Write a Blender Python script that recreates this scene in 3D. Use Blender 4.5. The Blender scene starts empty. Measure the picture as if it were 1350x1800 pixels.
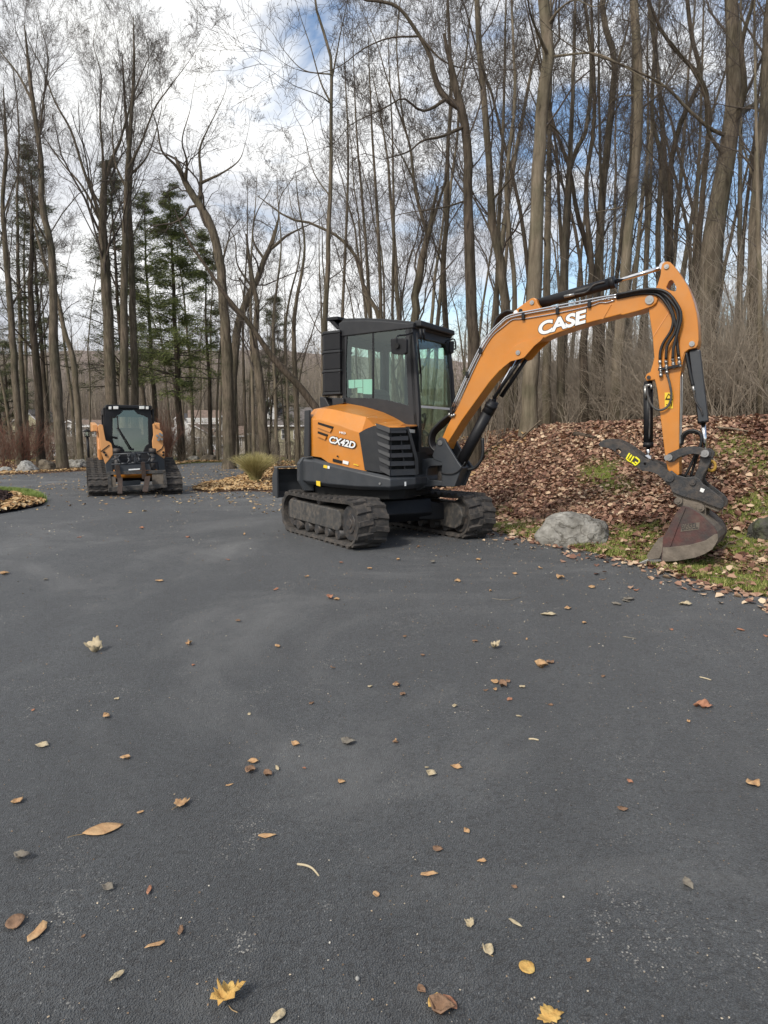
import bpy, bmesh, math, random
import numpy as np
from mathutils import Vector, Matrix, noise
from mathutils.geometry import delaunay_2d_cdt, tessellate_polygon
SC = bpy.context.scene
R = math.radians
random.seed(7)
RNG = np.random.default_rng(11)

# ------------------------------------------------------------------ camera, sky, sun, exposure
EYE, PITCH, FPX = 1.55, R(9.09), 1250.0
cam_d = bpy.data.cameras.new('camera'); cam = bpy.data.objects.new('camera', cam_d)
SC.collection.objects.link(cam); SC.camera = cam
cam_d.sensor_fit = 'VERTICAL'; cam_d.sensor_height = 36; cam_d.lens = 36 * FPX / 1800
cam_d.clip_end = 3000; cam_d.clip_start = 0.05
cam.location = (0, 0, EYE); cam.rotation_euler = (R(90) - PITCH, 0, 0)
SUN_EL, SUN_AZ = R(42), R(215)
w = bpy.data.worlds.new('World'); SC.world = w; w.use_nodes = True
nt = w.node_tree; nt.nodes.clear()
def N(t, **k):
    n = nt.nodes.new(t)
    for a, b in k.items(): setattr(n, a, b)
    return n
L = nt.links.new
out = N('ShaderNodeOutputWorld'); bg = N('ShaderNodeBackground'); L(bg.outputs[0], out.inputs[0])
sky = N('ShaderNodeTexSky', sky_type='NISHITA'); sky.sun_disc = False
sky.sun_elevation = SUN_EL; sky.sun_rotation = SUN_AZ; sky.air_density = 1.0; sky.dust_density = 0.6
tc = N('ShaderNodeTexCoord')
mp = N('ShaderNodeMapping'); mp.inputs['Scale'].default_value = (1.0, 1.0, 2.2); mp.inputs['Location'].default_value = (2.3, 0.35, 0.2)
L(tc.outputs['Generated'], mp.inputs[0])
n1 = N('ShaderNodeTexNoise'); n1.inputs['Scale'].default_value = 3.2; n1.inputs['Detail'].default_value = 7; n1.inputs['Roughness'].default_value = 0.55; n1.inputs['Distortion'].default_value = 0.35
L(mp.outputs[0], n1.inputs[0])
sep = N('ShaderNodeSeparateXYZ'); L(tc.outputs['Generated'], sep.inputs[0])
# the cloud bank is solid on the left and breaks up to blue on the right
ax = N('ShaderNodeMath', operation='MULTIPLY_ADD'); L(sep.outputs['X'], ax.inputs[0]); ax.inputs[1].default_value = -0.20; L(n1.outputs['Fac'], ax.inputs[2])
cov = N('ShaderNodeValToRGB'); cov.color_ramp.elements[0].position = 0.385; cov.color_ramp.elements[1].position = 0.50
cov.color_ramp.elements[0].color = (0, 0, 0, 1); cov.color_ramp.elements[1].color = (1, 1, 1, 1)
L(ax.outputs[0], cov.inputs[0])
n2 = N('ShaderNodeTexNoise'); n2.inputs['Scale'].default_value = 2.4; n2.inputs['Detail'].default_value = 5; L(mp.outputs[0], n2.inputs[0])
cc = N('ShaderNodeValToRGB'); cc.color_ramp.elements[0].position = 0.38; cc.color_ramp.elements[1].position = 0.62
cc.color_ramp.elements[0].color = (0.37, 0.385, 0.42, 1); cc.color_ramp.elements[1].color = (0.66, 0.66, 0.65, 1)
L(n2.outputs['Fac'], cc.inputs[0])
sk = N('ShaderNodeVectorMath', operation='SCALE'); L(sky.outputs[0], sk.inputs[0]); sk.inputs['Scale'].default_value = 0.085
mx = N('ShaderNodeMix', data_type='RGBA'); L(cov.outputs[0], mx.inputs[0]); L(sk.outputs[0], mx.inputs[6]); L(cc.outputs[0], mx.inputs[7])
L(mx.outputs[2], bg.inputs[0]); bg.inputs[1].default_value = 1.0
sun_d = bpy.data.lights.new('sun', 'SUN'); sun = bpy.data.objects.new('sun', sun_d); SC.collection.objects.link(sun)
sun_d.energy = 1.5; sun_d.angle = R(11); sun_d.color = (1, 0.95, 0.87)
_sd = Vector((math.sin(SUN_AZ) * math.cos(SUN_EL), math.cos(SUN_AZ) * math.cos(SUN_EL), math.sin(SUN_EL)))
sun.rotation_euler = _sd.to_track_quat('Z', 'Y').to_euler(); sun.location = (0, 0, 30)
SC.view_settings.view_transform = 'Standard'; SC.view_settings.look = 'None'
SC.view_settings.exposure = 0.95; SC.view_settings.gamma = 1.0
SC.render.engine = 'CYCLES'
SC.cycles.max_bounces = 6; SC.cycles.transparent_max_bounces = 16; SC.cycles.diffuse_bounces = 3; SC.cycles.use_denoising = True

# ------------------------------------------------------------------ geometry helpers
def ray(px, py):
    """direction (world) of the photograph's pixel, in its 1350 x 1800 frame"""
    u = (px - 675) / FPX; v = (py - 900) / FPX
    c, s = math.cos(PITCH), math.sin(PITCH)
    return Vector((u, c - v * s, -s - v * c))
CAM = Vector((0, 0, EYE))
def at_y(px, py, y):
    d = ray(px, py); return CAM + d * (y / d.y)
def at_z(px, py, z):
    d = ray(px, py); return CAM + d * ((z - EYE) / d.z)

def tag(o, label=None, cat=None, group=None, kind=None):
    for k, v in (('label', label), ('category', cat), ('group', group), ('kind', kind)):
        if v: o[k] = v
    return o
def empty(name, label, cat, loc=(0, 0, 0), rz=0, group=None, mat=None):
    o = bpy.data.objects.new(name, None); SC.collection.objects.link(o)
    if mat is not None: o.matrix_world = mat
    else: o.location = loc; o.rotation_euler = (0, 0, rz)
    o.empty_display_size = 0.2
    return tag(o, label, cat, group)
def link(name, me, mats, parent=None, smooth=None):
    for m in (mats if isinstance(mats, (list, tuple)) else [mats]): me.materials.append(m)
    o = bpy.data.objects.new(name, me); SC.collection.objects.link(o)
    if parent is not None: o.parent = parent
    return o
class MB:
    def __init__(s): s.v = []; s.f = []; s.m = []; s.sm = []
    def add(s, vs, fs, mi=0, smooth=False):
        b = len(s.v); s.v += [tuple(p) for p in vs]
        for f in fs: s.f.append(tuple(b + i for i in f)); s.m.append(mi); s.sm.append(smooth)
        return s
    def box(s, x0, x1, y0, y1, z0, z1, mi=0, M=None):
        vs = [Vector((x, y, z)) for x in (x0, x1) for y in (y0, y1) for z in (z0, z1)]
        if M is not None: vs = [M @ p for p in vs]
        return s.add(vs, [(0, 1, 3, 2), (4, 6, 7, 5), (0, 4, 5, 1), (2, 3, 7, 6), (0, 2, 6, 4), (1, 5, 7, 3)], mi)
    def hexa(s, p, mi=0):      # 8 points: bottom ring 4, top ring 4
        return s.add(p, [(3, 2, 1, 0), (4, 5, 6, 7), (0, 1, 5, 4), (1, 2, 6, 5), (2, 3, 7, 6), (3, 0, 4, 7)], mi)
    def prism(s, pts, y0, y1, holes=(), mi=0, fn=None, inset=0.0):
        """outline in (x, z) extruded along y; fn maps (x, y, z) to a point"""
        fn = fn or (lambda x, y, z: (x, y, z))
        loops = [list(pts)] + [list(h) for h in holes]
        flat = [p for lp in loops for p in lp]
        tris = tessellate_polygon([[Vector((p[0], p[1], 0)) for p in lp] for lp in loops])
        n = len(flat)
        vs = [fn(p[0], y0, p[1]) for p in flat] + [fn(p[0], y1, p[1]) for p in flat]
        fs = [tuple(t) for t in tris] + [tuple(n + i for i in reversed(t)) for t in tris]
        b = 0
        for lp in loops:
            k = len(lp)
            for i in range(k): fs.append((b + i, b + (i + 1) % k, n + b + (i + 1) % k, n + b + i))
            b += k
        return s.add(vs, fs, mi)
    def tube(s, pts, r, n=8, mi=0, caps=True, closed=False):
        pts = [Vector(p) for p in pts]; k = len(pts)
        rr = r if isinstance(r, (list, tuple)) else [r] * k
        vs = []; ref = None
        for i, p in enumerate(pts):
            t = (pts[(i + 1) % k] - pts[i - 1]) if closed else (pts[min(i + 1, k - 1)] - pts[max(i - 1, 0)])
            if t.length < 1e-9: t = Vector((0, 0, 1))
            t.normalize()
            if ref is None: ref = t.orthogonal().normalized()
            ref = (ref - t * ref.dot(t))
            ref = ref.normalized() if ref.length > 1e-6 else t.orthogonal().normalized()
            bi = t.cross(ref)
            for j in range(n):
                a = 2 * math.pi * j / n
                vs.append(p + (ref * math.cos(a) + bi * math.sin(a)) * rr[i])
        fs = []
        for i in range(k if closed else k - 1):
            for j in range(n):
                a = i * n + j; b = i * n + (j + 1) % n
                c = ((i + 1) % k) * n + (j + 1) % n; d = ((i + 1) % k) * n + j
                fs.append((a, b, c, d))
        s.add(vs, fs, mi, True)
        if caps and not closed:
            s.add(vs[:n], [tuple(reversed(range(n)))], mi); s.add(vs[-n:], [tuple(range(n))], mi)
        return s
    def cyl(s, p, q, r, n=20, mi=0, r2=None):
        return s.tube([p, q], [r, r if r2 is None else r2], n, mi)
    def build(s, name, mats, parent=None, bevel=0, seg=2, smooth=False):
        me = bpy.data.meshes.new(name); me.from_pydata(s.v, [], s.f)
        me.polygons.foreach_set('material_index', s.m)
        me.polygons.foreach_set('use_smooth', [bool(a) or smooth for a in s.sm])
        bm = bmesh.new(); bm.from_mesh(me); bmesh.ops.remove_doubles(bm, verts=bm.verts, dist=1e-5)
        bmesh.ops.recalc_face_normals(bm, faces=bm.faces); bm.to_mesh(me); bm.free()
        o = link(name, me, mats, parent)
        if bevel:
            b = o.modifiers.new('bevel', 'BEVEL'); b.width = bevel; b.segments = seg; b.limit_method = 'ANGLE'; b.angle_limit = R(35)
            b.harden_normals = False
        return o
def spline(pts, k=6):
    """Catmull-Rom through the points"""
    P = [Vector(p) for p in pts]; P = [P[0] * 2 - P[1]] + P + [P[-1] * 2 - P[-2]]; o = []
    for i in range(1, len(P) - 2):
        for j in range(k):
            t = j / k; a, b, c, d = P[i - 1:i + 3]
            o.append(0.5 * ((2 * b) + (c - a) * t + (2 * a - 5 * b + 4 * c - d) * t * t + (3 * b - a - 3 * c + d) * t ** 3))
    o.append(P[-2]); return o
def arrays_mesh(name, V, F, mats, parent=None, attr=None, smooth=False, mi=None):
    """fast mesh from numpy arrays: V n x 3, F m x k"""
    me = bpy.data.meshes.new(name); m, k = F.shape
    me.vertices.add(len(V)); me.vertices.foreach_set('co', np.ascontiguousarray(V, dtype=np.float32).ravel())
    me.loops.add(m * k); me.loops.foreach_set('vertex_index', np.ascontiguousarray(F, dtype=np.int32).ravel())
    me.polygons.add(m); me.polygons.foreach_set('loop_start', np.arange(0, m * k, k, dtype=np.int32))
    try: me.polygons.foreach_set('loop_total', np.full(m, k, dtype=np.int32))
    except Exception: pass
    if smooth: me.polygons.foreach_set('use_smooth', np.ones(m, dtype=bool))
    if mi is not None: me.polygons.foreach_set('material_index', mi.astype(np.int32))
    if attr is not None:
        a = me.attributes.new('tint', 'FLOAT', 'POINT'); a.data.foreach_set('value', attr.astype(np.float32))
    me.update(calc_edges=True)
    return link(name, me, mats, parent)

# ------------------------------------------------------------------ materials
def mat(name, col, rough=0.6, metal=0.0, coat=0.0, spec=0.5, noise_amt=0.0, noise_scale=6.0, col2=None, bump=0.0, bump_scale=60.0,
        dirt=0.0, dirt_col=(0.16, 0.12, 0.085), coords='Object'):
    m = bpy.data.materials.new(name); m.use_nodes = True; t = m.node_tree; b = t.nodes['Principled BSDF']
    b.inputs['Base Color'].default_value = (*col, 1); b.inputs['Roughness'].default_value = rough; b.inputs['Metallic'].default_value = metal
    b.inputs['Coat Weight'].default_value = coat; b.inputs['Coat Roughness'].default_value = 0.08; b.inputs['Specular IOR Level'].default_value = spec
    tcn = t.nodes.new('ShaderNodeTexCoord'); cur = None
    if noise_amt or col2:
        n = t.nodes.new('ShaderNodeTexNoise'); n.inputs['Scale'].default_value = noise_scale; n.inputs['Detail'].default_value = 6; n.inputs['Roughness'].default_value = 0.6
        t.links.new(tcn.outputs[coords], n.inputs[0])
        r = t.nodes.new('ShaderNodeValToRGB'); r.color_ramp.elements[0].position = 0.35; r.color_ramp.elements[1].position = 0.66
        c2 = col2 or tuple(c * (1 - noise_amt) for c in col)
        r.color_ramp.elements[0].color = (*c2, 1); r.color_ramp.elements[1].color = (*col, 1)
        t.links.new(n.outputs['Fac'], r.inputs[0]); cur = r.outputs[0]
    if dirt:
        n = t.nodes.new('ShaderNodeTexNoise'); n.inputs['Scale'].default_value = noise_scale * 1.7; n.inputs['Detail'].default_value = 9; n.inputs['Roughness'].default_value = 0.7
        t.links.new(tcn.outputs[coords], n.inputs[0])
        r = t.nodes.new('ShaderNodeValToRGB'); r.color_ramp.elements[0].position = 0.45; r.color_ramp.elements[1].position = 0.75
        r.color_ramp.elements[1].color = (dirt, dirt, dirt, 1); r.color_ramp.elements[0].color = (0, 0, 0, 1)
        t.links.new(n.outputs['Fac'], r.inputs[0])
        x = t.nodes.new('ShaderNodeMix'); x.data_type = 'RGBA'; t.links.new(r.outputs[0], x.inputs[0])
        if cur: t.links.new(cur, x.inputs[6])
        else: x.inputs[6].default_value = (*col, 1)
        x.inputs[7].default_value = (*dirt_col, 1); cur = x.outputs[2]
        ma = t.nodes.new('ShaderNodeMath'); ma.operation = 'MULTIPLY_ADD'; t.links.new(r.outputs[0], ma.inputs[0]); ma.inputs[1].default_value = 0.5; ma.inputs[2].default_value = rough
        t.links.new(ma.outputs[0], b.inputs['Roughness'])
    if cur: t.links.new(cur, b.inputs['Base Color'])
    if bump:
        n = t.nodes.new('ShaderNodeTexNoise'); n.inputs['Scale'].default_value = bump_scale; n.inputs['Detail'].default_value = 5
        t.links.new(tcn.outputs[coords], n.inputs[0])
        bp = t.nodes.new('ShaderNodeBump'); bp.inputs['Strength'].default_value = bump; bp.inputs['Distance'].default_value = 0.02
        t.links.new(n.outputs['Fac'], bp.inputs['Height']); t.links.new(bp.outputs[0], b.inputs['Normal'])
    return m
def tint_mat(name, cols, rough=0.7, trans=0.0, spec=0.3):
    """colour from the mesh's own per-leaf tint value"""
    m = bpy.data.materials.new(name); m.use_nodes = True; t = m.node_tree; b = t.nodes['Principled BSDF']
    a = t.nodes.new('ShaderNodeAttribute'); a.attribute_name = 'tint'
    r = t.nodes.new('ShaderNodeValToRGB'); e = r.color_ramp.elements
    while len(e) < len(cols): e.new(0.5)
    for i, c in enumerate(cols): e[i].position = i / (len(cols) - 1); e[i].color = (*c, 1)
    t.links.new(a.outputs['Fac'], r.inputs[0]); t.links.new(r.outputs[0], b.inputs['Base Color'])
    b.inputs['Roughness'].default_value = rough; b.inputs['Specular IOR Level'].default_value = spec
    return m
def glass(name, tint=(0.72, 0.82, 0.78), refl=0.12):
    m = bpy.data.materials.new(name); m.use_nodes = True; t = m.node_tree; t.nodes.clear()
    o = t.nodes.new('ShaderNodeOutputMaterial'); tr = t.nodes.new('ShaderNodeBsdfTransparent'); tr.inputs[0].default_value = (*tint, 1)
    g = t.nodes.new('ShaderNodeBsdfGlossy'); g.inputs['Roughness'].default_value = 0.03; g.inputs[0].default_value = (0.9, 1.0, 0.96, 1)
    f = t.nodes.new('ShaderNodeFresnel'); f.inputs[0].default_value = 1.45
    ad = t.nodes.new('ShaderNodeMath'); ad.operation = 'ADD'; ad.inputs[1].default_value = refl; t.links.new(f.outputs[0], ad.inputs[0])
    ge = t.nodes.new('ShaderNodeNewGeometry'); iv = t.nodes.new('ShaderNodeMath'); iv.operation = 'SUBTRACT'; iv.inputs[0].default_value = 1.0; t.links.new(ge.outputs['Backfacing'], iv.inputs[1])
    mu = t.nodes.new('ShaderNodeMath'); mu.operation = 'MULTIPLY'; mu.use_clamp = True; t.links.new(ad.outputs[0], mu.inputs[0]); t.links.new(iv.outputs[0], mu.inputs[1])
    mi = t.nodes.new('ShaderNodeMixShader'); t.links.new(mu.outputs[0], mi.inputs[0]); t.links.new(tr.outputs[0], mi.inputs[1]); t.links.new(g.outputs[0], mi.inputs[2])
    t.links.new(mi.outputs[0], o.inputs[0]); return m
M = {}
M['orange'] = mat('orange paint', (0.60, 0.215, 0.022), 0.36, coat=0.3, noise_amt=0.12, noise_scale=3, dirt=0.22, dirt_col=(0.42, 0.26, 0.12))
M['orange_old'] = mat('faded orange paint', (0.70, 0.28, 0.075), 0.5, noise_amt=0.15, noise_scale=4, dirt=0.3, dirt_col=(0.35, 0.2, 0.12))
M['plastic'] = mat('charcoal plastic', (0.024, 0.025, 0.028), 0.5, spec=0.4, noise_amt=0.2, dirt=0.12, dirt_col=(0.10, 0.095, 0.085))
M['skirt'] = mat('charcoal painted steel', (0.040, 0.044, 0.050), 0.42, noise_amt=0.15, dirt=0.15, dirt_col=(0.12, 0.11, 0.10))
M['black'] = mat('black paint', (0.012, 0.012, 0.014), 0.45, spec=0.3, noise_amt=0.2, dirt=0.10, dirt_col=(0.07, 0.065, 0.06))
M['deep'] = mat('black parts and recess shade', (0.006, 0.006, 0.006), 0.8)  # for black parts and print, and for shade painted into slots and recesses
M['rubber'] = mat('dusty rubber', (0.048, 0.044, 0.041), 0.85, noise_amt=0.3, noise_scale=9, dirt=0.7, dirt_col=(0.17, 0.14, 0.115), bump=0.3, bump_scale=90)
M['frame'] = mat('scuffed track frame', (0.060, 0.058, 0.056), 0.6, noise_amt=0.3, noise_scale=8, dirt=0.75, dirt_col=(0.20, 0.165, 0.13), bump=0.1)
M['worn'] = mat('worn dark steel', (0.05, 0.05, 0.052), 0.5, metal=0.3, noise_amt=0.4, noise_scale=8, dirt=0.7, dirt_col=(0.17, 0.13, 0.10), bump=0.15)
M['muddy'] = mat('muddy steel', (0.20, 0.165, 0.13), 0.75, noise_amt=0.4, noise_scale=9, dirt=0.6, dirt_col=(0.09, 0.075, 0.06), bump=0.25)
M['redsteel'] = mat('rusty red steel', (0.10, 0.035, 0.030), 0.65, col2=(0.045, 0.035, 0.033), noise_scale=7, dirt=0.7, dirt_col=(0.13, 0.10, 0.08), bump=0.2)
M['chrome'] = mat('chromed rod', (0.75, 0.75, 0.76), 0.12, metal=1.0)
M['steel'] = mat('bare steel', (0.45, 0.44, 0.42), 0.35, metal=0.9, noise_amt=0.3)
M['hose'] = mat('black hose', (0.010, 0.010, 0.011), 0.5)
M['white'] = mat('white decal', (0.78, 0.78, 0.76), 0.5)
M['yellow'] = mat('yellow decal', (0.80, 0.55, 0.03), 0.5)
M['lime'] = mat('yellow lettering', (0.80, 0.72, 0.02), 0.5)
M['glass'] = glass('tinted cab glass', (0.84, 0.92, 0.88), 0.06)
M['glassf'] = glass('dusty windscreen glass', (0.83, 0.93, 0.88), 0.06)
M['paper'] = mat('pale green papers', (0.42, 0.66, 0.58), 0.7)
M['seat'] = mat('seat vinyl', (0.035, 0.032, 0.030), 0.7)
M['orange_pale'] = mat('sun-bleached orange paint', (0.72, 0.34, 0.12), 0.45, noise_amt=0.1, noise_scale=4, dirt=0.2, dirt_col=(0.45, 0.28, 0.16))
M['rust'] = mat('rusty fork steel', (0.06, 0.038, 0.028), 0.8, noise_amt=0.4, noise_scale=9)
M['glassk'] = glass('loader windscreen', (0.76, 0.82, 0.79), 0.10)
M['lamp_lens'] = mat('work lamp lens', (0.75, 0.74, 0.70), 0.2)
# ------------------------------------------------------------------ terrain
def sp(t, w=0.5): return w * np.logaddexp(0, np.asarray(t, dtype=float) / w)
_xb = [(-5, 9.5), (0, 6.6), (3, 4.75), (4.5, 3.7), (5.5, 3.02), (6.7, 2.2), (8.1, 1.35), (10, 0.75), (13, 0.1), (16, -0.4), (20, -0.6), (30, 0), (60, 2), (120, 6)]
_BY = np.array([a for a, b in _xb]); _BX = np.array([b for a, b in _xb])
def bank_e(x, y): return (x - np.interp(y, _BY, _BX)) * 0.78
def vn(x, y, s, seed=0):
    """smooth noise from summed sines"""
    a = np.zeros(np.broadcast(x, y).shape)
    for k in range(5):
        th = seed * 1.7 + k * 2.399; f = s * (1 + 0.37 * k)
        a = a + np.sin((x * math.cos(th) + y * math.sin(th)) * f + seed * 3.1 + k * 1.3) * np.cos((x * math.sin(th + .8) - y * math.cos(th + .8)) * f * 0.71 + k)
    return a / 3.0
def gz(x, y):
    x = np.asarray(x, dtype=float); y = np.asarray(y, dtype=float)
    b = -0.07 * sp(y - 7.5) + 0.03 * sp(y - 18, 1.0) - 0.036 * sp(y - 32, 1.5) + 0.076 * sp(y - 125, 4)
    e = bank_e(x, y)
    W_b = np.interp(y, [5, 8, 12, 16, 40], [4.4, 3.2, 2.0, 2.0, 3.5]); t = np.clip((e - 0.50) / W_b, 0, 1); rise = 1.42 * (t * t * (3 - 2 * t)) * 0.6 + 1.42 * t * 0.4
    rise = rise + 0.10 * np.clip(e - 5.5, 0, 25)
    rough = np.clip((e - 0.1) / 1.5, 0, 1)
    far = np.clip((y - 30) / 10, 0, 1)
    return b + rise + (0.045 * vn(x, y, 1.3, 1) + 0.02 * vn(x, y, 4.1, 2)) * np.maximum(rough, far)
def G(x, y): return float(gz(x, y))
def on_ground(px, py, lo=1.5, hi=120):
    """first meeting of the pixel's ray with the terrain"""
    d = ray(px, py); a = lo
    def f(t): p = CAM + d * t; return p.z - G(p.x, p.y)
    t = lo
    while t < hi:
        if f(t) < 0: break
        t += 0.05 + t * 0.01
    l, h = t - 0.05 - t * 0.012, t
    for _ in range(25):
        m = (l + h) / 2
        if f(m) < 0: h = m
        else: l = m
    p = CAM + d * l; return Vector((p.x, p.y, G(p.x, p.y)))

def sheet(name, poly, step, dz, m, parent=None, kind='structure', dome=0.0):
    """a sheet following the terrain, cut exactly to its outline; dome raises its middle"""
    P = np.array(poly); x0, y0 = P.min(0); x1, y1 = P.max(0)
    def inside(x, y):
        c = False; n = len(poly)
        for i in range(n):
            ax_, ay_ = poly[i]; bx_, by_ = poly[i - 1]
            if (ay_ > y) != (by_ > y) and x < (bx_ - ax_) * (y - ay_) / (by_ - ay_) + ax_: c = not c
        return c
    def dist(x, y):
        A = P; B = np.roll(P, -1, 0); d = B - A; t = np.clip(((x - A[:, 0]) * d[:, 0] + (y - A[:, 1]) * d[:, 1]) / (d ** 2).sum(1), 0, 1)
        return np.sqrt(((A[:, 0] + t * d[:, 0] - x) ** 2 + (A[:, 1] + t * d[:, 1] - y) ** 2).min())
    ed = []
    for i in range(len(poly)):
        a = Vector(poly[i]); b = Vector(poly[(i + 1) % len(poly)]); k = max(1, int((b - a).length / step))
        ed += [a.lerp(b, j / k) for j in range(k)]
    ins = []
    y = y0
    while y < y1:
        st = step * max(1, min(3, (abs(y)) / 10)); x = x0
        while x < x1:
            px, py = x + random.uniform(-.2, .2) * st, y + random.uniform(-.2, .2) * st
            if inside(px, py) and dist(px, py) > step * 0.4: ins.append(Vector((px, py)))
            x += st
        y += st
    vs = ed + ins; n = len(ed)
    vo, _, fo, _, _, _ = delaunay_2d_cdt(vs, [(i, (i + 1) % n) for i in range(n)], [list(range(n))], 1, 1e-5)
    V = []
    for v in vo:
        z = G(v[0], v[1]) + dz
        if dome: z += dome * min(1, dist(v[0], v[1]) / 0.5) ** 0.6 + 0.01 * float(vn(v[0], v[1], 9, 3)) * min(1, dist(v[0], v[1]))
        V.append((v[0], v[1], z))
    me = bpy.data.meshes.new(name); me.from_pydata(V, [], [tuple(f) for f in fo if len(f) > 2])
    for p in me.polygons: p.use_smooth = True
    bm = bmesh.new(); bm.from_mesh(me); bmesh.ops.recalc_face_normals(bm, faces=bm.faces)
    if sum(f.normal.z for f in bm.faces) < 0: bmesh.ops.reverse_faces(bm, faces=bm.faces)
    bm.to_mesh(me); bm.free()
    o = link(name, me, m, parent)
    if kind: o['kind'] = kind
    return o

# ground material: leaf brown, with mossy grass where the tint says so
def ground_mat():
    m = bpy.data.materials.new('leafy soil'); m.use_nodes = True; t = m.node_tree; b = t.nodes['Principled BSDF']; b.inputs['Roughness'].default_value = 0.95
    b.inputs['Specular IOR Level'].default_value = 0.1
    g = t.nodes.new('ShaderNodeNewGeometry')
    def ns(s, d=8, r=.65):
        n = t.nodes.new('ShaderNodeTexNoise'); n.inputs['Scale'].default_value = s; n.inputs['Detail'].default_value = d; n.inputs['Roughness'].default_value = r
        t.links.new(g.outputs['Position'], n.inputs[0]); return n
    n = ns(9); r = t.nodes.new('ShaderNodeValToRGB'); e = r.color_ramp.elements; e.new(0.5)
    e[0].position = .3; e[0].color = (0.045, 0.028, 0.020, 1); e[1].color = (0.13, 0.082, 0.058, 1); e[2].position = .72; e[2].color = (0.26, 0.17, 0.12, 1)
    t.links.new(n.outputs['Fac'], r.inputs[0])
    n2 = ns(14, 4); r2 = t.nodes.new('ShaderNodeValToRGB'); r2.color_ramp.elements[0].color = (0.08, 0.11, 0.02, 1); r2.color_ramp.elements[1].color = (0.24, 0.27, 0.06, 1)
    t.links.new(n2.outputs['Fac'], r2.inputs[0])
    a = t.nodes.new('ShaderNodeAttribute'); a.attribute_name = 'tint'
    x = t.nodes.new('ShaderNodeMix'); x.data_type = 'RGBA'; t.links.new(a.outputs['Fac'], x.inputs[0]); t.links.new(r.outputs[0], x.inputs[6]); t.links.new(r2.outputs[0], x.inputs[7])
    t.links.new(x.outputs[2], b.inputs['Base Color'])
    bp = t.nodes.new('ShaderNodeBump'); bp.inputs['Strength'].default_value = 0.8; bp.inputs['Distance'].default_value = 0.05
    t.links.new(n.outputs['Fac'], bp.inputs['Height']); t.links.new(bp.outputs[0], b.inputs['Normal'])
    return m
M['soil'] = ground_mat()

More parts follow.
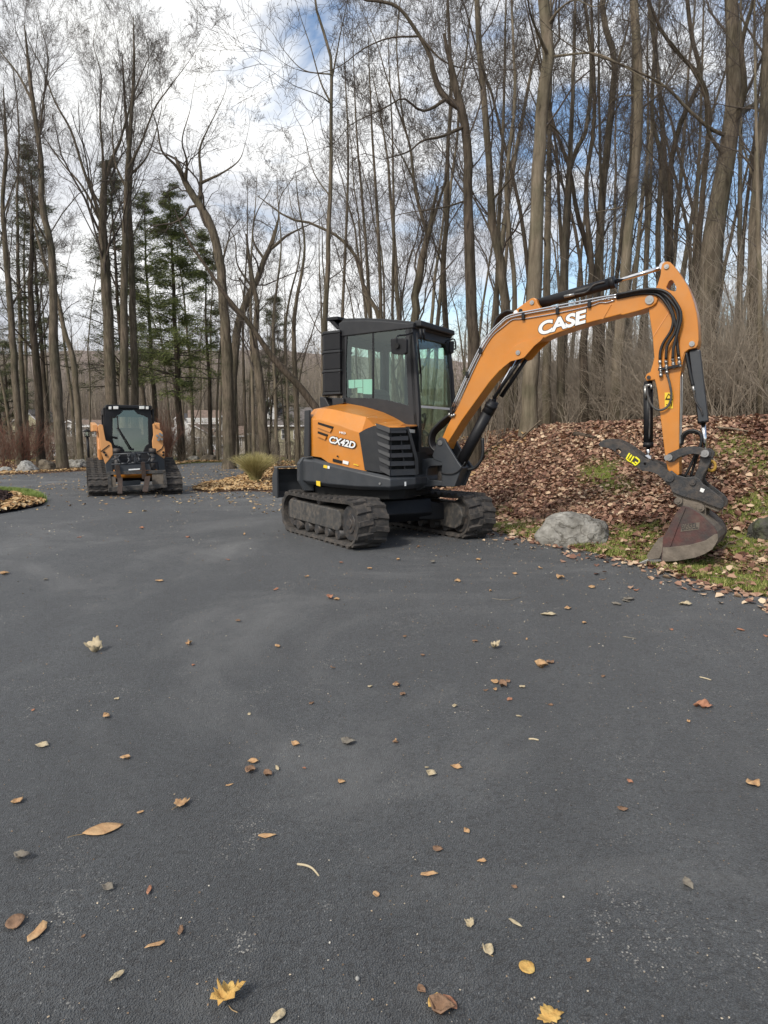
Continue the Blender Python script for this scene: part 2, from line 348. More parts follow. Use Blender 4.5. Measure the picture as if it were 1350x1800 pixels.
def asphalt_mat():
    m = bpy.data.materials.new('asphalt'); m.use_nodes = True; t = m.node_tree; b = t.nodes['Principled BSDF']
    g = t.nodes.new('ShaderNodeNewGeometry'); P = g.outputs['Position']
    def ns(s, d=6, r=.6, dist=0):
        n = t.nodes.new('ShaderNodeTexNoise'); n.inputs['Scale'].default_value = s; n.inputs['Detail'].default_value = d; n.inputs['Roughness'].default_value = r; n.inputs['Distortion'].default_value = dist
        t.links.new(P, n.inputs[0]); return n.outputs['Fac']
    def ramp(f, p0, c0, p1, c1):
        r = t.nodes.new('ShaderNodeValToRGB'); e = r.color_ramp.elements; e[0].position = p0; e[0].color = (*c0, 1); e[1].position = p1; e[1].color = (*c1, 1)
        t.links.new(f, r.inputs[0]); return r.outputs[0]
    def mix(f, a, c, mode='MIX'):
        x = t.nodes.new('ShaderNodeMix'); x.data_type = 'RGBA'; x.blend_type = mode
        t.links.new(f, x.inputs[0]) if not isinstance(f, (int, float)) else setattr(x.inputs[0], 'default_value', f)
        for s, v in ((6, a), (7, c)):
            if isinstance(v, tuple): x.inputs[s].default_value = (*v, 1)
            else: t.links.new(v, x.inputs[s])
        return x.outputs[2]
    base = ramp(ns(0.55, 5), .3, (0.046, 0.053, 0.060), .7, (0.084, 0.092, 0.100))
    vo = t.nodes.new('ShaderNodeTexVoronoi'); vo.inputs['Scale'].default_value = 210; t.links.new(P, vo.inputs[0])
    grain = ramp(vo.outputs['Distance'], .05, (1.45, 1.45, 1.45), .55, (0.45, 0.45, 0.45))
    c = mix(1.0, base, grain, 'MULTIPLY')
    pits = ramp(ns(48, 3, .62, .9), .40, (0, 0, 0), .49, (1, 1, 1)); c = mix(pits, (0.018, 0.019, 0.021), c)
    # pale stones in the binder, thicker where the surface is scuffed
    vs = t.nodes.new('ShaderNodeTexVoronoi'); vs.inputs['Scale'].default_value = 95; t.links.new(P, vs.inputs[0])
    st = ramp(vs.outputs['Distance'], .22, (1, 1, 1), .38, (0, 0, 0))
    sc = ramp(ns(1.7, 10, .70, .8), .54, (0, 0, 0), .63, (1, 1, 1))
    x = t.nodes.new('ShaderNodeMath'); x.operation = 'MULTIPLY'; t.links.new(st, x.inputs[0]); t.links.new(sc, x.inputs[1])
    brk = ramp(ns(16, 6, .75), .46, (0, 0, 0), .60, (1, 1, 1)); x3 = t.nodes.new('ShaderNodeMath'); x3.operation = 'MULTIPLY'; t.links.new(x.outputs[0], x3.inputs[0]); t.links.new(brk, x3.inputs[1]); c = mix(x3.outputs[0], c, (0.38, 0.36, 0.32))
    rc = ramp(vs.outputs['Color'], .70, (0, 0, 0), .80, (1, 1, 1)); y = t.nodes.new('ShaderNodeMath'); y.operation = 'MULTIPLY'; t.links.new(st, y.inputs[0]); t.links.new(rc, y.inputs[1])
    y2 = t.nodes.new('ShaderNodeMath'); y2.operation = 'MULTIPLY'; y2.inputs[1].default_value = 0.42; t.links.new(y.outputs[0], y2.inputs[0])
    c = mix(y2.outputs[0], c, (0.25, 0.25, 0.25))
    du = ramp(ns(0.42, 8, .66, .9), .50, (0, 0, 0), .74, (0.55, 0.55, 0.55)); c = mix(du, c, (0.20, 0.20, 0.195))
    tone = ramp(ns(3.2, 8, .65, 1.2), .30, (.80, .80, .81), .70, (1.18, 1.17, 1.15)); c = mix(1.0, c, tone, 'MULTIPLY')
    mp_ = t.nodes.new('ShaderNodeMapping'); mp_.inputs['Rotation'].default_value = (0, 0, R(28)); mp_.inputs['Scale'].default_value = (1.5, .14, 1); t.links.new(P, mp_.inputs[0])
    nb_ = t.nodes.new('ShaderNodeTexNoise'); nb_.inputs['Scale'].default_value = 1.6; nb_.inputs['Detail'].default_value = 7; nb_.inputs['Roughness'].default_value = .6; t.links.new(mp_.outputs[0], nb_.inputs[0])
    c = mix(1.0, c, ramp(nb_.outputs['Fac'], .34, (.82, .82, .83), .66, (1.17, 1.16, 1.14)), 'MULTIPLY')
    t.links.new(c, b.inputs['Base Color']); b.inputs['Roughness'].default_value = 0.66; b.inputs['Specular IOR Level'].default_value = 0.5; b.inputs['Sheen Weight'].default_value = 0.14; b.inputs['Sheen Roughness'].default_value = 0.5
    bp = t.nodes.new('ShaderNodeBump'); bp.inputs['Strength'].default_value = 0.9; bp.inputs['Distance'].default_value = 0.007
    a = t.nodes.new('ShaderNodeMath'); a.operation = 'SUBTRACT'; t.links.new(ns(48, 5, .7, .9), a.inputs[0]); t.links.new(vo.outputs['Distance'], a.inputs[1])
    t.links.new(a.outputs[0], bp.inputs['Height']); t.links.new(bp.outputs[0], b.inputs['Normal'])
    return m
M['asphalt'] = asphalt_mat()

# driveway outline (plan), then the terrain under it
def gp(px, py): p = on_ground(px, py); return (p.x, p.y)
right_edge = [(9.3, -5), (6.5, 0), (4.68, 3), (3.62, 4.5)]
right_edge += [gp(1350, 1049), gp(1250, 1026), gp(1120, 990), gp(1000, 962), gp(930, 948), gp(870, 934)]
right_edge += [(1.0, 9.4), (0.5, 11), (-0.3, 13), (-1.3, 15), gp(500, 866), gp(430, 863), gp(370, 866), gp(336, 862), gp(352, 853), gp(395, 846), gp(428, 838), gp(432, 826), gp(440, 815)]
def wob(pl, amp=0.03, st=0.35):
    o = []
    for a, b in zip(pl[:-1], pl[1:]):
        a, b = Vector(a), Vector(b); k = max(1, int((b - a).length / st))
        for j in range(k):
            p = a.lerp(b, j / k); o.append((p.x + amp * float(vn(p.x, p.y, 3, 5)), p.y + amp * float(vn(p.x, p.y, 4, 6))))
    return o + [tuple(pl[-1])]
far_edge = [gp(400, 812), gp(330, 815), (-9.0, 27.0), gp(150, 828), gp(60, 833), gp(0, 835), (-22, 23), (-34, 21), (-34, -5)]
drive_poly = wob(right_edge) + wob(far_edge, 0.06, 1.2)
DP = np.array(drive_poly)
def in_drive(x, y):
    x = np.asarray(x, dtype=float); y = np.asarray(y, dtype=float); c = np.zeros(x.shape, bool); A = DP; B = np.roll(DP, 1, 0)
    for (ax_, ay_), (bx_, by_) in zip(A, B):
        if ay_ == by_: continue
        c ^= ((ay_ > y) != (by_ > y)) & (x < (bx_ - ax_) * (y - ay_) / (by_ - ay_) + ax_)
    return c
def drive_dist(x, y):
    x = np.asarray(x, dtype=float); y = np.asarray(y, dtype=float); best = np.full(x.shape, 1e9)
    for A, B in zip(DP, np.roll(DP, -1, 0)):
        d = B - A; t = np.clip(((x - A[0]) * d[0] + (y - A[1]) * d[1]) / max(1e-9, (d ** 2).sum()), 0, 1)
        best = np.minimum(best, np.hypot(A[0] + t * d[0] - x, A[1] + t * d[1] - y))
    return best
def grassy(x, y):
    """0..1: how grassy / mossy the ground is"""
    dd = drive_dist(x, y); e = bank_e(x, y)
    verge = np.clip(1.25 - np.abs(dd - 0.3) / 0.55, 0, 1) * (e > -0.6) * (y < 9.5) * np.clip(1.1 + vn(x, y, 2.2, 9) , 0, 1)
    m = verge
    for (cx, cy, rx, ry, s) in PATCH:
        m = np.maximum(m, s * np.clip(1.5 - 1.3 * np.hypot((x - cx) / rx, (y - cy) / ry) + 0.45 * vn(x, y, 6, 4), 0, 1))
    return np.clip(m, 0, 1)
PATCH = []
for (px, py, rx, ry, s) in [(1062, 832, .30, .60, 1.0), (1090, 860, .22, .4, .5), (1120, 935, .35, .35, .9), (1310, 960, .45, .5, 1), (1290, 790, .3, .5, .6), (1340, 810, .4, .5, .6), (1335, 900, .5, .4, .9), (1240, 960, .4, .35, .8), (880, 905, .25, .5, .5), (860, 800, .3, .6, .4)]:
    p = on_ground(px, py); PATCH.append((p.x, p.y, rx, ry, s))
def make_ground():
    xs = np.concatenate([-np.geomspace(700, 12, 60), np.arange(-11.8, -3, 0.4), np.arange(-3, 8, 0.09), np.geomspace(8, 700, 80)])
    ys = np.concatenate([np.arange(-12, 3.9, 0.5), np.arange(4, 17, 0.09), np.arange(17, 40, 0.35), np.geomspace(40, 900, 70)])
    X, Y = np.meshgrid(xs, ys); Z = gz(X, Y)
    pass
    ind = in_drive(X, Y); dd = drive_dist(X, Y)
    Z = Z - np.where(ind, 0.05, 0) + np.where(~ind, 0.03 * np.clip(dd / 0.12, 0, 1) - 0.012, 0)
    T = grassy(X, Y)
    lawn = (Y > 31) * (Y < 70) * (X < 6) * np.clip(0.6 + vn(X, Y, .25, 8), 0, 1) * 0.8
    T = np.maximum(T, lawn)
    nx, ny = len(xs), len(ys); i = np.arange(nx * ny).reshape(ny, nx)
    F = np.stack([i[:-1, :-1], i[:-1, 1:], i[1:, 1:], i[1:, :-1]], -1).reshape(-1, 4)
    V = np.stack([X, Y, Z], -1).reshape(-1, 3)
    o = arrays_mesh('ground', V, F, M['soil'], attr=T.ravel(), smooth=True); o['kind'] = 'structure'
make_ground()
sheet('driveway', drive_poly, 0.45, 0.0, M['asphalt'])
# ------------------------------------------------------------------ mini excavator
def ground_frame(cx, cy, hx, hy, r=0.9):
    """matrix whose z is the terrain's normal at (cx, cy) and whose x heads along (hx, hy)"""
    pts = [(cx + r * a, cy + r * b) for a, b in ((1, 1), (-1, 1), (-1, -1), (1, -1))]
    z = [G(*p) for p in pts]; dzx = (z[0] + z[3] - z[1] - z[2]) / (4 * r); dzy = (z[0] + z[1] - z[2] - z[3]) / (4 * r)
    n = Vector((-dzx, -dzy, 1)).normalized(); x = Vector((hx, hy, 0)); x = (x - n * x.dot(n)).normalized(); y = n.cross(x)
    m = Matrix((x, y, n)).transposed().to_4x4(); m.translation = Vector((cx, cy, sum(z) / 4)); return m
class Trace:
    """meets the photograph's pixels with planes of a machine's own frame"""
    def __init__(s, m): s.m = m; s.i = m.inverted(); s.o = s.i @ CAM
    def d(s, px, py): return (s.i.to_3x3() @ ray(px, py))
    def y(s, px, py, c): d = s.d(px, py); return s.o + d * ((c - s.o.y) / d.y)
    def x(s, px, py, c): d = s.d(px, py); return s.o + d * ((c - s.o.x) / d.x)
    def z(s, px, py, c): d = s.d(px, py); return s.o + d * ((c - s.o.z) / d.z)
    def xz(s, pts, c): return [(p.x, p.z) for p in (s.y(a, b, c) for a, b in pts)]
    def wall(s, px, py, P):
        """meets a vertical wall whose plan is the polyline P"""
        d = s.d(px, py); best = None; near = None
        for a, b in zip(P[:-1], P[1:]):
            ex, ey = b[0] - a[0], b[1] - a[1]; det = d.x * -ey + ex * d.y
            if abs(det) < 1e-9: continue
            rx, ry = a[0] - s.o.x, a[1] - s.o.y
            t = (rx * -ey + ex * ry) / det; u = (d.x * ry - d.y * rx) / det
            if t > 0 and -0.02 <= u <= 1.02 and (best is None or t < best): best = t
            over = max(-u, u - 1) * math.hypot(ex, ey)
            if t > 0 and (near is None or over < near[0]): near = (over, t)
        return s.o + d * (best if best is not None else near[1])
hE = (0.846, -0.534)
ME = ground_frame(-0.10, 8.50, *hE)
E = Trace(ME)
ex = empty('mini_excavator', 'large orange and charcoal mini excavator with its arm reaching down to the grass verge', 'excavator', mat=ME)

def rounded_track_path(L_, r, n=14):
    """closed side path (x, z) of a track: two end circles joined by straights, clockwise from the bottom rear"""
    h = L_ / 2 - r; P = []
    for k in range(n + 1): a = -math.pi / 2 + math.pi * k / n; P.append((h + r * math.cos(a), r + r * math.sin(a)))
    for k in range(1, 8): P.append((h - 2 * h * k / 8, 2 * r - 0.012 * math.sin(math.pi * k / 8)))
    for k in range(n + 1): a = math.pi / 2 + math.pi * k / n; P.append((-h + r * math.cos(a), r + r * math.sin(a)))
    for k in range(1, 8): P.append((-h + 2 * h * k / 8, 0))
    return P
def resample(P, n):
    P = [Vector((a, b)) for a, b in P]; Q = P + [P[0]]; ds = [0]
    for a, b in zip(Q[:-1], Q[1:]): ds.append(ds[-1] + (b - a).length)
    o = []; j = 0
    for i in range(n):
        t = ds[-1] * i / n
        while ds[j + 1] < t: j += 1
        f = (t - ds[j]) / (ds[j + 1] - ds[j]); p = Q[j].lerp(Q[j + 1], f); tg = (Q[j + 1] - Q[j]).normalized(); o.append((p, Vector((tg.y, -tg.x))))
    return o
def track(root, Mt, L_, r, W, lug, nlug, fr_mat, inner_sign, chevron=True, name='track'):
    """rubber track: belt, lugs, side frame, rollers; Mt places it"""
    path = [(x, z) for x, z in rounded_track_path(L_, r - lug)]
    bt = 0.035; P = resample(path, 96); mb = MB(); V = []; n = len(P)
    for p, nm in P:
        for (o_, yy) in ((0, -W / 2), (0.004, 0), (0, W / 2), (-bt, W / 2 - .01), (-bt, -W / 2 + .01)):
            V.append(Mt @ Vector((p.x + nm.x * o_, yy, p.y + lug + nm.y * o_)))
    F = [(i * 5 + a, i * 5 + b, ((i + 1) % n) * 5 + b, ((i + 1) % n) * 5 + a) for i in range(n) for a, b in ((0, 1), (1, 2), (2, 3), (3, 4), (4, 0))]
    mb.add(V, F, 0)
    belt = mb.build(name, M['rubber'], root)
    lg = MB(); P = resample(path, nlug * 2)
    for i in range(nlug * 2):
        p, nm = P[i]; tg = Vector((-nm.y, nm.x)); side = 1 if i % 2 else -1
        hw = 0.034 if chevron else 0.028; out = lug
        ya, yb = (0.012, W / 2 - 0.004) if chevron else (0.0, W / 2)
        if not chevron and i % 2: continue
        for s_ in ((side,) if chevron else (-1, 1)):
            sk_ = 0.013 if chevron else 0.012
            def pt(y, al, o_): q = p + nm * o_ + tg * (al + (sk_ * (1 if y == ya else -1))); return Mt @ Vector((q.x, s_ * y, q.y + lug))
            bot = [pt(ya, -hw, 0), pt(yb, -hw, 0), pt(yb, hw, 0), pt(ya, hw, 0)]
            top = [pt(ya, -hw * .75, out), pt(yb, -hw * .72, out * .92), pt(yb, hw * .72, out * .92), pt(ya, hw * .75, out)]
            if s_ < 0: bot = bot[::-1]; top = top[::-1]
            lg.hexa(bot + top)
        if chevron:   # centre block
            q = [(-.06, -hw * 1.1), (.06, -hw * 1.1), (.06, hw * 1.1), (-.06, hw * 1.1)]
            b4 = [Mt @ Vector(((p + tg * a).x, y, (p + tg * a).y + lug)) for y, a in q]
            t4 = [Mt @ Vector(((p + tg * a * .7 + nm * out * .8).x, y * .8, (p + tg * a * .7 + nm * out * .8).y + lug)) for y, a in q]
            if i % 2: lg.hexa(b4 + t4)
    lg.build('tread_lug', M['rubber'], belt)
    return belt
# undercarriage: front end turned further towards the viewer than the house
aU = Vector((0.515, -0.857, 0)); MU = ME.inverted() @ ground_frame(-0.02, 8.44, aU.x, aU.y); aUl = (MU.to_3x3() @ Vector((1, 0, 0)))
WT, LT, RT = 0.37, 1.98, 0.265
HG = 0.715
for sg in (-1, 1):
    Mt = MU @ Matrix.Translation((0.03, sg * HG, 0.0))
    belt = track(ex, Mt, LT, RT, WT, 0.026, 34, M['frame'], -sg)
    fr = MB(); yo = WT / 2
    # long side frame with sloped top, drive housing towards the front
    prof = [(-0.80, 0.19), (0.50, 0.16), (0.56, 0.22), (0.56, 0.34), (0.50, 0.39), (-0.76, 0.42), (-0.82, 0.38)]
    fr.prism(prof, -yo + 0.022, yo - 0.022, fn=lambda x, y, z: Mt @ Vector((x, y, z)))
    fro = fr.build('track_frame', M['frame'], belt, bevel=0.012)
    for k in range(5):
        rl = MB(); x = -0.56 + 0.26 * k; rl.cyl(Mt @ Vector((x, -yo + 0.03, 0.125)), Mt @ Vector((x, yo - 0.03, 0.125)), 0.058, 16); rl.build('track_roller', M['worn'], belt)
    rl = MB(); rl.cyl(Mt @ Vector((-0.05, -yo + .06, 0.45)), Mt @ Vector((-0.05, yo - .06, 0.45)), 0.045, 14)
    rl.build('carrier_roller', M['worn'], belt)
    for x, rad, nm in ((-0.73, 0.185, 'idler_wheel'), (0.73, 0.20, 'drive_sprocket')):
        d = MB(); c = lambda y: Mt @ Vector((x, y, RT)); d.tube([c(-yo + .05), c(-yo + .07), c(yo - .07), c(yo - .05)], [rad * .9, rad, rad, rad * .9], 28)
        d.tube([c(-yo + .04), c(yo - .04)], [rad * .55] * 2, 22)
        d.tube([c(-yo + .03), c(yo - .03)], [rad * .30] * 2, 14)
        d.build(nm, M['worn'], belt)
    cv = MB(); s_ = -sg; pr = [(0.50, 0.13), (0.80, 0.12), (0.90, 0.17), (0.94, 0.27), (0.90, 0.37), (0.80, 0.42), (0.50, 0.41)]
    if sg > 0:
        cv.prism(pr, -yo - 0.005, -yo + 0.06, fn=lambda x, y, z: Mt @ Vector((x - .08, y, z)))
        cv.build('drive_cover', M['frame'], belt, bevel=0.01)
# car body between the tracks
cb = MB(); fU = lambda x, y, z: MU @ Vector((x, y, z))
cb.prism([(-0.45, 0.20), (0.45, 0.20), (0.55, 0.30), (0.50, 0.46), (-0.5, 0.46), (-0.55, 0.3)], -0.36, 0.36, fn=fU)
for sx in (-1, 1):
    for sg in (-1, 1):
        cb.hexa([fU(sx * .55, sg * .68, .20), fU(sx * .30, sg * .68, .20), fU(sx * .05, sg * .2, .22), fU(sx * .5, sg * .2, .22),
                 fU(sx * .55, sg * .68, .36), fU(sx * .30, sg * .68, .36), fU(sx * .05, sg * .2, .46), fU(sx * .5, sg * .2, .46)])
cbo = cb.build('undercarriage', M['black'], ex, bevel=0.012)
sr = MB(); sr.tube([(0, 0, .45), (0, 0, .60)], [.44, .44], 40); sr.tube([(0, 0, .44), (0, 0, .49)], [.50, .50], 40); sr.build('swing_ring', M['worn'], cbo)
# dozer blade behind, on two arms
db = MB(); bx = -1.42; hw = 0.86
bx = -1.20; fB = lambda x, y, z: MU @ Vector((x, y, z + 0.37))
prof = [(0.0, 0.03), (0.035, 0.03), (0.085, 0.10), (0.095, 0.22), (0.07, 0.33), (0.02, 0.40), (-0.01, 0.40), (0.045, 0.32), (0.065, 0.22), (0.055, 0.11)]
db.prism([(bx - x, z) for x, z in prof], -hw, hw, fn=fB)
for sg in (-1, 1): db.prism([(bx + .04, .03), (bx - .12, .05), (bx - .125, .30), (bx - .04, .41), (bx + .04, .41)], sg * hw - .012, sg * hw + .012, fn=fB)
dbo = db.build('dozer_blade', M['skirt'], ex, bevel=0.004)
we = MB(); we.prism([(bx + 0.05, .412), (bx - .06, .412), (bx - .06, .43), (bx + .05, .43)], -hw - .01, hw + .01, fn=fB); we.build('worn_edge', M['steel'], dbo)
ba = MB()
for sg in (-1, 1):
    ba.tube([fU(-.45, sg * .30, .34), fU(-.95, sg * .32, .50), fU(bx - .02, sg * .32, .52)], [.055, .05, .05], 10)
ba.cyl(fU(-.5, 0, .34), fU(-1.0, 0, .50), .05, 14); ba.cyl(fU(-1.0, 0, .50), fU(bx - .02, 0, .62), .028, 12)
ba.build('blade_arm', M['worn'], dbo)

def slab(mb, pts, T, mi=0):
    """quad or polygon from a front face given in 3-D with thickness vector T"""
    n = len(pts); V = [Vector(p) for p in pts] + [Vector(p) + T for p in pts]
    tr = tessellate_polygon([[Vector(p) for p in pts]])
    F = [tuple(t) for t in tr] + [tuple(n + i for i in t) for t in tr] + [(i, (i + 1) % n, n + (i + 1) % n, n + i) for i in range(n)]
    return mb.add(V, F, mi)
def letters(name, text, a, b, h, up, m, parent, off=0.0, shear=0.0, lift=0.002, extrude=0.0015, track_=1.0, outline=None):
    """raised lettering between the two 3-D baseline points a and b, letter height h, standing towards up"""
    a, b = Vector(a), Vector(b); x = (b - a); Lx = x.length; x.normalize(); z = Vector(up); z = (z - x * z.dot(x)).normalized(); nrm = x.cross(z)
    def one(nm, off_, mt, li, par):
        cu = bpy.data.curves.new(nm, 'FONT'); cu.body = text; cu.size = 1; cu.shear = shear; cu.space_character = track_
        t0 = bpy.data.objects.new(nm, cu); SC.collection.objects.link(t0); bpy.context.view_layer.update()
        xs_ = [c[0] for c in t0.bound_box]; ys_ = [c[1] for c in t0.bound_box]; wd, hg = max(xs_) - min(xs_), max(ys_) - min(ys_)
        x0_, y0_ = min(xs_), min(ys_); cu.offset = off_ ; cu.extrude = 0.01
        bpy.context.view_layer.update(); me = bpy.data.meshes.new_from_object(t0); bpy.data.objects.remove(t0)
        for v in me.vertices:
            p = a + x * ((v.co.x - x0_) / wd * Lx) + z * ((v.co.y - y0_) / hg * h) + nrm * (li + (v.co.z / 0.01) * extrude); v.co = p
        return link(nm, me, mt, par)
    o = one(name, off, m, lift + extrude, parent)
    if outline: one(name + '_outline', off + outline, M['deep'], lift * .4 + extrude * .4, o)
    return o
_p = lambda y, z: fB(bx - .066, y, z)
v = MB(); slab(v, [_p(-hw + .06, .27), _p(-hw + .17, .27), _p(-hw + .17, .35), _p(-hw + .06, .35)], aUl * .004); v.build('square_decal', M['white'], dbo)
v = MB(); slab(v, [_p(-hw + .245 + .055 * math.cos(t), .31 + .042 * math.sin(t)) for t in np.linspace(0, 2 * math.pi, 17)[:-1]], aUl * .004); v.build('round_decal', M['white'], dbo)
BODY = [(0.80, -0.30), (0.84, -0.50), (0.70, -0.80), (0.30, -0.84), (-0.10, -0.84), (-0.32, -0.81)]
for k in range(1, 14):
    a = R(-112 - k * 136 / 14); BODY.append((0.90 * math.cos(a), 0.88 * math.sin(a)))
BODY += [(-0.32, 0.81), (0.1, 0.80), (0.45, 0.74), (0.62, 0.60), (0.74, 0.25)]
def inset(P, d):
    n = len(P); o = []; sg = 1 if sum(P[i - 1][0] * P[i][1] - P[i][0] * P[i - 1][1] for i in range(n)) > 0 else -1
    for i in range(n):
        a = Vector(P[i - 1]); b = Vector(P[i]); c = Vector(P[(i + 1) % n]); u = (b - a).normalized(); v = (c - b).normalized()
        nn = (Vector((-u.y, u.x)) + Vector((-v.y, v.x))); nn.normalize(); o.append(tuple(b + nn * (d * sg)))
    return o
def loft(mb, rings, mi=0, caps=True):
    n = len(rings[0]); V = [p for r_ in rings for p in r_]
    F = [(k * n + i, k * n + (i + 1) % n, (k + 1) * n + (i + 1) % n, (k + 1) * n + i) for k in range(len(rings) - 1) for i in range(n)]
    mb.add(V, F, mi)
    if caps: mb.add(rings[0], [tuple(range(n))], mi); mb.add(rings[-1], [tuple(range(n))], mi)
    return mb
def ring(P, z, d=0):
    Q = inset(P, d) if d else P
    return [Vector((x, y, z(x, y) if callable(z) else z)) for x, y in Q]
BW = BODY[:8]
def zl(pts, P=BW):
    q = sorted((p.x, p.z) for p in (E.wall(a, b, P) for a, b in pts)); X_ = [a for a, _ in q]; Z_ = [b for _, b in q]
    return lambda x, y=0: float(np.interp(x, X_, Z_))
ztop = zl([(556, 806), (582, 815), (602, 822), (641, 827), (698, 839), (728, 835)])
zbot = zl([(556, 853), (585, 858), (640, 862), (700, 862), (728, 858)])
sk_ = MB(); loft(sk_, [ring(BODY, lambda x, y: zbot(x), .05), ring(BODY, lambda x, y: zbot(x) + .04), ring(BODY, lambda x, y: ztop(x) - .03), ring(BODY, lambda x, y: ztop(x), .03), ring(BODY, lambda x, y: ztop(x), .25)])
house = sk_.build('counterweight_skirt', M['skirt'], ex, bevel=0.008)
fl = MB(); loft(fl, [ring(BODY, .50, .16), ring(BODY, .60, .14)]); fl.build('floor_plate', M['deep'], house)
rl_ = MB(); PL = [(0.95 * math.cos(R(a)), 0.93 * math.sin(R(a))) for a in range(-131, -231, -6)]; PI_ = [(x * .8, y * .8) for x, y in PL[::-1]]
loft(rl_, [ring([(x * .93, y * .93) for x, y in PL] + PI_, .54), ring(PL + PI_, .66), ring(PL + PI_, .86), ring([(x * .95, y * .95) for x, y in PL] + PI_, .93)])
rl_.build('rear_counterweight', M['skirt'], house, bevel=0.012)

# ---- orange hood
S = [(0.70, -0.77), (0.30, -0.81), (-0.10, -0.81), (-0.34, -0.78), (-0.50, -0.70), (-0.63, -0.54), (-0.71, -0.30), (-0.74, 0.0), (-0.71, .30), (-.63, .55), (-.5, .7), (-.34, .78)]
SW = S[:4]
z0 = lambda x: ztop(x) - .01 if x > -.2 else ztop(x) + .02
z1 = zl([(560, 737), (600, 748), (631, 761)], SW); z1a = lambda x: z1(x) if x < .3 else z1(x)
z2 = zl([(568, 717), (611.7, 727), (642.7, 734), (673.6, 743), (690, 749)], SW)
ct = [(569, 715), (605, 708), (638, 714), (670, 723.5), (695, 735), (714, 747)]
q = sorted((p.x, p.z) for p in (E.y(a, b, -.17) for a, b in ct)); z3 = lambda x: float(np.interp(x, [a for a, _ in q], [b for _, b in q]))
hd = MB(); colsH = [(-.05, 0)] ; P0 = []; P1 = []; P2 = []; P3 = []
xs_ = [0.335, 0.2, 0.05, -0.1, -0.22, -0.34]
def syw(x): return float(np.interp(x, [-.34, -.1, .3, .7], [-.78, -.81, -.81, -.77]))
for x in xs_:
    P0.append((x, syw(x), z0(x))); P1.append((x, syw(x) - .005, z1(x))); P2.append((x, syw(x) + .10, z2(x) - .0)); P3.append((x, -.14, z3(x)))
for (x, y) in S[4:]:
    P0.append((x, y, z0(-.34) + .0)); P1.append((x, y, z1(-.34) + .02)); P2.append((x * .9, y * .88, z2(-.34))); P3.append((x * .55, y * .3 if y < 0 else y * .6, z3(-.34)))
P0[0] = (0.40, syw(.4), z0(.4)); 
n = len(P0); V = P0 + P1 + P2 + P3
hd.add(V, [(k * n + i, k * n + i + 1, (k + 1) * n + i + 1, (k + 1) * n + i) for k in range(3) for i in range(n - 1)])
hd.add([P3[i] for i in range(len(xs_) - 1, n)], [tuple(range(n - len(xs_) + 1))])
# nose of the hood running forward above the louvres
nose1 = [Vector((0.335, syw(.335) - .005, z1(.335)))] + [E.wall(a, b, [(0.86, -.48), (0.70, -0.77), (0.30, -0.81)]) for a, b in ((645, 754), (657, 749), (678, 750), (700, 749.5))]
nose3 = [Vector((0.335, -.14, z3(.335)))] + [Vector((x, -.14, z3(x))) for x in (.42, .5, .58, .66)]
nose2 = [Vector((0.335, syw(.335) + .10, z2(.335)))] + [a.lerp(b, .22) + Vector((0, 0, .02)) for a, b in zip(nose1[1:], nose3[1:])]
for A, B in ((nose1, nose2), (nose2, nose3)):
    k = len(A); hd.add(A + B, [(i, i + 1, k + i + 1, k + i) for i in range(k - 1)])
hd.add([nose1[-1], nose2[-1], nose3[-1], E.wall(713, 749, [(0.86, -.48), (0.70, -0.77)])], [(0, 1, 2), (0, 2, 3)])
hood = hd.build('engine_hood', M['orange'], house)
so = hood.modifiers.new('thick', 'SOLIDIFY'); so.thickness = 0.02; so.offset = -1
bvh = hood.modifiers.new('bevel', 'BEVEL'); bvh.width = .02; bvh.segments = 3; bvh.limit_method = 'ANGLE'; bvh.angle_limit = R(14)
for p in hood.data.polygons: p.use_smooth = False
re_ = MB(); RS = [(x * 1.012, y * 1.012) for x, y in [(-.375, -.775)] + S[4:8]]; A = [Vector((x, y, z0(-.34) + .0)) for x, y in RS]; B_ = [Vector((x * .985, y * .985, z2(-.34) - .02)) for x, y in RS]
nn_ = len(RS); re_.add(A + B_, [(i, i + 1, nn_ + i + 1, nn_ + i) for i in range(nn_ - 1)]); reo = re_.build('rear_panel', M['plastic'], house); so3 = reo.modifiers.new('thick', 'SOLIDIFY'); so3.thickness = .02; so3.offset = 1
core = MB(); loft(core, [ring([(.62, -.70), (.3, -.74), (-.3, -.72), (-.6, -.45), (-.66, 0), (-.6, .5), (-.3, .72), (.4, .7), (.62, .3), (.76, -.30)], .7), ring([(.62, -.70), (.3, -.74), (-.3, -.72), (-.6, -.45), (-.66, 0), (-.6, .5), (-.3, .72), (.4, .7), (.62, .3), (.76, -.30)], 1.0)])
core.build('engine_bay', M['deep'], house)
# two scoops and handle recess on the hood, opening shade painted black; latch
SWp = [(x, y - .013) for x, y in SW]
def onS(px, py): return E.wall(px, py, SWp)
for k, pl in enumerate(([(559, 742), (586, 750), (581, 760), (558, 751)], [(558.5, 758), (576, 764), (572, 773), (558, 767)])):
    v = MB(); p = [onS(*a) for a in pl]; slab(v, [p[0], p[1], p[1].lerp(p[2], .42), p[0].lerp(p[3], .42)], Vector((0, .010, 0)), 1)
    slab(v, [p[0].lerp(p[3], .42), p[1].lerp(p[2], .42), p[2], p[3]], Vector((0, -.012, 0)), 0)
    v.build('scoop_and_slot_shade', [M['orange'], M['deep']], hood)
v = MB(); p = [onS(*a) for a in ((585, 806), (601, 810), (600, 815), (584.5, 811))]; slab(v, p, Vector((0, .004, 0))); v.build('handle_recess_shade', M['deep'], hood)
v = MB(); p = onS(593.5, 802); v.cyl(p, p + Vector((0, -.006, 0)), .010, 14); v.build('latch', M['black'], hood)
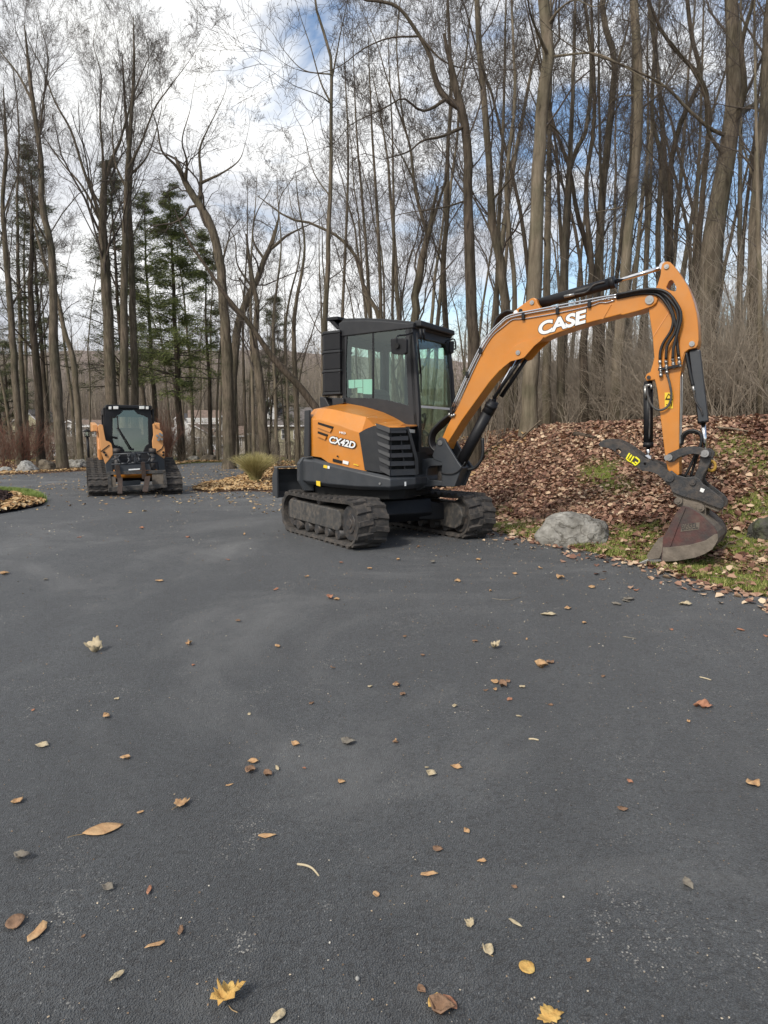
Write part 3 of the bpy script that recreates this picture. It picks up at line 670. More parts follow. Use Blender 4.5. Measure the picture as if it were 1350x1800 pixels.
letters('model_lettering', 'CX42D', onS(579, 777.5), onS(623.5, 788.5), .070, (0, 0, 1), M['white'], hood, off=.035, shear=.14, outline=.055, track_=1.0)
letters('small_lettering', 'HO', onS(597, 761.5), onS(607.5, 763.5), .022, (0, 0, 1), M['white'], hood, off=.03)
def decal(name, pl, m, par, T=(0, -.002, 0)):
    v = MB(); slab(v, pl, Vector(T)); return v.build(name, m, par)
decal('decal', [onS(*a) for a in ((603, 809), (613, 811.5), (612, 817), (602.5, 814.5))], M['white'], hood)
decal('decal', [onS(*a) for a in ((621.5, 815), (630, 817.5), (630, 819), (621.5, 816.8))], M['yellow'], hood)
BWp = [(x, y - .004) for x, y in BW]
def onB(px, py): return E.wall(px, py, BWp)
decal('warning_decal', [onB(*a) for a in ((569, 817), (575.5, 818.5), (575, 823.5), (568.5, 822))], M['yellow'], house)
decal('decal', [onB(*a) for a in ((576, 818.6), (579.8, 819.4), (579.4, 824.2), (575.6, 823.4))], M['white'], house)
decal('warning_decal', [onB(*a) for a in ((555.8, 845), (563, 846), (563, 855), (556.4, 853))], M['yellow'], house)
decal('decal', [onB(*a) for a in ((711, 847), (714, 846.6), (714.2, 854), (711.2, 854.4))], M['white'], house)
v = MB(); p = onB(668, 850); v.cyl(p, p + Vector((0, -.008, 0)), .012, 14); v.build('plug', M['steel'], house)

# ---- louvred side grille
S2 = [(0.335, -0.812), (0.70, -0.785), (0.86, -0.47), (0.84, -.30)]
def og(px, py, off=0.0): return E.wall(px, py, [(x + off * .4, y - off) for x, y in S2])
gr = MB()
gout = [(631, 761), (643, 754), (657, 748.5), (670, 750), (684, 751.5), (715, 751), (722, 760), (732, 808), (733, 833), (722, 838), (700, 836.5), (683, 833), (641, 826), (638, 800)]
pl = [og(a, b) for a, b in gout]; cx = sum(pl, Vector()) / len(pl)
side = [og(*a) for a in [(631, 761), (643, 754), (657, 748.5), (670, 750), (683, 751.5), (683, 833), (641, 826), (637, 800)]]
slab(gr, side, Vector((0.01, .05, 0)))
grille = gr.build('side_grille', M['plastic'], house, bevel=.006)
g2 = MB(); fp = [og(*a, off=-.05) for a in [(683, 751.5), (715, 751), (733, 810), (733, 834), (700, 836.5), (683, 833)]]; slab(g2, fp, Vector((-.04, .03, 0)))
g2.build('recess', M['deep'], grille)
fn_ = MB()
rows = [(752, 753, 761.5, 761), (768, 766, 774.5, 774), (783, 781.5, 790.5, 789.5), (797, 796, 804.5, 803.5), (811, 810.5, 819.5, 818), (825.5, 824, 836.5, 834.5)]
for k, (a0, a1, b0, b1) in enumerate(rows):
    xr = 714.5 + k * 3.6
    A = [og(685, a0, -.005), og(xr, a1, -.005), og(xr, b1, .012), og(685, b0, .012)]
    slab(fn_, A, Vector((-.03, .03, 0)))
    B = [og(660 + k * 1.2, a0 - 8, .0), og(685, a0, .008), og(685, b0, .022), og(662 + k * 1.2, b0 - 9, .012)]
    slab(fn_, B, Vector((0, .02, 0)))
for xa, xb in ((703, 712),):
    A = [og(xa, 765, -.01), og(xa + 2, 765, -.01), og(xb + 2, 832, -.01), og(xb, 832, -.01)]; slab(fn_, A, Vector((-.02, .02, 0)))
fr = [og(715, 750, .012), og(720, 750, .012), og(735, 806, .012), og(736, 834, .012), og(731, 835, .012), og(730, 808, .012)]
slab(fn_, fr, Vector((-.04, .03, 0)))
fr = [og(683, 752, .01), og(716, 751, .01), og(716, 755, .01), og(684, 756, .01)]; slab(fn_, fr, Vector((-.04, .03, 0)))
fn_.build('louvre_slat', M['plastic'], grille, bevel=.003)
decal('work_lamp', [og(a, b, .014) for a, b in ((719, 754), (729.5, 755.5), (729.5, 761), (721, 760.5))], M['steel'], grille)

# ---- cab
yR, yL = -0.15, 0.80
o_ = [(597, 570), (604, 560), (640, 559), (673, 560.4), (718, 564.5), (724, 572), (731, 640), (736.5, 722), (737, 792), (726, 796), (714, 748), (690, 745), (640, 745), (603, 740), (604, 707), (601, 640)]
i_ = [(610, 577), (660, 575), (712, 574.5), (714.5, 640), (717.5, 713), (700, 708), (680, 703), (655, 700), (608.5, 699), (607.5, 640)]
cabm = MB(); cabm.prism(E.xz(o_, yR), yR, yR + .055, holes=[E.xz(i_, yR)])
cab = cabm.build('cab', M['plastic'], house, bevel=.008)
gsm = MB(); gsm.prism(E.xz([(608, 575), (714, 572), (719, 716), (700, 711), (680, 706), (655, 703), (606, 702)], yR), yR + .012, yR + .018)
gl = gsm.build('side_window', M['glass'], cab)
dv = MB(); dv.prism(E.xz([(653.6, 577), (656.4, 577), (656.4, 701), (653.6, 701)], yR), yR + .008, yR + .022); dv.build('window_divider', M['black'], gl)
# front frame: follows the raked front edge
fe = [E.y(a, b, yR) for a, b in ((718, 564.5), (724, 572), (731, 640), (736.5, 722), (737, 792))]
fx = lambda z: float(np.interp(z, [p.z for p in fe][::-1], [p.x for p in fe][::-1]))
zr = fe[1].z; zb = fe[-1].z
def fr3(y, z, t=0): return (fx(z) + t, y, z)
ff = MB(); ro = [(yR, zb - .05), (yL, zb - .05), (yL, zr - .03), (yL - .05, zr + .01), (yR, zr)]
zt = zr - .12
ri = [(yR + .06, zb + .04), (yL - .10, zb + .04), (yL - .09, zt - .12), (yL - .16, zt), (yR + .13, zt), (yR + .06, zt - .06)]
zs_all = sorted({zb - .05, zb + .04, fe[2].z, fe[3].z, zt, zr})
ff.prism(ro, 0, -.05, holes=[ri], fn=lambda a, t, b: (fx(b) + t, a, b)); ff.build('front_frame', M['plastic'], cab, bevel=.006)
wg = MB(); zz = [zb + .03, fe[3].z, fe[2].z, zt + .01]
V = [(fx(z) - .02 - t, y, z) for t in (0, .006) for z in zz for y in (yR + .05, yL - .08)]
F = []
for t in (0, 8): F += [(t + 2 * i, t + 2 * i + 1, t + 2 * i + 3, t + 2 * i + 2) for i in range(3)]
F += [(0, 1, 9, 8), (6, 7, 15, 14)]
wg.add(V, F); ws = wg.build('windscreen', M['glassf'], cab)
sb = MB(); zsb = E.x(757, 716, fx(1.3)).z; sb.box(fx(zsb) - .03, fx(zsb) - .005, yR + .06, yL - .09, zsb - .012, zsb + .014); sb.build('split_bar', M['white'], ws)
wp = MB(); X0 = fx(1.8)
wl = [E.x(a, b, fx(1.75) + .03) for a, b in ((733, 592), (737, 628), (740, 660), (740.5, 690))]; wp.tube(wl, [.012, .014, .010, .005], 6); wp.tube([E.x(733, 585, X0 + .02), E.x(735, 612, X0 + .04), E.x(739, 655, X0 + .04)], .008, 6)
wp.build('wiper', M['black'], cab)
for px in (740, 745.5):
    hz = MB(); hz.tube([E.x(px - 1, 578, X0 + .03), E.x(px, 594, X0 + .03), E.x(px + .3, 602, X0 + .02)], [.02, .014, .004], 6); hz.build('wiper_spindle', M['black'], cab)
# left side with two openings, seen through the near glass
xr_, xf_ = E.y(601, 640, yR).x, fx(1.7)
lf = MB(); lo = [(xr_, .95), (fx(.95), .95), (fx(1.5), 1.5), (fx(zr), zr - .03), (xr_, zr - .03)]
lh1 = [(xr_ + .08, 1.25), (xr_ + .34, 1.25), (xr_ + .34, zr - .14), (xr_ + .08, zr - .14)]; lh2 = [(xr_ + .50, 1.05), (fx(1.2) - .09, 1.05), (fx(1.9) - .09, zr - .14), (xr_ + .50, zr - .14)]
lf.prism(lo, yL - .05, yL, holes=[lh1, lh2]); lf.build('door', M['plastic'], cab, bevel=.006)
lg = MB(); lg.prism([(xr_ + .05, 1.0), (fx(1.1) - .05, 1.0), (fx(1.95) - .05, zr - .1), (xr_ + .05, zr - .1)], yL - .03, yL - .024); lg.build('door_glass', M['glass'], cab)
rf = MB(); rf.prism([(yR, .95), (yL, .95), (yL, zr - .02), (yR, zr - .02)], xr_, xr_ + .05, holes=[[(yR + .10, 1.35), (yL - .1, 1.35), (yL - .1, zr - .15), (yR + .10, zr - .15)]], fn=lambda a, t, b: (t, a, b)); rf.build('rear_frame', M['plastic'], cab, bevel=.006)
rg = MB(); rg.box(xr_ + .02, xr_ + .026, yR + .08, yL - .08, 1.33, zr - .13); rg.build('rear_window', M['glass'], cab)
# roof
rp = [E.y(a, b, yR) for a, b in ((596, 564), (604, 559), (640, 558), (673, 559.2), (718, 563.5))]
rm = MB(); top = [(p.x, p.z) for p in rp] + [(fx(zr) + .03, fe[0].z - .02), (fx(zr) + .02, zr - .03), (rp[0].x + .02, zr - .05)]
Y4 = [yR - .012, yR + .06, yL - .06, yL + .01]; ZD = [-.035, 0, 0, -.035]
ringsR = [[Vector((x, y, z + (dz if i < 5 else 0))) for i, (x, z) in enumerate(top)] for y, dz in zip(Y4, ZD)]
loft(rm, ringsR); roof = rm.build('roof', M['plastic'], cab, bevel=.01)
vs_ = MB(); vs_.prism([(yR + .05, fe[0].z - .06), (yL - .05, fe[0].z - .06), (yL - .05, fe[0].z + .0), (yR + .05, fe[0].z + .01)], 0, .09, fn=lambda a, t, b: (fx(zr) + t, a, b)); vs_.build('roof_visor', M['plastic'], roof, bevel=.015)
bl = MB(); p = E.y(587, 566, -.08)
bl.box(p.x - .10, p.x + .07, p.y - .02, p.y + .22, p.z + .02, p.z + .06); bl.prism([(p.x - .08, p.z + .02), (p.x - .01, p.z + .02), (p.x + .10, p.z - .09), (p.x + .04, p.z - .09)], p.y, p.y + .15)
bl.build('rear_work_lamp', M['black'], roof, bevel=.006)
# louvred cowl behind the cab
CP = [(xr_ + .005, -.20), (xr_ - .24, -.19), (xr_ - .36, -.06), (xr_ - .34, .02), (xr_ + .0, .06)]
zc = [E.y(590, b, -.19).z for b in (691, 651.5, 617.5, 583)]
cw = MB()
for a, b in zip(zc[:-1], zc[1:]): loft(cw, [ring(CP, a + .014), ring(CP, b - .014)])
cwo = cw.build('rear_cowl', M['black'], cab, bevel=.012)
for z in zc:
    rr_ = MB(); loft(rr_, [ring(CP, z - (.016 if z != zc[3] else .018), -.010), ring(CP, z + .014, -.010)]); rr_.build('cowl_band', M['plastic'], cwo, bevel=.006)
hp = MB(); p = [E.y(a, b, -.12) for a, b in ((564, 697), (574, 699), (583, 716), (565, 718))]
hp.prism([(q.x, q.z) for q in p], -.15, .25); p = [E.y(a, b, -.2) for a, b in ((583, 700), (603, 700), (604, 712), (584, 714))]; hp.prism([(q.x, q.z) for q in p], -.2, .3)
hp.build('fuel_cap_housing', M['plastic'], house, bevel=.012)
# mirrors and handrail
def mirror(pl, arm, yc, thick, ya):
    m_ = MB(); m_.prism(E.xz(pl, yc), yc, yc + thick); mo = m_.build('mirror', M['black'], cab, bevel=.018, seg=3)
    a_ = MB(); a_.tube(spline(arm, 4), .009, 8); a_.build('mirror_arm', M['black'], mo)
    return mo
mo = mirror([(686, 597), (689, 595), (712, 594.5), (714.5, 597), (714, 620), (711, 623), (690, 622.5), (687, 620)], [E.y(725, 585, yR), E.y(714, 588.5, yR - .1), E.y(701, 590, -.36), E.y(697, 594, -.40), E.y(697, 606, -.40)], -.40, .05, yR)
kb = MB(); p = E.y(698, 608, -.41); kb.cyl(p, p + Vector((0, -.02, 0)), .03, 16); kb.build('mirror_mount', M['deep'], mo)
m2 = MB(); P_ = [E.x(a, b, .62) for a, b in ((789, 601), (794.5, 599.5), (795.5, 603), (795, 620), (790.5, 623), (789, 619))]; slab(m2, P_, Vector((.025, 0, 0))); m2o = m2.build('mirror', M['black'], cab, bevel=.008)
m3 = MB(); m3.tube(spline([E.x(a, b, .60) for a, b in ((783, 602), (790, 598), (797, 596), (800, 600), (801, 612), (798, 614))], 4), .009, 8); m3.build('mirror_arm', M['black'], m2o)
h_ = MB(); h_.tube(spline([E.x(a, b, .60) for a, b in ((785, 646), (792, 646), (795, 652), (797, 680), (798, 712), (794, 718))], 4), .012, 8); h_.build('grab_rail', M['black'], cab)
# inside: seat, console, levers, papers stuck to the far side of the glass
st = MB(); sx = xr_ + .20; st.prism([(sx, 1.02), (sx + .46, 1.05), (sx + .48, 1.14), (sx + .12, 1.16), (sx + .04, 1.70), (sx - .02, 1.78), (sx - .10, 1.76), (sx - .08, 1.1)], .12, .58); st.build('seat', M['seat'], cab, bevel=.04, seg=3)
cn = MB(); cn.prism([(sx, .95), (sx + .55, .95), (sx + .55, 1.20), (sx + .40, 1.32), (sx, 1.25)], -.06, .08); cn.prism([(sx, .95), (sx + .55, .95), (sx + .55, 1.20), (sx + .40, 1.32), (sx, 1.25)], .62, .72)
cn.box(xf_ - .28, xf_ - .08, .0, .14, 1.0, 1.36); cn.build('console', M['seat'], cab, bevel=.02)
for yy in (.0, .66):
    lv = MB(); lv.tube([(sx + .46, yy, 1.25), (sx + .50, yy, 1.40), (sx + .47, yy, 1.46)], [.014, .016, .032], 10); lv.build('control_lever', M['black'], cab)
fl2 = MB(); fl2.box(xr_ + .03, fx(.95) - .03, yR + .05, yL - .05, .90, .95); fl2.build('cab_floor', M['deep'], cab)
for k, pl in enumerate(([(612.5, 668), (623, 667.5), (623, 682.5), (613, 682.5)], [(624, 667.5), (637.3, 667), (637.3, 681), (624, 681.5)], [(628.3, 682), (637.3, 681.6), (637.3, 691), (628.5, 690.5)], [(638.4, 667), (654, 666.5), (654, 693), (638.4, 692.5)])):
    decal('paper_sheet', [(a, yR + .030, b) for a, b in E.xz(pl, yR + .03)], M['paper'], gl, (0, .002, 0))

# ---- swing post
sp_ = MB(); ear = [(759.6, 801), (764.5, 787), (769, 772), (774, 768), (781.6, 771.5), (787, 783), (805, 812), (813, 823), (808.5, 830.5), (798.7, 856), (776, 855), (776.7, 838), (776.7, 812), (762, 807)]
er = E.xz(ear, -.15); sp_.prism(er, -.15, -.112); sp_.prism(er, .112, .15)
lo_ = E.xz([(776, 812), (804, 814), (811, 823), (806, 831), (796, 856), (776, 855)], -.11); sp_.prism(lo_, -.113, .113)
post = sp_.build('swing_post', M['skirt'], ex, bevel=.008)
bk = MB(); br = E.xz([(712, 826), (733, 812), (748, 806), (778, 808), (778, 818), (756, 819), (751, 824), (750, 836), (754, 843), (778, 846), (778, 854), (748, 856), (735, 862), (712, 864)], -.14)
bk.prism(br, -.14, .16); bk.build('swing_bracket', M['skirt'], house, bevel=.01)
pc = MB(); a = E.y(777, 806, 0); b = E.y(777, 856, 0); pc.cyl((a.x, 0, a.z), (a.x, 0, b.z), .05, 18); pc.build('swing_pin', M['worn'], post)
# ---- boom
def pin(px, py, y, r, par, m='steel', dy=-.014, rim=True):
    p = E.y(px, py, y); v = MB(); v.cyl(p, p + Vector((0, dy, 0)), r, 18); v.cyl(p, p + Vector((0, dy * 1.3, 0)), r * .45, 12)
    o = v.build('pin', M[m], par)
    return p
BO = [(775, 786), (777, 770), (786, 749), (807, 710), (828, 662), (846, 614), (858, 592), (878, 573), (896, 556), (908, 543), (920, 534), (933, 524.5), (938.6, 523), (943, 526), (945.5, 534), (951, 543), (1000, 537), (1071, 526), (1110, 520), (1140, 514.5), (1148, 515), (1153.5, 518.5), (1156, 526.4), (1153, 533), (1147, 538), (1124, 546), (1094, 554), (1091, 552.5), (1035, 567), (992, 581), (966, 590), (954, 596), (936, 602), (916, 610), (903, 620), (893, 634), (880, 655), (860, 684), (811, 758), (792, 786), (783, 790)]
BO = [(775, 786), (777, 770), (786, 749), (807, 710), (828, 662), (846, 614), (858, 592), (878, 573), (896, 556), (908, 543), (920, 534), (933, 524.5), (938.6, 523), (943, 526), (945.5, 534), (951, 543), (1000, 537), (1071, 526), (1110, 520), (1140, 514.5), (1148, 515), (1153.5, 518.5), (1156, 526.4), (1153, 533), (1147, 538), (1124, 546), (1094, 554), (1091, 552.5), (1035, 567), (992, 581), (966, 590), (954, 596), (930, 604), (912, 612), (898, 624), (884, 645), (860, 672), (811, 740), (788, 777), (783, 790)]
bm_ = MB(); bm_.prism(E.xz(BO, -.105), -.105, .105); boom = bm_.build('boom', M['orange'], ex, bevel=.010)
lug = MB(); LG = [(878, 652), (890, 626), (903, 609), (918, 601), (956, 592), (950, 599), (939, 608), (932, 616), (921, 628.5), (914, 631), (897, 635.5), (884, 646)]
lp = E.xz(LG, -.118)
for y0_, y1_ in ((-.118, -.100), (.100, .118)): lug.prism(lp, y0_, y1_)
lug.build('cylinder_lug', M['orange'], boom, bevel=.003)
sf = MB(); sf.prism(E.xz([(1055.5, 561), (1060, 561), (1075, 535), (1072, 534)], -.112), -.112, -.104); sf.build('weld_rib', M['orange'], boom, bevel=.002)
pin(774, 778.5, -.15, .028, boom); pin(935.5, 532, -.105, .022, boom); pin(911, 620, -.118, .024, boom); pin(1142, 527.5, -.105, .040, boom, 'steel')
v = MB(); p = E.y(915, 546.5, -.106); v.cyl(p, p + Vector((0, -.002, 0)), .022, 18); v.build('hole', M['deep'], boom)  # flat black disc on the face, the hole's shade put into its colour
v = MB(); p = E.y(906.5, 549, -.106); v.cyl(p, p + Vector((0, -.003, 0)), .022, 18); v.build('round_decal', M['white'], boom)
letters('brand_lettering', 'CASE', E.y(949.5, 588.5, -.105), E.y(1032, 566, -.105), .118, (0, 0, 1), M['white'], boom, off=.042, shear=.18, outline=.03, track_=.97)
# steel lines clipped along the boom
def line(pts, y, r, name, m, par, k=5, n=8):
    v = MB(); v.tube(spline([E.y(a, b, y) for a, b in pts], k), r, n); return v.build(name, M[m], par)
for j, dy in enumerate((0, 1)):
    line([(791 + 3 * j, 724 + dy), (822 + 2.5 * j, 655 + dy), (843 + 3 * j, 612 + 2 * j), (860 + 2 * j, 586 + 3 * j), (880, 566 + 4 * j), (897, 554 + 4 * j), (945, 544 + 4 * j), (1000, 533.5 + 5 * j), (1036, 526.5 + 5 * j), (1062, 521.5 + 4 * j), (1088, 517.5 + 4 * j)], -.125 - .0 * j, .0085, 'hydraulic_line', 'chrome', boom, 3)
line([(799, 722), (829, 657), (849, 616), (866, 590), (885, 574), (901, 562), (922, 560), (981, 550), (1037, 538), (1054, 532), (1066, 532), (1080, 528)], -.115, .006, 'hydraulic_line', 'chrome', boom, 3)
for px, py in ((981, 547), (1037, 535), (921, 557), (823, 659), (846, 617), (795, 722)):
    v = MB(); p = E.y(px, py, -.106); v.box(p.x - .016, p.x + .016, p.y - .035, p.y, p.z - .035, p.z + .035); v.build('line_clamp', M['black'], boom, bevel=.006)
for k, (a, b) in enumerate(((791, 726), (795, 728), (799, 727))):
    line([(a, b), (a - 2.5, b + 6)], -.12, .014, 'fitting', 'steel', boom, 1)
# stick cylinder on top of the boom
def cyl_part(name, p, q, r, par, m='black', rod=None, rr=0.02, y=0.0, base=None):
    P_, Q_ = E.y(*p, y), E.y(*q, y); d = (Q_ - P_).normalized()
    v = MB(); v.cyl(P_, Q_, r, 24); v.cyl(Q_ - d * .035, Q_ + d * .012, r * 1.09, 24)
    v.cyl(P_ - d * .03, P_ + d * .02, r * .9, 20)
    o = v.build(name, M[m], par)
    if rod: v = MB(); v.cyl(Q_, E.y(*rod, y), rr, 16); e_ = E.y(*rod, y); v.cyl(e_ + Vector((0, -.05, 0)), e_ + Vector((0, .05, 0)), rr * 1.8, 18); v.build('rod', M['chrome'], o)
    return o
c1 = cyl_part('stick_cylinder', (947, 534), (1079, 496), .053, ex, rod=(1168, 469), rr=.021, y=-.0)
line([(994, 521), (1004, 518.5), (1014, 517), (1031, 513), (1044, 501), (1064, 495)], -.06, .010, 'hard_line', 'worn', c1)
line([(992, 521.5), (1010, 517.5)], -.065, .016, 'fitting', 'steel', c1, 1)
# boom cylinder under it
c2 = cyl_part('boom_cylinder', (806, 822), (864, 712), .062, ex, rod=(911, 620), rr=.024, y=0)
v = MB(); v.tube([E.y(868, 700, -.045), E.y(921, 622, -.045)], [.020, .020], 10); v.tube([E.y(881, 697, .045), E.y(925, 632, .045)], [.024, .020], 10); v.build('rod_guard', M['black'], c2)
v = MB(); v.tube([E.y(857, 726, 0), E.y(868, 705, 0)], [.066, .058], 20); v.build('gland', M['black'], c2)
line([(848, 770), (849, 790), (846, 808), (835, 822), (822, 826)], -.03, .018, 'hose', 'hose', c2)
line([(776, 832), (795, 833), (808, 826), (818, 812)], -.165, .007, 'hose', 'hose', c2)
for j in range(4):
    line([(793 + j, 727 + j), (775 + 2 * j, 741 + 2 * j), (760 + 2.4 * j, 757 + 1 * j), (755 + 2.6 * j, 772), (758 + 2.4 * j, 786 - j), (768 + 2 * j, 795 - j)], -.10 + .045 * j, .018, 'hose', 'hose', boom)
    line([(905 - j, 549 + j), (890 - j, 547 + 3 * j), (873 + j, 560 + 3 * j), (866 + 2 * j, 580 + j)], -.03 + .02 * j, .014, 'hose', 'hose', boom)
# ---- stick
SO = [(1161, 483), (1162, 471), (1164, 464), (1168, 460.5), (1173, 459.5), (1178, 460.6), (1184.4, 467), (1193, 478), (1201, 490), (1209, 503), (1215, 516.7), (1220.5, 533), (1224.7, 550), (1227, 566), (1228, 582), (1228.5, 598), (1227, 607), (1224, 611.8), (1211, 614.6), (1205, 619.4), (1200.5, 635), (1197.5, 651), (1195.5, 664), (1194, 744), (1193.5, 790), (1194, 834), (1186, 838), (1176, 838), (1172, 818), (1167.5, 788), (1160.5, 729), (1155, 684), (1151, 667), (1137, 669.6), (1133.8, 664), (1137, 657), (1143, 654), (1147, 641), (1150, 628), (1147, 589), (1141, 550), (1140, 530), (1150, 510), (1156, 500)]
SH = [(1176, 494.5), (1180, 492), (1183.5, 494), (1189, 505), (1188.6, 511), (1186, 512.5), (1173, 509), (1171, 505)]
sm = MB(); sm.prism(E.xz(SO, -.075), -.075, .075, holes=[E.xz(SH, -.075)]); stick = sm.build('stick', M['orange'], ex, bevel=.008)
pp = MB(); PO = [(1161.5, 483), (1162.5, 471), (1164.5, 464), (1168, 461), (1173, 460), (1178, 461), (1184, 467.5), (1193, 479), (1200.5, 491), (1208.5, 504), (1214.5, 517.5), (1220, 534), (1224, 551), (1226.5, 567), (1227.5, 582), (1228, 598), (1226, 607), (1223, 611), (1210.5, 613.8), (1203, 619.4), (1199, 632), (1195, 640), (1195, 585), (1196, 560), (1190, 540), (1178, 524), (1166, 518), (1157, 512), (1157, 500)]
pp.prism(E.xz(PO, -.082), -.086, -.072, holes=[E.xz(SH, -.082)]); pp.build('side_plate', M['orange'], stick, bevel=.002)
wr = MB(); wr.prism(E.xz([(1147.5, 591), (1176.5, 546), (1177.5, 547), (1148.5, 592.5)], -.077), -.079, -.074); wr.build('weld_rib', M['orange_old'], stick)
pin(1172, 469, -.086, .022, stick); pin(1216.5, 604.5, -.086, .024, stick); pin(1140.5, 663.5, -.076, .018, stick, 'worn')
decal('warning_decal', [(a, -.078, b) for a, b in E.xz([(1168.5, 690), (1183, 690), (1183, 718), (1168.5, 718)], -.078)], M['yellow'], stick)
v = MB()
for a, b in (((1170.5, 701), (1175.5, 692)), ((1175.5, 692), (1181, 701)), ((1181, 701), (1170.5, 701)), ((1169, 702.5), (1182.5, 702.5)), ((1180.5, 714), (1180.5, 707)), ((1171, 711), (1178, 713))):
    v.tube([E.y(*a, -.081), E.y(*b, -.081)], .0035, 5)
v.build('warning_sign_mark', M['deep'], stick)
# hoses over the elbow down to the fittings
HP = [[(1084, 524), (1125, 516.5), (1155, 518), (1172, 535), (1183, 558), (1180, 580), (1166, 603), (1161, 618), (1160, 632)],
      [(1084, 521), (1130, 512), (1162, 514), (1186, 538), (1192, 560), (1186, 585), (1173, 608), (1170.6, 632)],
      [(1084, 518), (1138, 508.5), (1172, 514), (1193, 540), (1197, 560), (1190, 588), (1184, 612), (1182.5, 630)],
      [(1088, 520), (1135, 510), (1165, 518), (1182, 548), (1188, 575), (1190, 600), (1193, 627)]]
for j, h in enumerate(HP): line(h, -.115 - .018 * (j % 3), .0135, 'hose', 'hose', stick)
for j, (a, b) in enumerate(((1160, 633), (1170.6, 633), (1182.5, 630), (1193, 627.5))):
    v = MB(); p = E.y(a, b, -.115); q_ = E.y(a + 2, b + (30 if j == 0 else 24 if j == 1 else 18), -.10)
    for t0, t1, r_ in ((0, .25, .016), (.25, .38, .011), (.38, .55, .017), (.55, .62, .022), (.62, .78, .014), (.78, 1, .017)): v.cyl(p.lerp(q_, t0), p.lerp(q_, t1), r_, 8)
    v.build('fitting', M['steel'], stick)
v = MB(); v.prism(E.xz([(1158, 648), (1196, 641), (1196, 645), (1158, 652)], -.09), -.125, -.075); v.build('fitting_bracket', M['black'], stick)
line([(1173, 658), (1178, 678), (1180, 697), (1174, 714), (1160, 721), (1147, 714), (1140, 700), (1137, 684), (1138, 678)], -.115, .011, 'hose', 'frame', stick)
line([(1199.5, 655), (1199, 700), (1197.5, 750), (1197, 787)], -.03, .007, 'hydraulic_line', 'steel', stick)
line([(1196.5, 655), (1196.5, 700), (1195.5, 750), (1195, 785)], -.05, .006, 'hydraulic_line', 'steel', stick)
line([(1197, 782), (1199, 766), (1211, 757), (1227, 759), (1233, 770), (1230, 785), (1222, 800), (1212, 822), (1203, 838)], -.03, .013, 'hose', 'hose', stick)
line([(1199, 782), (1202, 768), (1213, 760), (1229, 763), (1234, 775), (1228, 795), (1222, 812), (1214, 838)], .02, .013, 'hose', 'hose', stick)
# bucket cylinder: square-backed barrel
c3 = cyl_part('bucket_cylinder', (1218.5, 618), (1236, 741), .045, ex, rod=(1240, 797), rr=.022, y=0)
v = MB(); P_ = [E.y(a, b, -.05) for a, b in ((1211.5, 616), (1229.5, 614), (1244.5, 741), (1228, 743))]; v.prism([(p.x, p.z) for p in P_], -.05, .03); v.build('barrel_guard', M['skirt'], c3, bevel=.012)
line([(1206, 620), (1210, 640), (1215, 665), (1218, 678)], -.055, .016, 'hose', 'hose', c3)
v = MB(); v.cyl(E.y(1218, 677, -.055), E.y(1220, 691, -.055), .014, 8); v.build('fitting', M['steel'], c3)
line([(1220, 690), (1223, 706), (1232, 720), (1235, 730)], -.065, .008, 'hard_line', 'worn', c3)
# thumb cylinder
c4 = cyl_part('thumb_cylinder', (1139.5, 676), (1139.6, 784), .044, ex, rod=(1139.5, 806), rr=.02, y=0)
line([(1142, 698), (1142, 740), (1141, 772)], -.052, .008, 'hard_line', 'worn', c4)
v = MB()
for a, b in (((1134, 678), (1145, 676)), ((1145, 676), (1145, 684)), ((1134, 678), (1134.5, 700))): v.cyl(E.y(*a, -.055), E.y(*b, -.055), .013, 8)
v.build('fitting', M['steel'], c4)
# ---- linkage
lk = MB(); AR = [(1171.5, 803), (1174, 797.5), (1183, 793.5), (1196, 788), (1211, 784.5), (1230, 786), (1243, 789), (1250, 795), (1249.5, 802), (1240, 806), (1231, 799.5), (1219, 797.5), (1204, 799.5), (1192, 805), (1184.5, 811), (1177, 812.5), (1172, 809)]
for y0_, y1_ in ((-.125, -.085), (.085, .125)): lk.prism(E.xz(AR, -.125), y0_, y1_)
link1 = lk.build('tipping_link', M['worn'], ex, bevel=.008)
pin(1177, 804, -.125, .030, link1, 'steel', -.03); pin(1240, 797, -.125, .034, link1, 'steel', -.03)
v = MB(); a = E.y(1240, 797, 0); v.cyl((a.x, -.125, a.z), (a.x, .125, a.z), .03, 18); a = E.y(1177, 804, 0); v.cyl((a.x, -.125, a.z), (a.x, .125, a.z), .026, 18); v.build('cross_pin', M['steel'], link1)
l2 = MB(); A2 = [(1231, 800), (1238, 804), (1250, 801), (1249, 813), (1244, 824), (1238, 834), (1233, 846), (1226, 856), (1216, 852), (1219, 840), (1227, 822), (1230, 808)]
for y0_, y1_ in ((-.083, -.045), (.045, .083)): l2.prism(E.xz(A2, -.083), y0_, y1_)
link2 = l2.build('bucket_link', M['worn'], ex, bevel=.008)
ey = MB(); pts = [E.y(1250 + 7.5 * math.cos(t), 819 + 8.5 * math.sin(t), .02) for t in np.linspace(0, 2 * math.pi, 22)[:-1]]; ey.tube(pts, .014, 8, closed=True); ey.build('lifting_eye', mat('worn yellow paint', (0.45, 0.26, 0.03), .6, dirt=.5), link2)
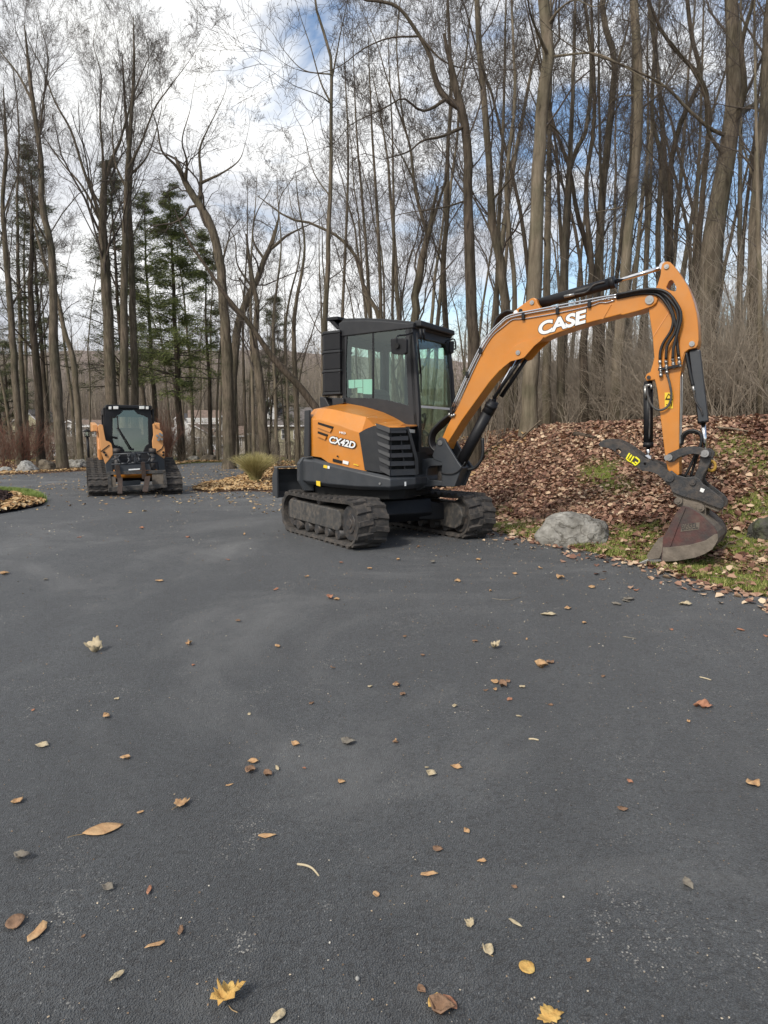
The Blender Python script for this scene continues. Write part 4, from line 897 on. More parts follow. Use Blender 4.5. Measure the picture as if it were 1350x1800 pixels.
# ---- thumb and coupler
cp = MB(); CO = [(1172, 831), (1180, 827), (1190, 835), (1205, 839), (1222, 837.5), (1230, 842), (1236, 851), (1252, 862), (1266, 873), (1273, 882), (1272, 891), (1268, 895), (1262, 893), (1247, 888), (1225, 879), (1200, 873), (1181, 865), (1176, 850)]
for y0_, y1_ in ((-.15, -.12), (.12, .15)): cp.prism(E.xz(CO, -.15), y0_, y1_)
coup = cp.build('coupler', M['worn'], ex, bevel=.006)
cq = MB(); cq.prism(E.xz([(1181, 858), (1240, 880), (1268, 893), (1262, 901), (1242, 893), (1216, 885), (1183, 872)], -.13), -.12, .12); cq.build('coupler_base', M['muddy'], coup, bevel=.01)
pin(1177.5, 839.5, -.15, .040, coup, 'worn', -.02); pin(1218, 847.5, -.15, .028, coup, 'worn', -.02)
decal('decal', [(a, -.152, b) for a, b in E.xz([(1232, 857.5), (1239, 860), (1236, 866), (1230, 863.5)], -.152)], M['white'], coup)
th = MB(); TH = [(1051.5, 781.6), (1055, 776.5), (1061.6, 773), (1070, 771.3), (1079, 771.6), (1088, 775), (1098, 780), (1117, 793), (1135, 806), (1147, 810), (1157, 813), (1166, 820), (1176.5, 829), (1186, 835), (1189, 844), (1183, 853), (1174, 853), (1165, 842), (1155, 833.5), (1143, 829), (1130, 827.5), (1113, 818.5), (1100, 808), (1088.5, 800), (1078, 791), (1066, 787), (1056, 785.5)]
HL = [(1087 + 5 * math.cos(t), 793 + 5 * math.sin(t)) for t in np.linspace(0, 2 * math.pi, 13)[:-1]]; HL2 = [(1133.5 + 2.6 * math.cos(t), 815.5 + 2.6 * math.sin(t)) for t in np.linspace(0, 2 * math.pi, 11)[:-1]]
for y0_, y1_ in ((-.12, -.095), (.095, .12)): th.prism(E.xz(TH, -.12), y0_, y1_, holes=[E.xz(HL, -.12), E.xz(HL2, -.12)])
thb = th.build('thumb', M['worn'], ex, bevel=.003)
tb = MB(); tb.prism(E.xz([(1056, 780), (1070, 774.5), (1090, 780), (1088, 785), (1070, 783), (1058, 784)], -.12), -.095, .095); tb.prism(E.xz([(1105, 792), (1130, 808), (1129, 812), (1103, 796)], -.12), -.095, .095); tb.build('cross_plate', M['worn'], thb)
# yellow maker's mark: W lying over a 3-shaped stroke
def stroke(pts, w_):
    v.tube([E.y(a, b, -.124) for a, b in pts], w_, 6)
v = MB()
for pts in ([(1107, 796.5), (1101, 806), (1104, 809.5), (1108.5, 812.5), (1114.5, 802)], [(1104.5, 809), (1110.5, 799.5)], [(1117, 803.5), (1123.5, 808.5), (1124, 812), (1121, 815), (1116, 812)], [(1111, 812.5), (1117, 818), (1119.5, 816.5), (1121, 814)]): stroke(pts, .009)
v.build('maker_mark', M['lime'], thb)
# ---- bucket
YB = .30
bs = [(1201, 889), (1212, 893), (1228, 903), (1243, 915), (1254, 925), (1260, 936), (1261, 948), (1252, 964), (1238, 973), (1222, 979), (1191, 984.5), (1167, 986)]
bo_ = E.xz(bs, -YB); inn = E.xz([(1204, 894), (1211, 897), (1226, 906), (1240, 917), (1250, 927), (1256, 937), (1256.5, 947), (1248, 961), (1235, 969), (1221, 974.5), (1191, 980), (1168, 981.5)], -YB)
sh_ = MB(); sh_.prism(bo_ + inn[::-1], -YB + .012, YB - .012); shell = sh_.build('bucket', M['muddy'], ex, bevel=.002)
sd = MB(); SDp = [(1200, 889), (1212, 892), (1228, 902), (1243, 914), (1255, 925), (1261, 936), (1262, 948), (1253, 964), (1238, 973.5), (1222, 979.5), (1191, 985), (1164, 986.5), (1167, 945), (1179, 921), (1189, 901)]
for s_ in (-1, 1): sd.prism(E.xz(SDp, -YB), s_ * YB - .012, s_ * YB + .012)
sd.build('side_plate', M['redsteel'], shell, bevel=.003)
wb = MB(); WB = [(1166, 962), (1182, 961), (1213, 957.5), (1240, 950), (1256, 939), (1262, 938), (1262.5, 949), (1253, 965), (1238, 974), (1222, 980), (1191, 985.5), (1164, 987)]
for s_ in (-1, 1): wb = MB(); wb.prism(E.xz(WB, -YB - .01), s_ * (YB + .018) - .008, s_ * (YB + .018) + .008); wb.build('wear_strip', M['muddy'], shell, bevel=.002)
wb = MB(); wb.prism(E.xz([(1201, 888), (1206, 892), (1192, 925), (1180, 958), (1165, 986), (1163, 986), (1166, 945), (1179, 921), (1189, 901)], -YB - .01), -YB - .024, -YB - .010); wb.build('edge_plate', M['redsteel'], shell, bevel=.002)
ct_ = MB(); CT = [(1158, 946), (1167, 943), (1166, 966), (1160, 981), (1140, 983), (1137.5, 976)]
for s_ in (-1, 1): ct_ = MB(); ct_.prism(E.xz(CT, -YB), s_ * (YB + .006) - .014, s_ * (YB + .006) + .014); ct_.build('side_cutter', M['muddy'], shell, bevel=.003)
lp_ = MB(); lp_.prism(E.xz([(1135, 986), (1140, 982.5), (1170, 981), (1170, 987), (1140, 989)], -YB), -YB, YB); lp_.build('cutting_edge', M['worn'], shell, bevel=.002)
for k in range(5):
    y_ = -YB + .03 + k * (2 * YB - .06) / 4; t_ = MB(); tp = E.xz([(1162, 983), (1164, 987), (1140, 991.5), (1119, 993), (1122, 989.5), (1140, 982)], -YB)
    t_.prism(tp, y_ - .035, y_ + .035); t_.build('tooth', M['steel'], shell, bevel=.006)
ea = MB(); EA = [(1190, 875), (1198, 873), (1207, 879), (1226, 884), (1236, 884), (1241, 893), (1241, 906), (1222, 901), (1203, 893), (1190, 890), (1187, 882)]
for y_ in (-.11, .11): ea.prism(E.xz(EA, -.12), y_ - .014, y_ + .014)
ea.build('bucket_ear', M['muddy'], shell, bevel=.006)
pin(1194, 880, -.125, .034, shell, 'muddy', -.05); pin(1232.7, 892, -.125, .034, shell, 'muddy', -.05)
v = MB(); a = E.y(1194, 880, 0); v.cyl((a.x, -.13, a.z), (a.x, .13, a.z), .028, 16); a = E.y(1232.7, 892, 0); v.cyl((a.x, -.13, a.z), (a.x, .13, a.z), .028, 16); v.build('bucket_pin', M['worn'], shell)
pn = MB(); pn.prism(E.xz([(1198.5, 922), (1230, 918), (1229, 930.5), (1196.5, 934.5)], -YB - .014), -YB - .016, -YB - .012); pn.build('name_plate', M['muddy'], shell)
letters('maker_lettering', 'BISSEL', E.y(1198.8, 932.2, -YB - .016), E.y(1227.5, 928.6, -YB - .016), .052, (0, 0, 1), M['worn'], shell, off=.012)
# ------------------------------------------------------------------ trees
def bark_mat(name, c1, c2, sc=14):
    m = bpy.data.materials.new(name); m.use_nodes = True; t = m.node_tree; b = t.nodes['Principled BSDF']; b.inputs['Roughness'].default_value = 0.9; b.inputs['Specular IOR Level'].default_value = 0.15
    g = t.nodes.new('ShaderNodeTexCoord'); mp_ = t.nodes.new('ShaderNodeMapping'); mp_.inputs['Scale'].default_value = (1, 1, 0.16); t.links.new(g.outputs['Object'], mp_.inputs[0])
    n = t.nodes.new('ShaderNodeTexNoise'); n.inputs['Scale'].default_value = sc; n.inputs['Detail'].default_value = 6; n.inputs['Roughness'].default_value = 0.7; t.links.new(mp_.outputs[0], n.inputs[0])
    n2 = t.nodes.new('ShaderNodeTexNoise'); n2.inputs['Scale'].default_value = 1.7; n2.inputs['Detail'].default_value = 4; t.links.new(g.outputs['Object'], n2.inputs[0])
    r = t.nodes.new('ShaderNodeValToRGB'); r.color_ramp.elements[0].position = .32; r.color_ramp.elements[1].position = .68
    r.color_ramp.elements[0].color = (*c1, 1); r.color_ramp.elements[1].color = (*c2, 1); t.links.new(n.outputs['Fac'], r.inputs[0])
    x = t.nodes.new('ShaderNodeMix'); x.data_type = 'RGBA'; x.blend_type = 'MULTIPLY'; x.inputs[0].default_value = 0.8
    r2 = t.nodes.new('ShaderNodeValToRGB'); r2.color_ramp.elements[0].position = .35; r2.color_ramp.elements[1].position = .65; r2.color_ramp.elements[0].color = (.62, .66, .55, 1); r2.color_ramp.elements[1].color = (1.1, 1.05, 1.0, 1)
    t.links.new(n2.outputs['Fac'], r2.inputs[0]); t.links.new(r.outputs[0], x.inputs[6]); t.links.new(r2.outputs[0], x.inputs[7]); t.links.new(x.outputs[2], b.inputs['Base Color'])
    bp = t.nodes.new('ShaderNodeBump'); bp.inputs['Strength'].default_value = 1.0; bp.inputs['Distance'].default_value = 0.03; t.links.new(n.outputs['Fac'], bp.inputs['Height']); t.links.new(bp.outputs[0], b.inputs['Normal'])
    return m
M['bark'] = bark_mat('grey brown bark', (0.062, 0.049, 0.038), (0.21, 0.175, 0.135))
M['bark_pale'] = bark_mat('pale smooth bark', (0.11, 0.088, 0.066), (0.27, 0.228, 0.175), 9)
M['bark_dark'] = bark_mat('dark furrowed bark', (0.035, 0.027, 0.022), (0.135, 0.108, 0.085), 18)
M['twig'] = mat('twig bark', (0.095, 0.074, 0.058), 0.9, noise_amt=0.4, noise_scale=2)
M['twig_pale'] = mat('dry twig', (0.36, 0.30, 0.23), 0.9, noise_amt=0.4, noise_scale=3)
M['twig_red'] = mat('russet twig', (0.22, 0.10, 0.065), 0.9, noise_amt=0.4, noise_scale=3)

def nrm(a): return a / np.maximum(np.linalg.norm(a, axis=-1, keepdims=True), 1e-9)
def tubes(P, r, S=3, rng=RNG):
    """P [N, K, 3] centre lines, r [N, K] radii -> vertices, quads"""
    n, K, _ = P.shape; T = np.empty_like(P); T[:, 1:-1] = P[:, 2:] - P[:, :-2]; T[:, 0] = P[:, 1] - P[:, 0]; T[:, -1] = P[:, -1] - P[:, -2]; T = nrm(T)
    ref = rng.normal(size=(n, 1, 3)); mean = nrm(P[:, -1:] - P[:, :1]); ref = ref - mean * (ref * mean).sum(-1, keepdims=True); ref = np.broadcast_to(ref, P.shape)
    a = nrm(np.cross(T, ref)); b = np.cross(T, a)
    th = np.arange(S) * 2 * np.pi / S
    V = P[:, :, None] + r[:, :, None, None] * (a[:, :, None] * np.cos(th)[:, None] + b[:, :, None] * np.sin(th)[:, None])
    i = np.arange(n * K * S).reshape(n, K, S); j = np.roll(i, -1, 2)
    F = np.stack([i[:, :-1], j[:, :-1], j[:, 1:], i[:, 1:]], -1).reshape(-1, 4)
    return V.reshape(-1, 3), F
def resamp(pts, K):
    pts = np.asarray(pts, float); d = np.r_[0, np.cumsum(np.linalg.norm(np.diff(pts[:, :3], axis=0), axis=1))]
    t = np.linspace(0, d[-1], K); return np.stack([np.interp(t, d, pts[:, k]) for k in range(pts.shape[1])], 1)
def children(P, r, Lp, k, t0, t1, ang, lr, rr, rng, K=4, up=0.25, wob_=0.12, rmin=0.004, taper=0.25, jit=0.35):
    """k side shoots on each of the parent lines"""
    n, Kp, _ = P.shape; N_ = n * k; idx = np.repeat(np.arange(n), k)
    t = np.tile((np.arange(k) + 0.5) / k, n) + rng.uniform(-.5, .5, N_) / k; t = t0 + (t1 - t0) * np.clip(t, 0, 1)
    f = t * (Kp - 1); i0 = np.minimum(f.astype(int), Kp - 2); fr = (f - i0)[:, None]
    base = P[idx, i0] * (1 - fr) + P[idx, i0 + 1] * fr; tang = nrm(P[idx, i0 + 1] - P[idx, i0]); rb = r[idx, i0] * (1 - fr[:, 0]) + r[idx, i0 + 1] * fr[:, 0]
    rv = rng.normal(size=(N_, 3)); perp = nrm(rv - tang * (rv * tang).sum(1, keepdims=True))
    a = ang * rng.uniform(1 - jit, 1 + jit, N_)[:, None]; d = tang * np.cos(a) + perp * np.sin(a); d[:, 2] += up * 0.5; d = nrm(d)
    Ln = Lp[idx] * lr * rng.uniform(.55, 1.25, N_) * (1.15 - .55 * (t - t0) / max(1e-6, t1 - t0))
    Q = np.empty((N_, K, 3)); Q[:, 0] = base; cur = d.copy(); step = (Ln / (K - 1))[:, None]
    for q in range(1, K):
        Q[:, q] = Q[:, q - 1] + cur * step; cur = cur + rng.normal(size=(N_, 3)) * wob_ * 1.6; cur[:, 2] += up * 0.30; cur = nrm(cur)
    r0 = np.maximum(rb * rr * rng.uniform(.7, 1.1, N_), rmin); R_ = np.maximum(r0[:, None] * np.linspace(1, taper, K)[None], rmin * .7)
    return Q, R_, Ln
class Geo:
    def __init__(s): s.V = []; s.F = []; s.n = 0
    def add(s, P, r, S, rng=RNG):
        V, F = tubes(P, r, S, rng); s.V.append(V); s.F.append(F + s.n); s.n += len(V)
    def build(s, name, m, parent=None, off=None, smooth=True):
        V = np.concatenate(s.V); V = V if off is None else V - np.asarray(off); return arrays_mesh(name, V, np.concatenate(s.F), m, parent, smooth=smooth)
def crown(g, P, r, L_, rng, spec, S=(5, 4, 3, 3)):
    """successive orders of branching; spec = list of (k, t0, t1, angle, length ratio, radius ratio, K, up, wobble)"""
    for lv, (k, t0, t1, ang, lr, rr, K, up, wb) in enumerate(spec):
        P, r, L_ = children(P, r, L_, k, t0, t1, ang, lr, rr, rng, K, up, wb, rmin=TW)
        g.add(P, r, S[min(lv, 3)], rng)
TW = 0.0032
SPEC = {'full': [(9, .35, 1, .70, .36, .28, 7, .40, .14), (8, .25, 1, .75, .46, .58, 5, .30, .15), (5, .2, 1, .75, .5, .5, 4, .2, .15), (4, .15, 1, .7, .55, .6, 3, .15, .15)],
        'upper': [(9, .15, 1, .60, .46, .30, 7, .45, .13), (8, .2, 1, .65, .50, .58, 5, .35, .14), (7, .2, 1, .7, .5, .5, 4, .25, .15), (5, .15, 1, .7, .55, .6, 3, .2, .15)],
        'sparse': [(9, .3, 1, .9, .26, .25, 6, .35, .16), (5, .2, 1, .8, .5, .5, 4, .25, .14), (4, .2, 1, .7, .5, .55, 3, .2, .15)],
        'oak': [(7, .2, 1, .95, .50, .38, 8, .22, .22), (6, .2, 1, .85, .5, .55, 6, .2, .22), (5, .2, 1, .8, .5, .5, 4, .2, .22), (5, .15, 1, .7, .55, .6, 3, .15, .2)]}
GROUPW = 'bare trees of the wood'
def traced_tree(name, label, D, trunk, limbs=(), spec='full', m='bark', up_ext=0.0, seed=1, t_crown=None, group=GROUPW, lean=0.0, base_flare=1.35, Lc=None):
    """trunk and limbs traced as (px, py, width px), lowest first, standing at distance D"""
    rng = np.random.default_rng(seed)
    def pts3(tr, y0, y1, jitter=.25):
        o = []; n = len(tr)
        for i, (px, py, w_) in enumerate(tr):
            yy = y0 + (y1 - y0) * i / max(1, n - 1); p = at_y(px, py, yy); o.append((p.x, p.y, p.z, w_ / 2 * yy / FPX))
        return np.array(o)
    trunk = [(a, b, c * (1.0 if k_ < 3 else .88)) for k_, (a, b, c) in enumerate(trunk)]
    limbs = [[(a, b, max(.6, c * .78 * (1 - .45 * k_ / (len(lb) - 1)))) for k_, (a, b, c) in enumerate(lb)] for lb in limbs]
    T = pts3(trunk, D, D + lean)
    gzv = G(T[0, 0], T[0, 1]); b0 = T[0].copy()
    if T[0, 2] > gzv + .05:
        dx = (T[0, :2] - T[1, :2]) / max(.2, T[1, 2] - T[0, 2]); h = T[0, 2] - gzv; b0 = np.array([T[0, 0] + dx[0] * h * .5, T[0, 1], gzv - .08, T[0, 3] * base_flare]); T = np.vstack([b0, T])
    else: T[0, 2] = gzv - .08; T[0, 3] *= base_flare
    if up_ext:
        d = T[-1, :3] - T[-2, :3]; d = d / np.linalg.norm(d); d = d * .7 + np.array([0, 0, .3]); e = T[-1].copy(); e[:3] += d * up_ext * .5; e[3] *= .6; f = e.copy(); f[:3] += d * up_ext * .5; f[3] *= .35; T = np.vstack([T, e, f])
    root = empty(name, label, 'tree', (float(T[0, 0]), float(T[0, 1]), float(gzv)), group=group); off = (T[0, 0], T[0, 1], gzv)
    if not up_ext and T[-1, 2] < 40:
        d = T[-1, :3] - T[-2, :3]; d = d / np.linalg.norm(d) * .6 + np.array([0, 0, .3]); e = T[-1].copy(); e[:3] += d * 1.3; e[3] *= .35; T = np.vstack([T, e])
    # smooth curve through the traced points
    def smooth(A, K):
        c = [Vector(a[:3]) for a in A]; s_ = spline(c, 5); s_ = np.array([list(v) for v in s_]); rad = np.interp(np.linspace(0, len(A) - 1, len(s_)), np.arange(len(A)), A[:, 3]); return resamp(np.c_[s_, rad], K)
    Ts = smooth(T, 26); Ts[1:-1, :2] += rng.normal(size=(24, 2)) * Ts[1:-1, 3:4] * .10
    gt = Geo(); gt.add(Ts[None, :, :3], Ts[None, :, 3], 12, rng)
    gc = Geo(); lines = [Ts]
    for lb in limbs:
        w0 = lb[0]; 
        j = int(np.argmin([abs(a - w0[0]) + abs(b - w0[1]) for a, b in [(675 + FPX * 0, 0)]])) if False else 0
        A = pts3(lb, D, D + rng.uniform(-1.5, 1.5))
        # start exactly on the nearest line already built
        best = min(lines, key=lambda l_: np.min(np.linalg.norm(l_[:, :3] - A[0, :3], axis=1))); k = int(np.argmin(np.linalg.norm(best[:, :3] - A[0, :3], axis=1)))
        dl = A[-1, :3] - A[-2, :3]; dl = dl / np.linalg.norm(dl) * .55 + rng.normal(size=3) * .12 + [0, 0, .15]; e1 = A[-1].copy(); e1[:3] += dl * 1.0; e1[3] *= .55; e2 = e1.copy(); e2[:3] += dl * .7 + rng.normal(size=3) * .15; e2[3] = .004; A = np.vstack([A, e1, e2])
        A = np.vstack([np.r_[best[k, :3], min(best[k, 3], A[0, 3] * 1.15)], A[1:] if len(A) > 2 else A[1:]])
        Ls = smooth(A, 26); Ls[1:, :3] += np.cumsum(rng.normal(size=(25, 3)) * Ls[1:, 3:4] * .10, 0); lines.append(Ls); gt.add(Ls[None, :, :3], Ls[None, :, 3], 8, rng)
    P = np.stack([l_[:, :3] for l_ in lines]); r = np.stack([l_[:, 3] for l_ in lines]); Ln = np.linalg.norm(np.diff(P, axis=1), axis=2).sum(1)
    sp_l = SPEC[spec]
    if t_crown is not None: s0 = list(sp_l[0]); s0[1] = t_crown; sp_l = [tuple(s0)] + list(sp_l[1:])
    if Lc: Ln = np.minimum(Ln, Lc)
    # trunk first
    crown(gc, P[:1], r[:1], Ln[:1], rng, sp_l)
    if len(lines) > 1:
        s0 = list(sp_l[0]); s0[0] = max(4, s0[0] - 2); s0[1] = .25; s0[4] = .45; crown(gc, P[1:], r[1:], Ln[1:], rng, [tuple(s0)] + list(sp_l[1:]))
    gt.build('trunk', M[m], root, off); gc.build('crown', M['twig'], root, off)
    return root

def Z1(pts, w0, w1):   # zoom of the left part, 2.25 px per px
    n = len(pts); return [(a / 2.25, b / 2.25, w0 + (w1 - w0) * i / (n - 1)) for i, (a, b) in enumerate(pts)]
def Z2(pts, w0, w1):   # middle zoom
    n = len(pts); return [(450 + a / 3, b / 3, w0 + (w1 - w0) * i / (n - 1)) for i, (a, b) in enumerate(pts)]
def Z3(pts, w0, w1):   # right zoom
    n = len(pts); return [(800 + a / 2.4545, b / 2.4545, w0 + (w1 - w0) * i / (n - 1)) for i, (a, b) in enumerate(pts)]
tt = traced_tree
GL = 'bare trees beyond the turning area'
tt('maple_tree', 'bare tree with a slender crooked trunk just behind the boulders at the far left', 26, Z1([(243, 1800), (230, 1600), (215, 1400), (210, 1200), (205, 1000), (184, 900), (165, 800), (160, 600), (130, 400), (112, 250)], 19, 6), [Z1([(130, 400), (70, 290), (0, 200)], 6, 3), Z1([(150, 560), (175, 380), (190, 230), (160, 100)], 5, 2.5), Z1([(205, 1000), (120, 820), (90, 640)], 5, 2.5)], 'upper', 'bark', seed=3, t_crown=.5, group=GL, Lc=9)
tt('maple_tree', 'tall bare tree splitting into several steep stems above the skid steer cab', 30, Z1([(442, 1640), (430, 1300), (415, 1000), (405, 880), (412, 760)], 19, 13), [Z1([(408, 880), (370, 790), (330, 680), (280, 520), (215, 400), (170, 280), (120, 180)], 9, 3), Z1([(412, 760), (425, 660), (470, 560), (500, 460), (540, 330), (580, 240)], 9, 3), Z1([(412, 760), (405, 600), (395, 450), (400, 300), (370, 180)], 7, 2.5), Z1([(400, 900), (330, 740), (260, 660), (190, 560), (150, 500)], 6, 2.5)], 'upper', 'bark', seed=5, t_crown=.6, group=GL, Lc=10)
tt('maple_tree', 'tall straight grey tree directly behind the skid steer, left of a thinner twin', 29, Z1([(490, 1640), (492, 1300), (495, 1000), (500, 800), (508, 620), (520, 450), (530, 300), (530, 200)], 14, 4), [Z1([(505, 650), (560, 560), (610, 430), (680, 330), (740, 250)], 6, 2), Z1([(500, 780), (455, 640), (445, 500), (470, 380)], 5, 2)], 'upper', 'bark', seed=7, t_crown=.5, group=GL, Lc=9)
tt('maple_tree', 'tall straight tree behind the skid steer, the right one of two close trunks', 31, Z1([(535, 1640), (527, 1300), (520, 1000), (512, 800), (515, 640), (500, 480), (490, 330)], 13, 4), [Z1([(516, 700), (580, 620), (620, 500), (640, 400)], 5, 2)], 'upper', 'bark', seed=8, t_crown=.5, group=GL, Lc=9)
tt('oak_tree', 'big bare oak with a curved trunk and spreading crown above the white parked car', 27, Z1([(905, 1800), (900, 1600), (897, 1400), (886, 1200), (872, 1050), (845, 930), (815, 850), (780, 800), (745, 745)], 21, 13), [Z1([(790, 800), (795, 700), (790, 600), (820, 520), (860, 440)], 9, 3), Z1([(745, 745), (700, 660), (640, 600), (620, 500), (600, 430)], 8, 3), Z1([(800, 720), (870, 690), (940, 640), (965, 580)], 6, 2), Z1([(745, 745), (740, 640), (720, 560), (750, 450)], 7, 2.5), Z1([(870, 1050), (900, 960), (960, 900)], 4, 2)], 'oak', 'bark', seed=11, t_crown=.75, group=GL, Lc=7)
tt('oak_tree', 'bare tree forking wide at mid height, between the big oak and the excavator', 32, Z1([(925, 1420), (940, 1300), (970, 1200), (1020, 1100), (1045, 1030), (1070, 975)], 14, 9), [Z1([(1070, 975), (1140, 930), (1200, 900), (1260, 870)], 7, 3), Z1([(1045, 1020), (1000, 950), (1010, 850), (1060, 760)], 6, 2.5), Z1([(990, 1150), (940, 1050), (930, 950), (890, 860)], 5, 2), Z1([(1070, 975), (1100, 880), (1110, 780), (1160, 700)], 5, 2)], 'oak', 'bark', seed=13, t_crown=.6, group=GL, Lc=7)
tt('leaning_tree', 'dead trunk leaning up to the left across the view behind the cab', 24, Z1([(1290, 1680), (1215, 1565), (1100, 1440), (1040, 1360), (985, 1275), (900, 1180), (820, 1060), (750, 960)], 14, 5), [Z1([(985, 1275), (960, 1150), (930, 1060)], 4, 2)], 'sparse', 'bark_dark', seed=17, t_crown=.4, group=GL, Lc=6)
tt('maple_tree', 'thin bare tree leaning slightly right at the left edge of the picture', 28, Z1([(75, 1700), (60, 1500), (40, 1200), (20, 950), (10, 800), (25, 620), (20, 480)], 13, 5), [Z1([(40, 1200), (100, 1120), (170, 1040)], 4, 2), Z1([(15, 850), (60, 720), (100, 640)], 4, 2)], 'upper', 'bark', seed=19, t_crown=.4, group=GL, Lc=8)
tt('maple_tree', 'dark rough trunk between the two left boulders, hidden low by russet shrubs', 29, Z1([(160, 1790), (150, 1500), (130, 1300), (120, 1150), (125, 1000)], 15, 8), [Z1([(150, 1400), (60, 1300), (0, 1240)], 5, 2.5), Z1([(130, 1300), (180, 1200), (200, 1100)], 4, 2)], 'full', 'bark_dark', up_ext=3, seed=23, group=GL, Lc=8)
tt('maple_tree', 'thin pale trunk standing beside the lamp post', 31, Z1([(318, 1790), (300, 1500), (285, 1400), (250, 1300), (235, 1200), (180, 1050)], 11, 6), [], 'full', 'bark_pale', up_ext=4, seed=29, group=GL, Lc=8)
for i, (a, b, w_, D_, lb) in enumerate([(444, 640, 6, 30, 'slim pale trunk just right of the big oak'), (430, 650, 5, 33, 'thinnest pale trunk close to the right side of the big oak'), (484, 640, 6, 30, 'slim trunk in front of the pale yellow house wall'), (520, 630, 9, 28, 'dark trunk nearest the cab, above the raised blade'), (506, 660, 5, 34, 'slender trunk crossing the yellow house window')]):
    tt('young_tree', lb, D_, [(a + 3, 800, w_), (a, b + 60, w_), (a - 3, 560, w_ * .8), (a - 2 + 6 * i, 440, w_ * .5), (a + 5, 360, w_ * .3)], (), 'full', 'bark_pale' if i % 2 == 0 else 'bark', seed=31 + i, group=GL, Lc=6)
tt('oak_tree', 'thick leaning trunk with a dead side branch behind the ornamental grass', 27, [(466, 800, 19), (462, 740, 17), (455, 660, 15), (447, 600, 13), (452, 540, 10), (440, 470, 8)], [[(462, 740, 7), (480, 690, 5), (505, 650, 3)]], 'full', 'bark', seed=41, group=GL, Lc=7)
# middle, behind the excavator
tt('ash_tree', 'slim straight tree rising behind the cab with long wand-like twigs to its left', 17, Z2([(365, 1700), (375, 1500), (385, 1200), (395, 900), (397, 600), (400, 400), (385, 250), (330, 100), (310, -20)], 9, 4), [Z2([(397, 520), (340, 430), (290, 250), (240, 100), (210, 0)], 4, 1.5), Z2([(400, 400), (440, 200), (470, 60), (490, -40)], 3.5, 1.5), Z2([(397, 560), (330, 500), (200, 450), (60, 360)], 3, 1.2), Z2([(385, 380), (250, 370), (150, 270), (90, 180)], 3, 1.2), Z2([(380, 1060), (300, 900), (250, 700), (200, 600)], 3, 1.5)], 'sparse', 'bark', seed=43, t_crown=.3, Lc=7)
tt('dead_tree', 'thin arching trunk bent over to the left behind the cab roof', 19, Z2([(650, 1690), (600, 1580), (560, 1480), (525, 1350), (450, 1260), (380, 1220), (270, 1170), (170, 1150)], 8, 4), [], 'sparse', 'bark', seed=47, t_crown=.3, Lc=6)
tt('ash_tree', 'bare tree behind the cab roof forking into a wide V', 17, Z2([(835, 1700), (845, 1550), (880, 1350), (905, 1260)], 14, 11), [Z2([(905, 1260), (865, 1100), (835, 950), (815, 780), (780, 650), (755, 450), (740, 200), (760, 0)], 9, 4), Z2([(905, 1260), (960, 1080), (1005, 920), (1015, 700), (1035, 450), (1000, 200), (1010, 0)], 7, 3), Z2([(835, 900), (730, 760), (640, 640)], 4, 2), Z2([(780, 650), (690, 420), (640, 250), (560, 60)], 4, 2)], 'upper', 'bark', seed=53, t_crown=.3, Lc=7)
tt('ash_tree', 'straight bare tree between the forked tree and the dark crooked trunk', 18, Z2([(1000, 1720), (985, 1400), (1000, 1250), (1010, 1050), (1010, 800), (1030, 500), (1020, 200), (1010, -20)], 10, 5), [Z2([(985, 1400), (930, 1260), (850, 1000), (840, 880)], 4, 2)], 'full', 'bark', seed=59, Lc=7)
tt('locust_tree', 'dark crooked trunk swinging left overhead with heavy snaking limbs', 14, Z2([(1145, 1800), (1130, 1500), (1125, 1300), (1115, 1050), (1120, 850), (1105, 700), (1095, 600), (1070, 530)], 19, 15), [Z2([(1070, 530), (980, 500), (930, 380), (920, 310), (840, 170), (740, 40), (640, 10), (540, -10)], 15, 8), Z2([(985, 545), (930, 570), (870, 585), (820, 550), (770, 520), (700, 560), (600, 610), (500, 660), (410, 760)], 7, 2.5), Z2([(1085, 700), (980, 720), (880, 740), (800, 800), (700, 830), (660, 840)], 7, 3), Z2([(890, 170), (960, 300), (1050, 350), (1130, 360)], 5, 3), Z2([(1070, 540), (1080, 480), (1040, 470)], 8, 4), Z2([(1115, 1080), (1000, 1090), (880, 1110), (760, 1130), (650, 1170)], 4, 2), Z2([(850, 170), (700, 200), (560, 260), (440, 350), (300, 385), (130, 320)], 4, 1.5)], 'sparse', 'bark_dark', seed=61, t_crown=.6, Lc=6)
tt('ash_tree', 'tall grey trunk just right of the dark crooked one, behind the boom elbow', 16, Z2([(1315, 1640), (1290, 1400), (1250, 1200), (1235, 1000), (1225, 800), (1200, 500), (1180, 250), (1165, 0), (1155, -120)], 16, 9), [Z2([(1235, 1100), (1340, 950), (1400, 880)], 5, 2.5), Z2([(1250, 1250), (1150, 1050), (1060, 900)], 5, 2.5)], 'full', 'bark', seed=67, Lc=7)
for i, (x0, x1, w_, D_, lb) in enumerate([(648, 628, 5, 20, 'wand-thin trunk above the middle of the cab roof'), (668, 655, 6, 19, 'thin pale trunk above the front half of the cab roof'), (688, 690, 5, 21, 'thin trunk left of the forked tree, over the cab roof'), (600, 612, 5, 22, 'thin trunk above the cab roof lamp')]):
    tt('young_tree', lb, D_, [(x0 + 4, 700, w_ * 1.2), (x0 + 2, 560, w_), ((x0 + x1) / 2 + 3, 400, w_ * .9), (x1, 250, w_ * .7), (x1 - 6, 120, w_ * .4)], (), 'full', 'bark', seed=71 + i, Lc=7)
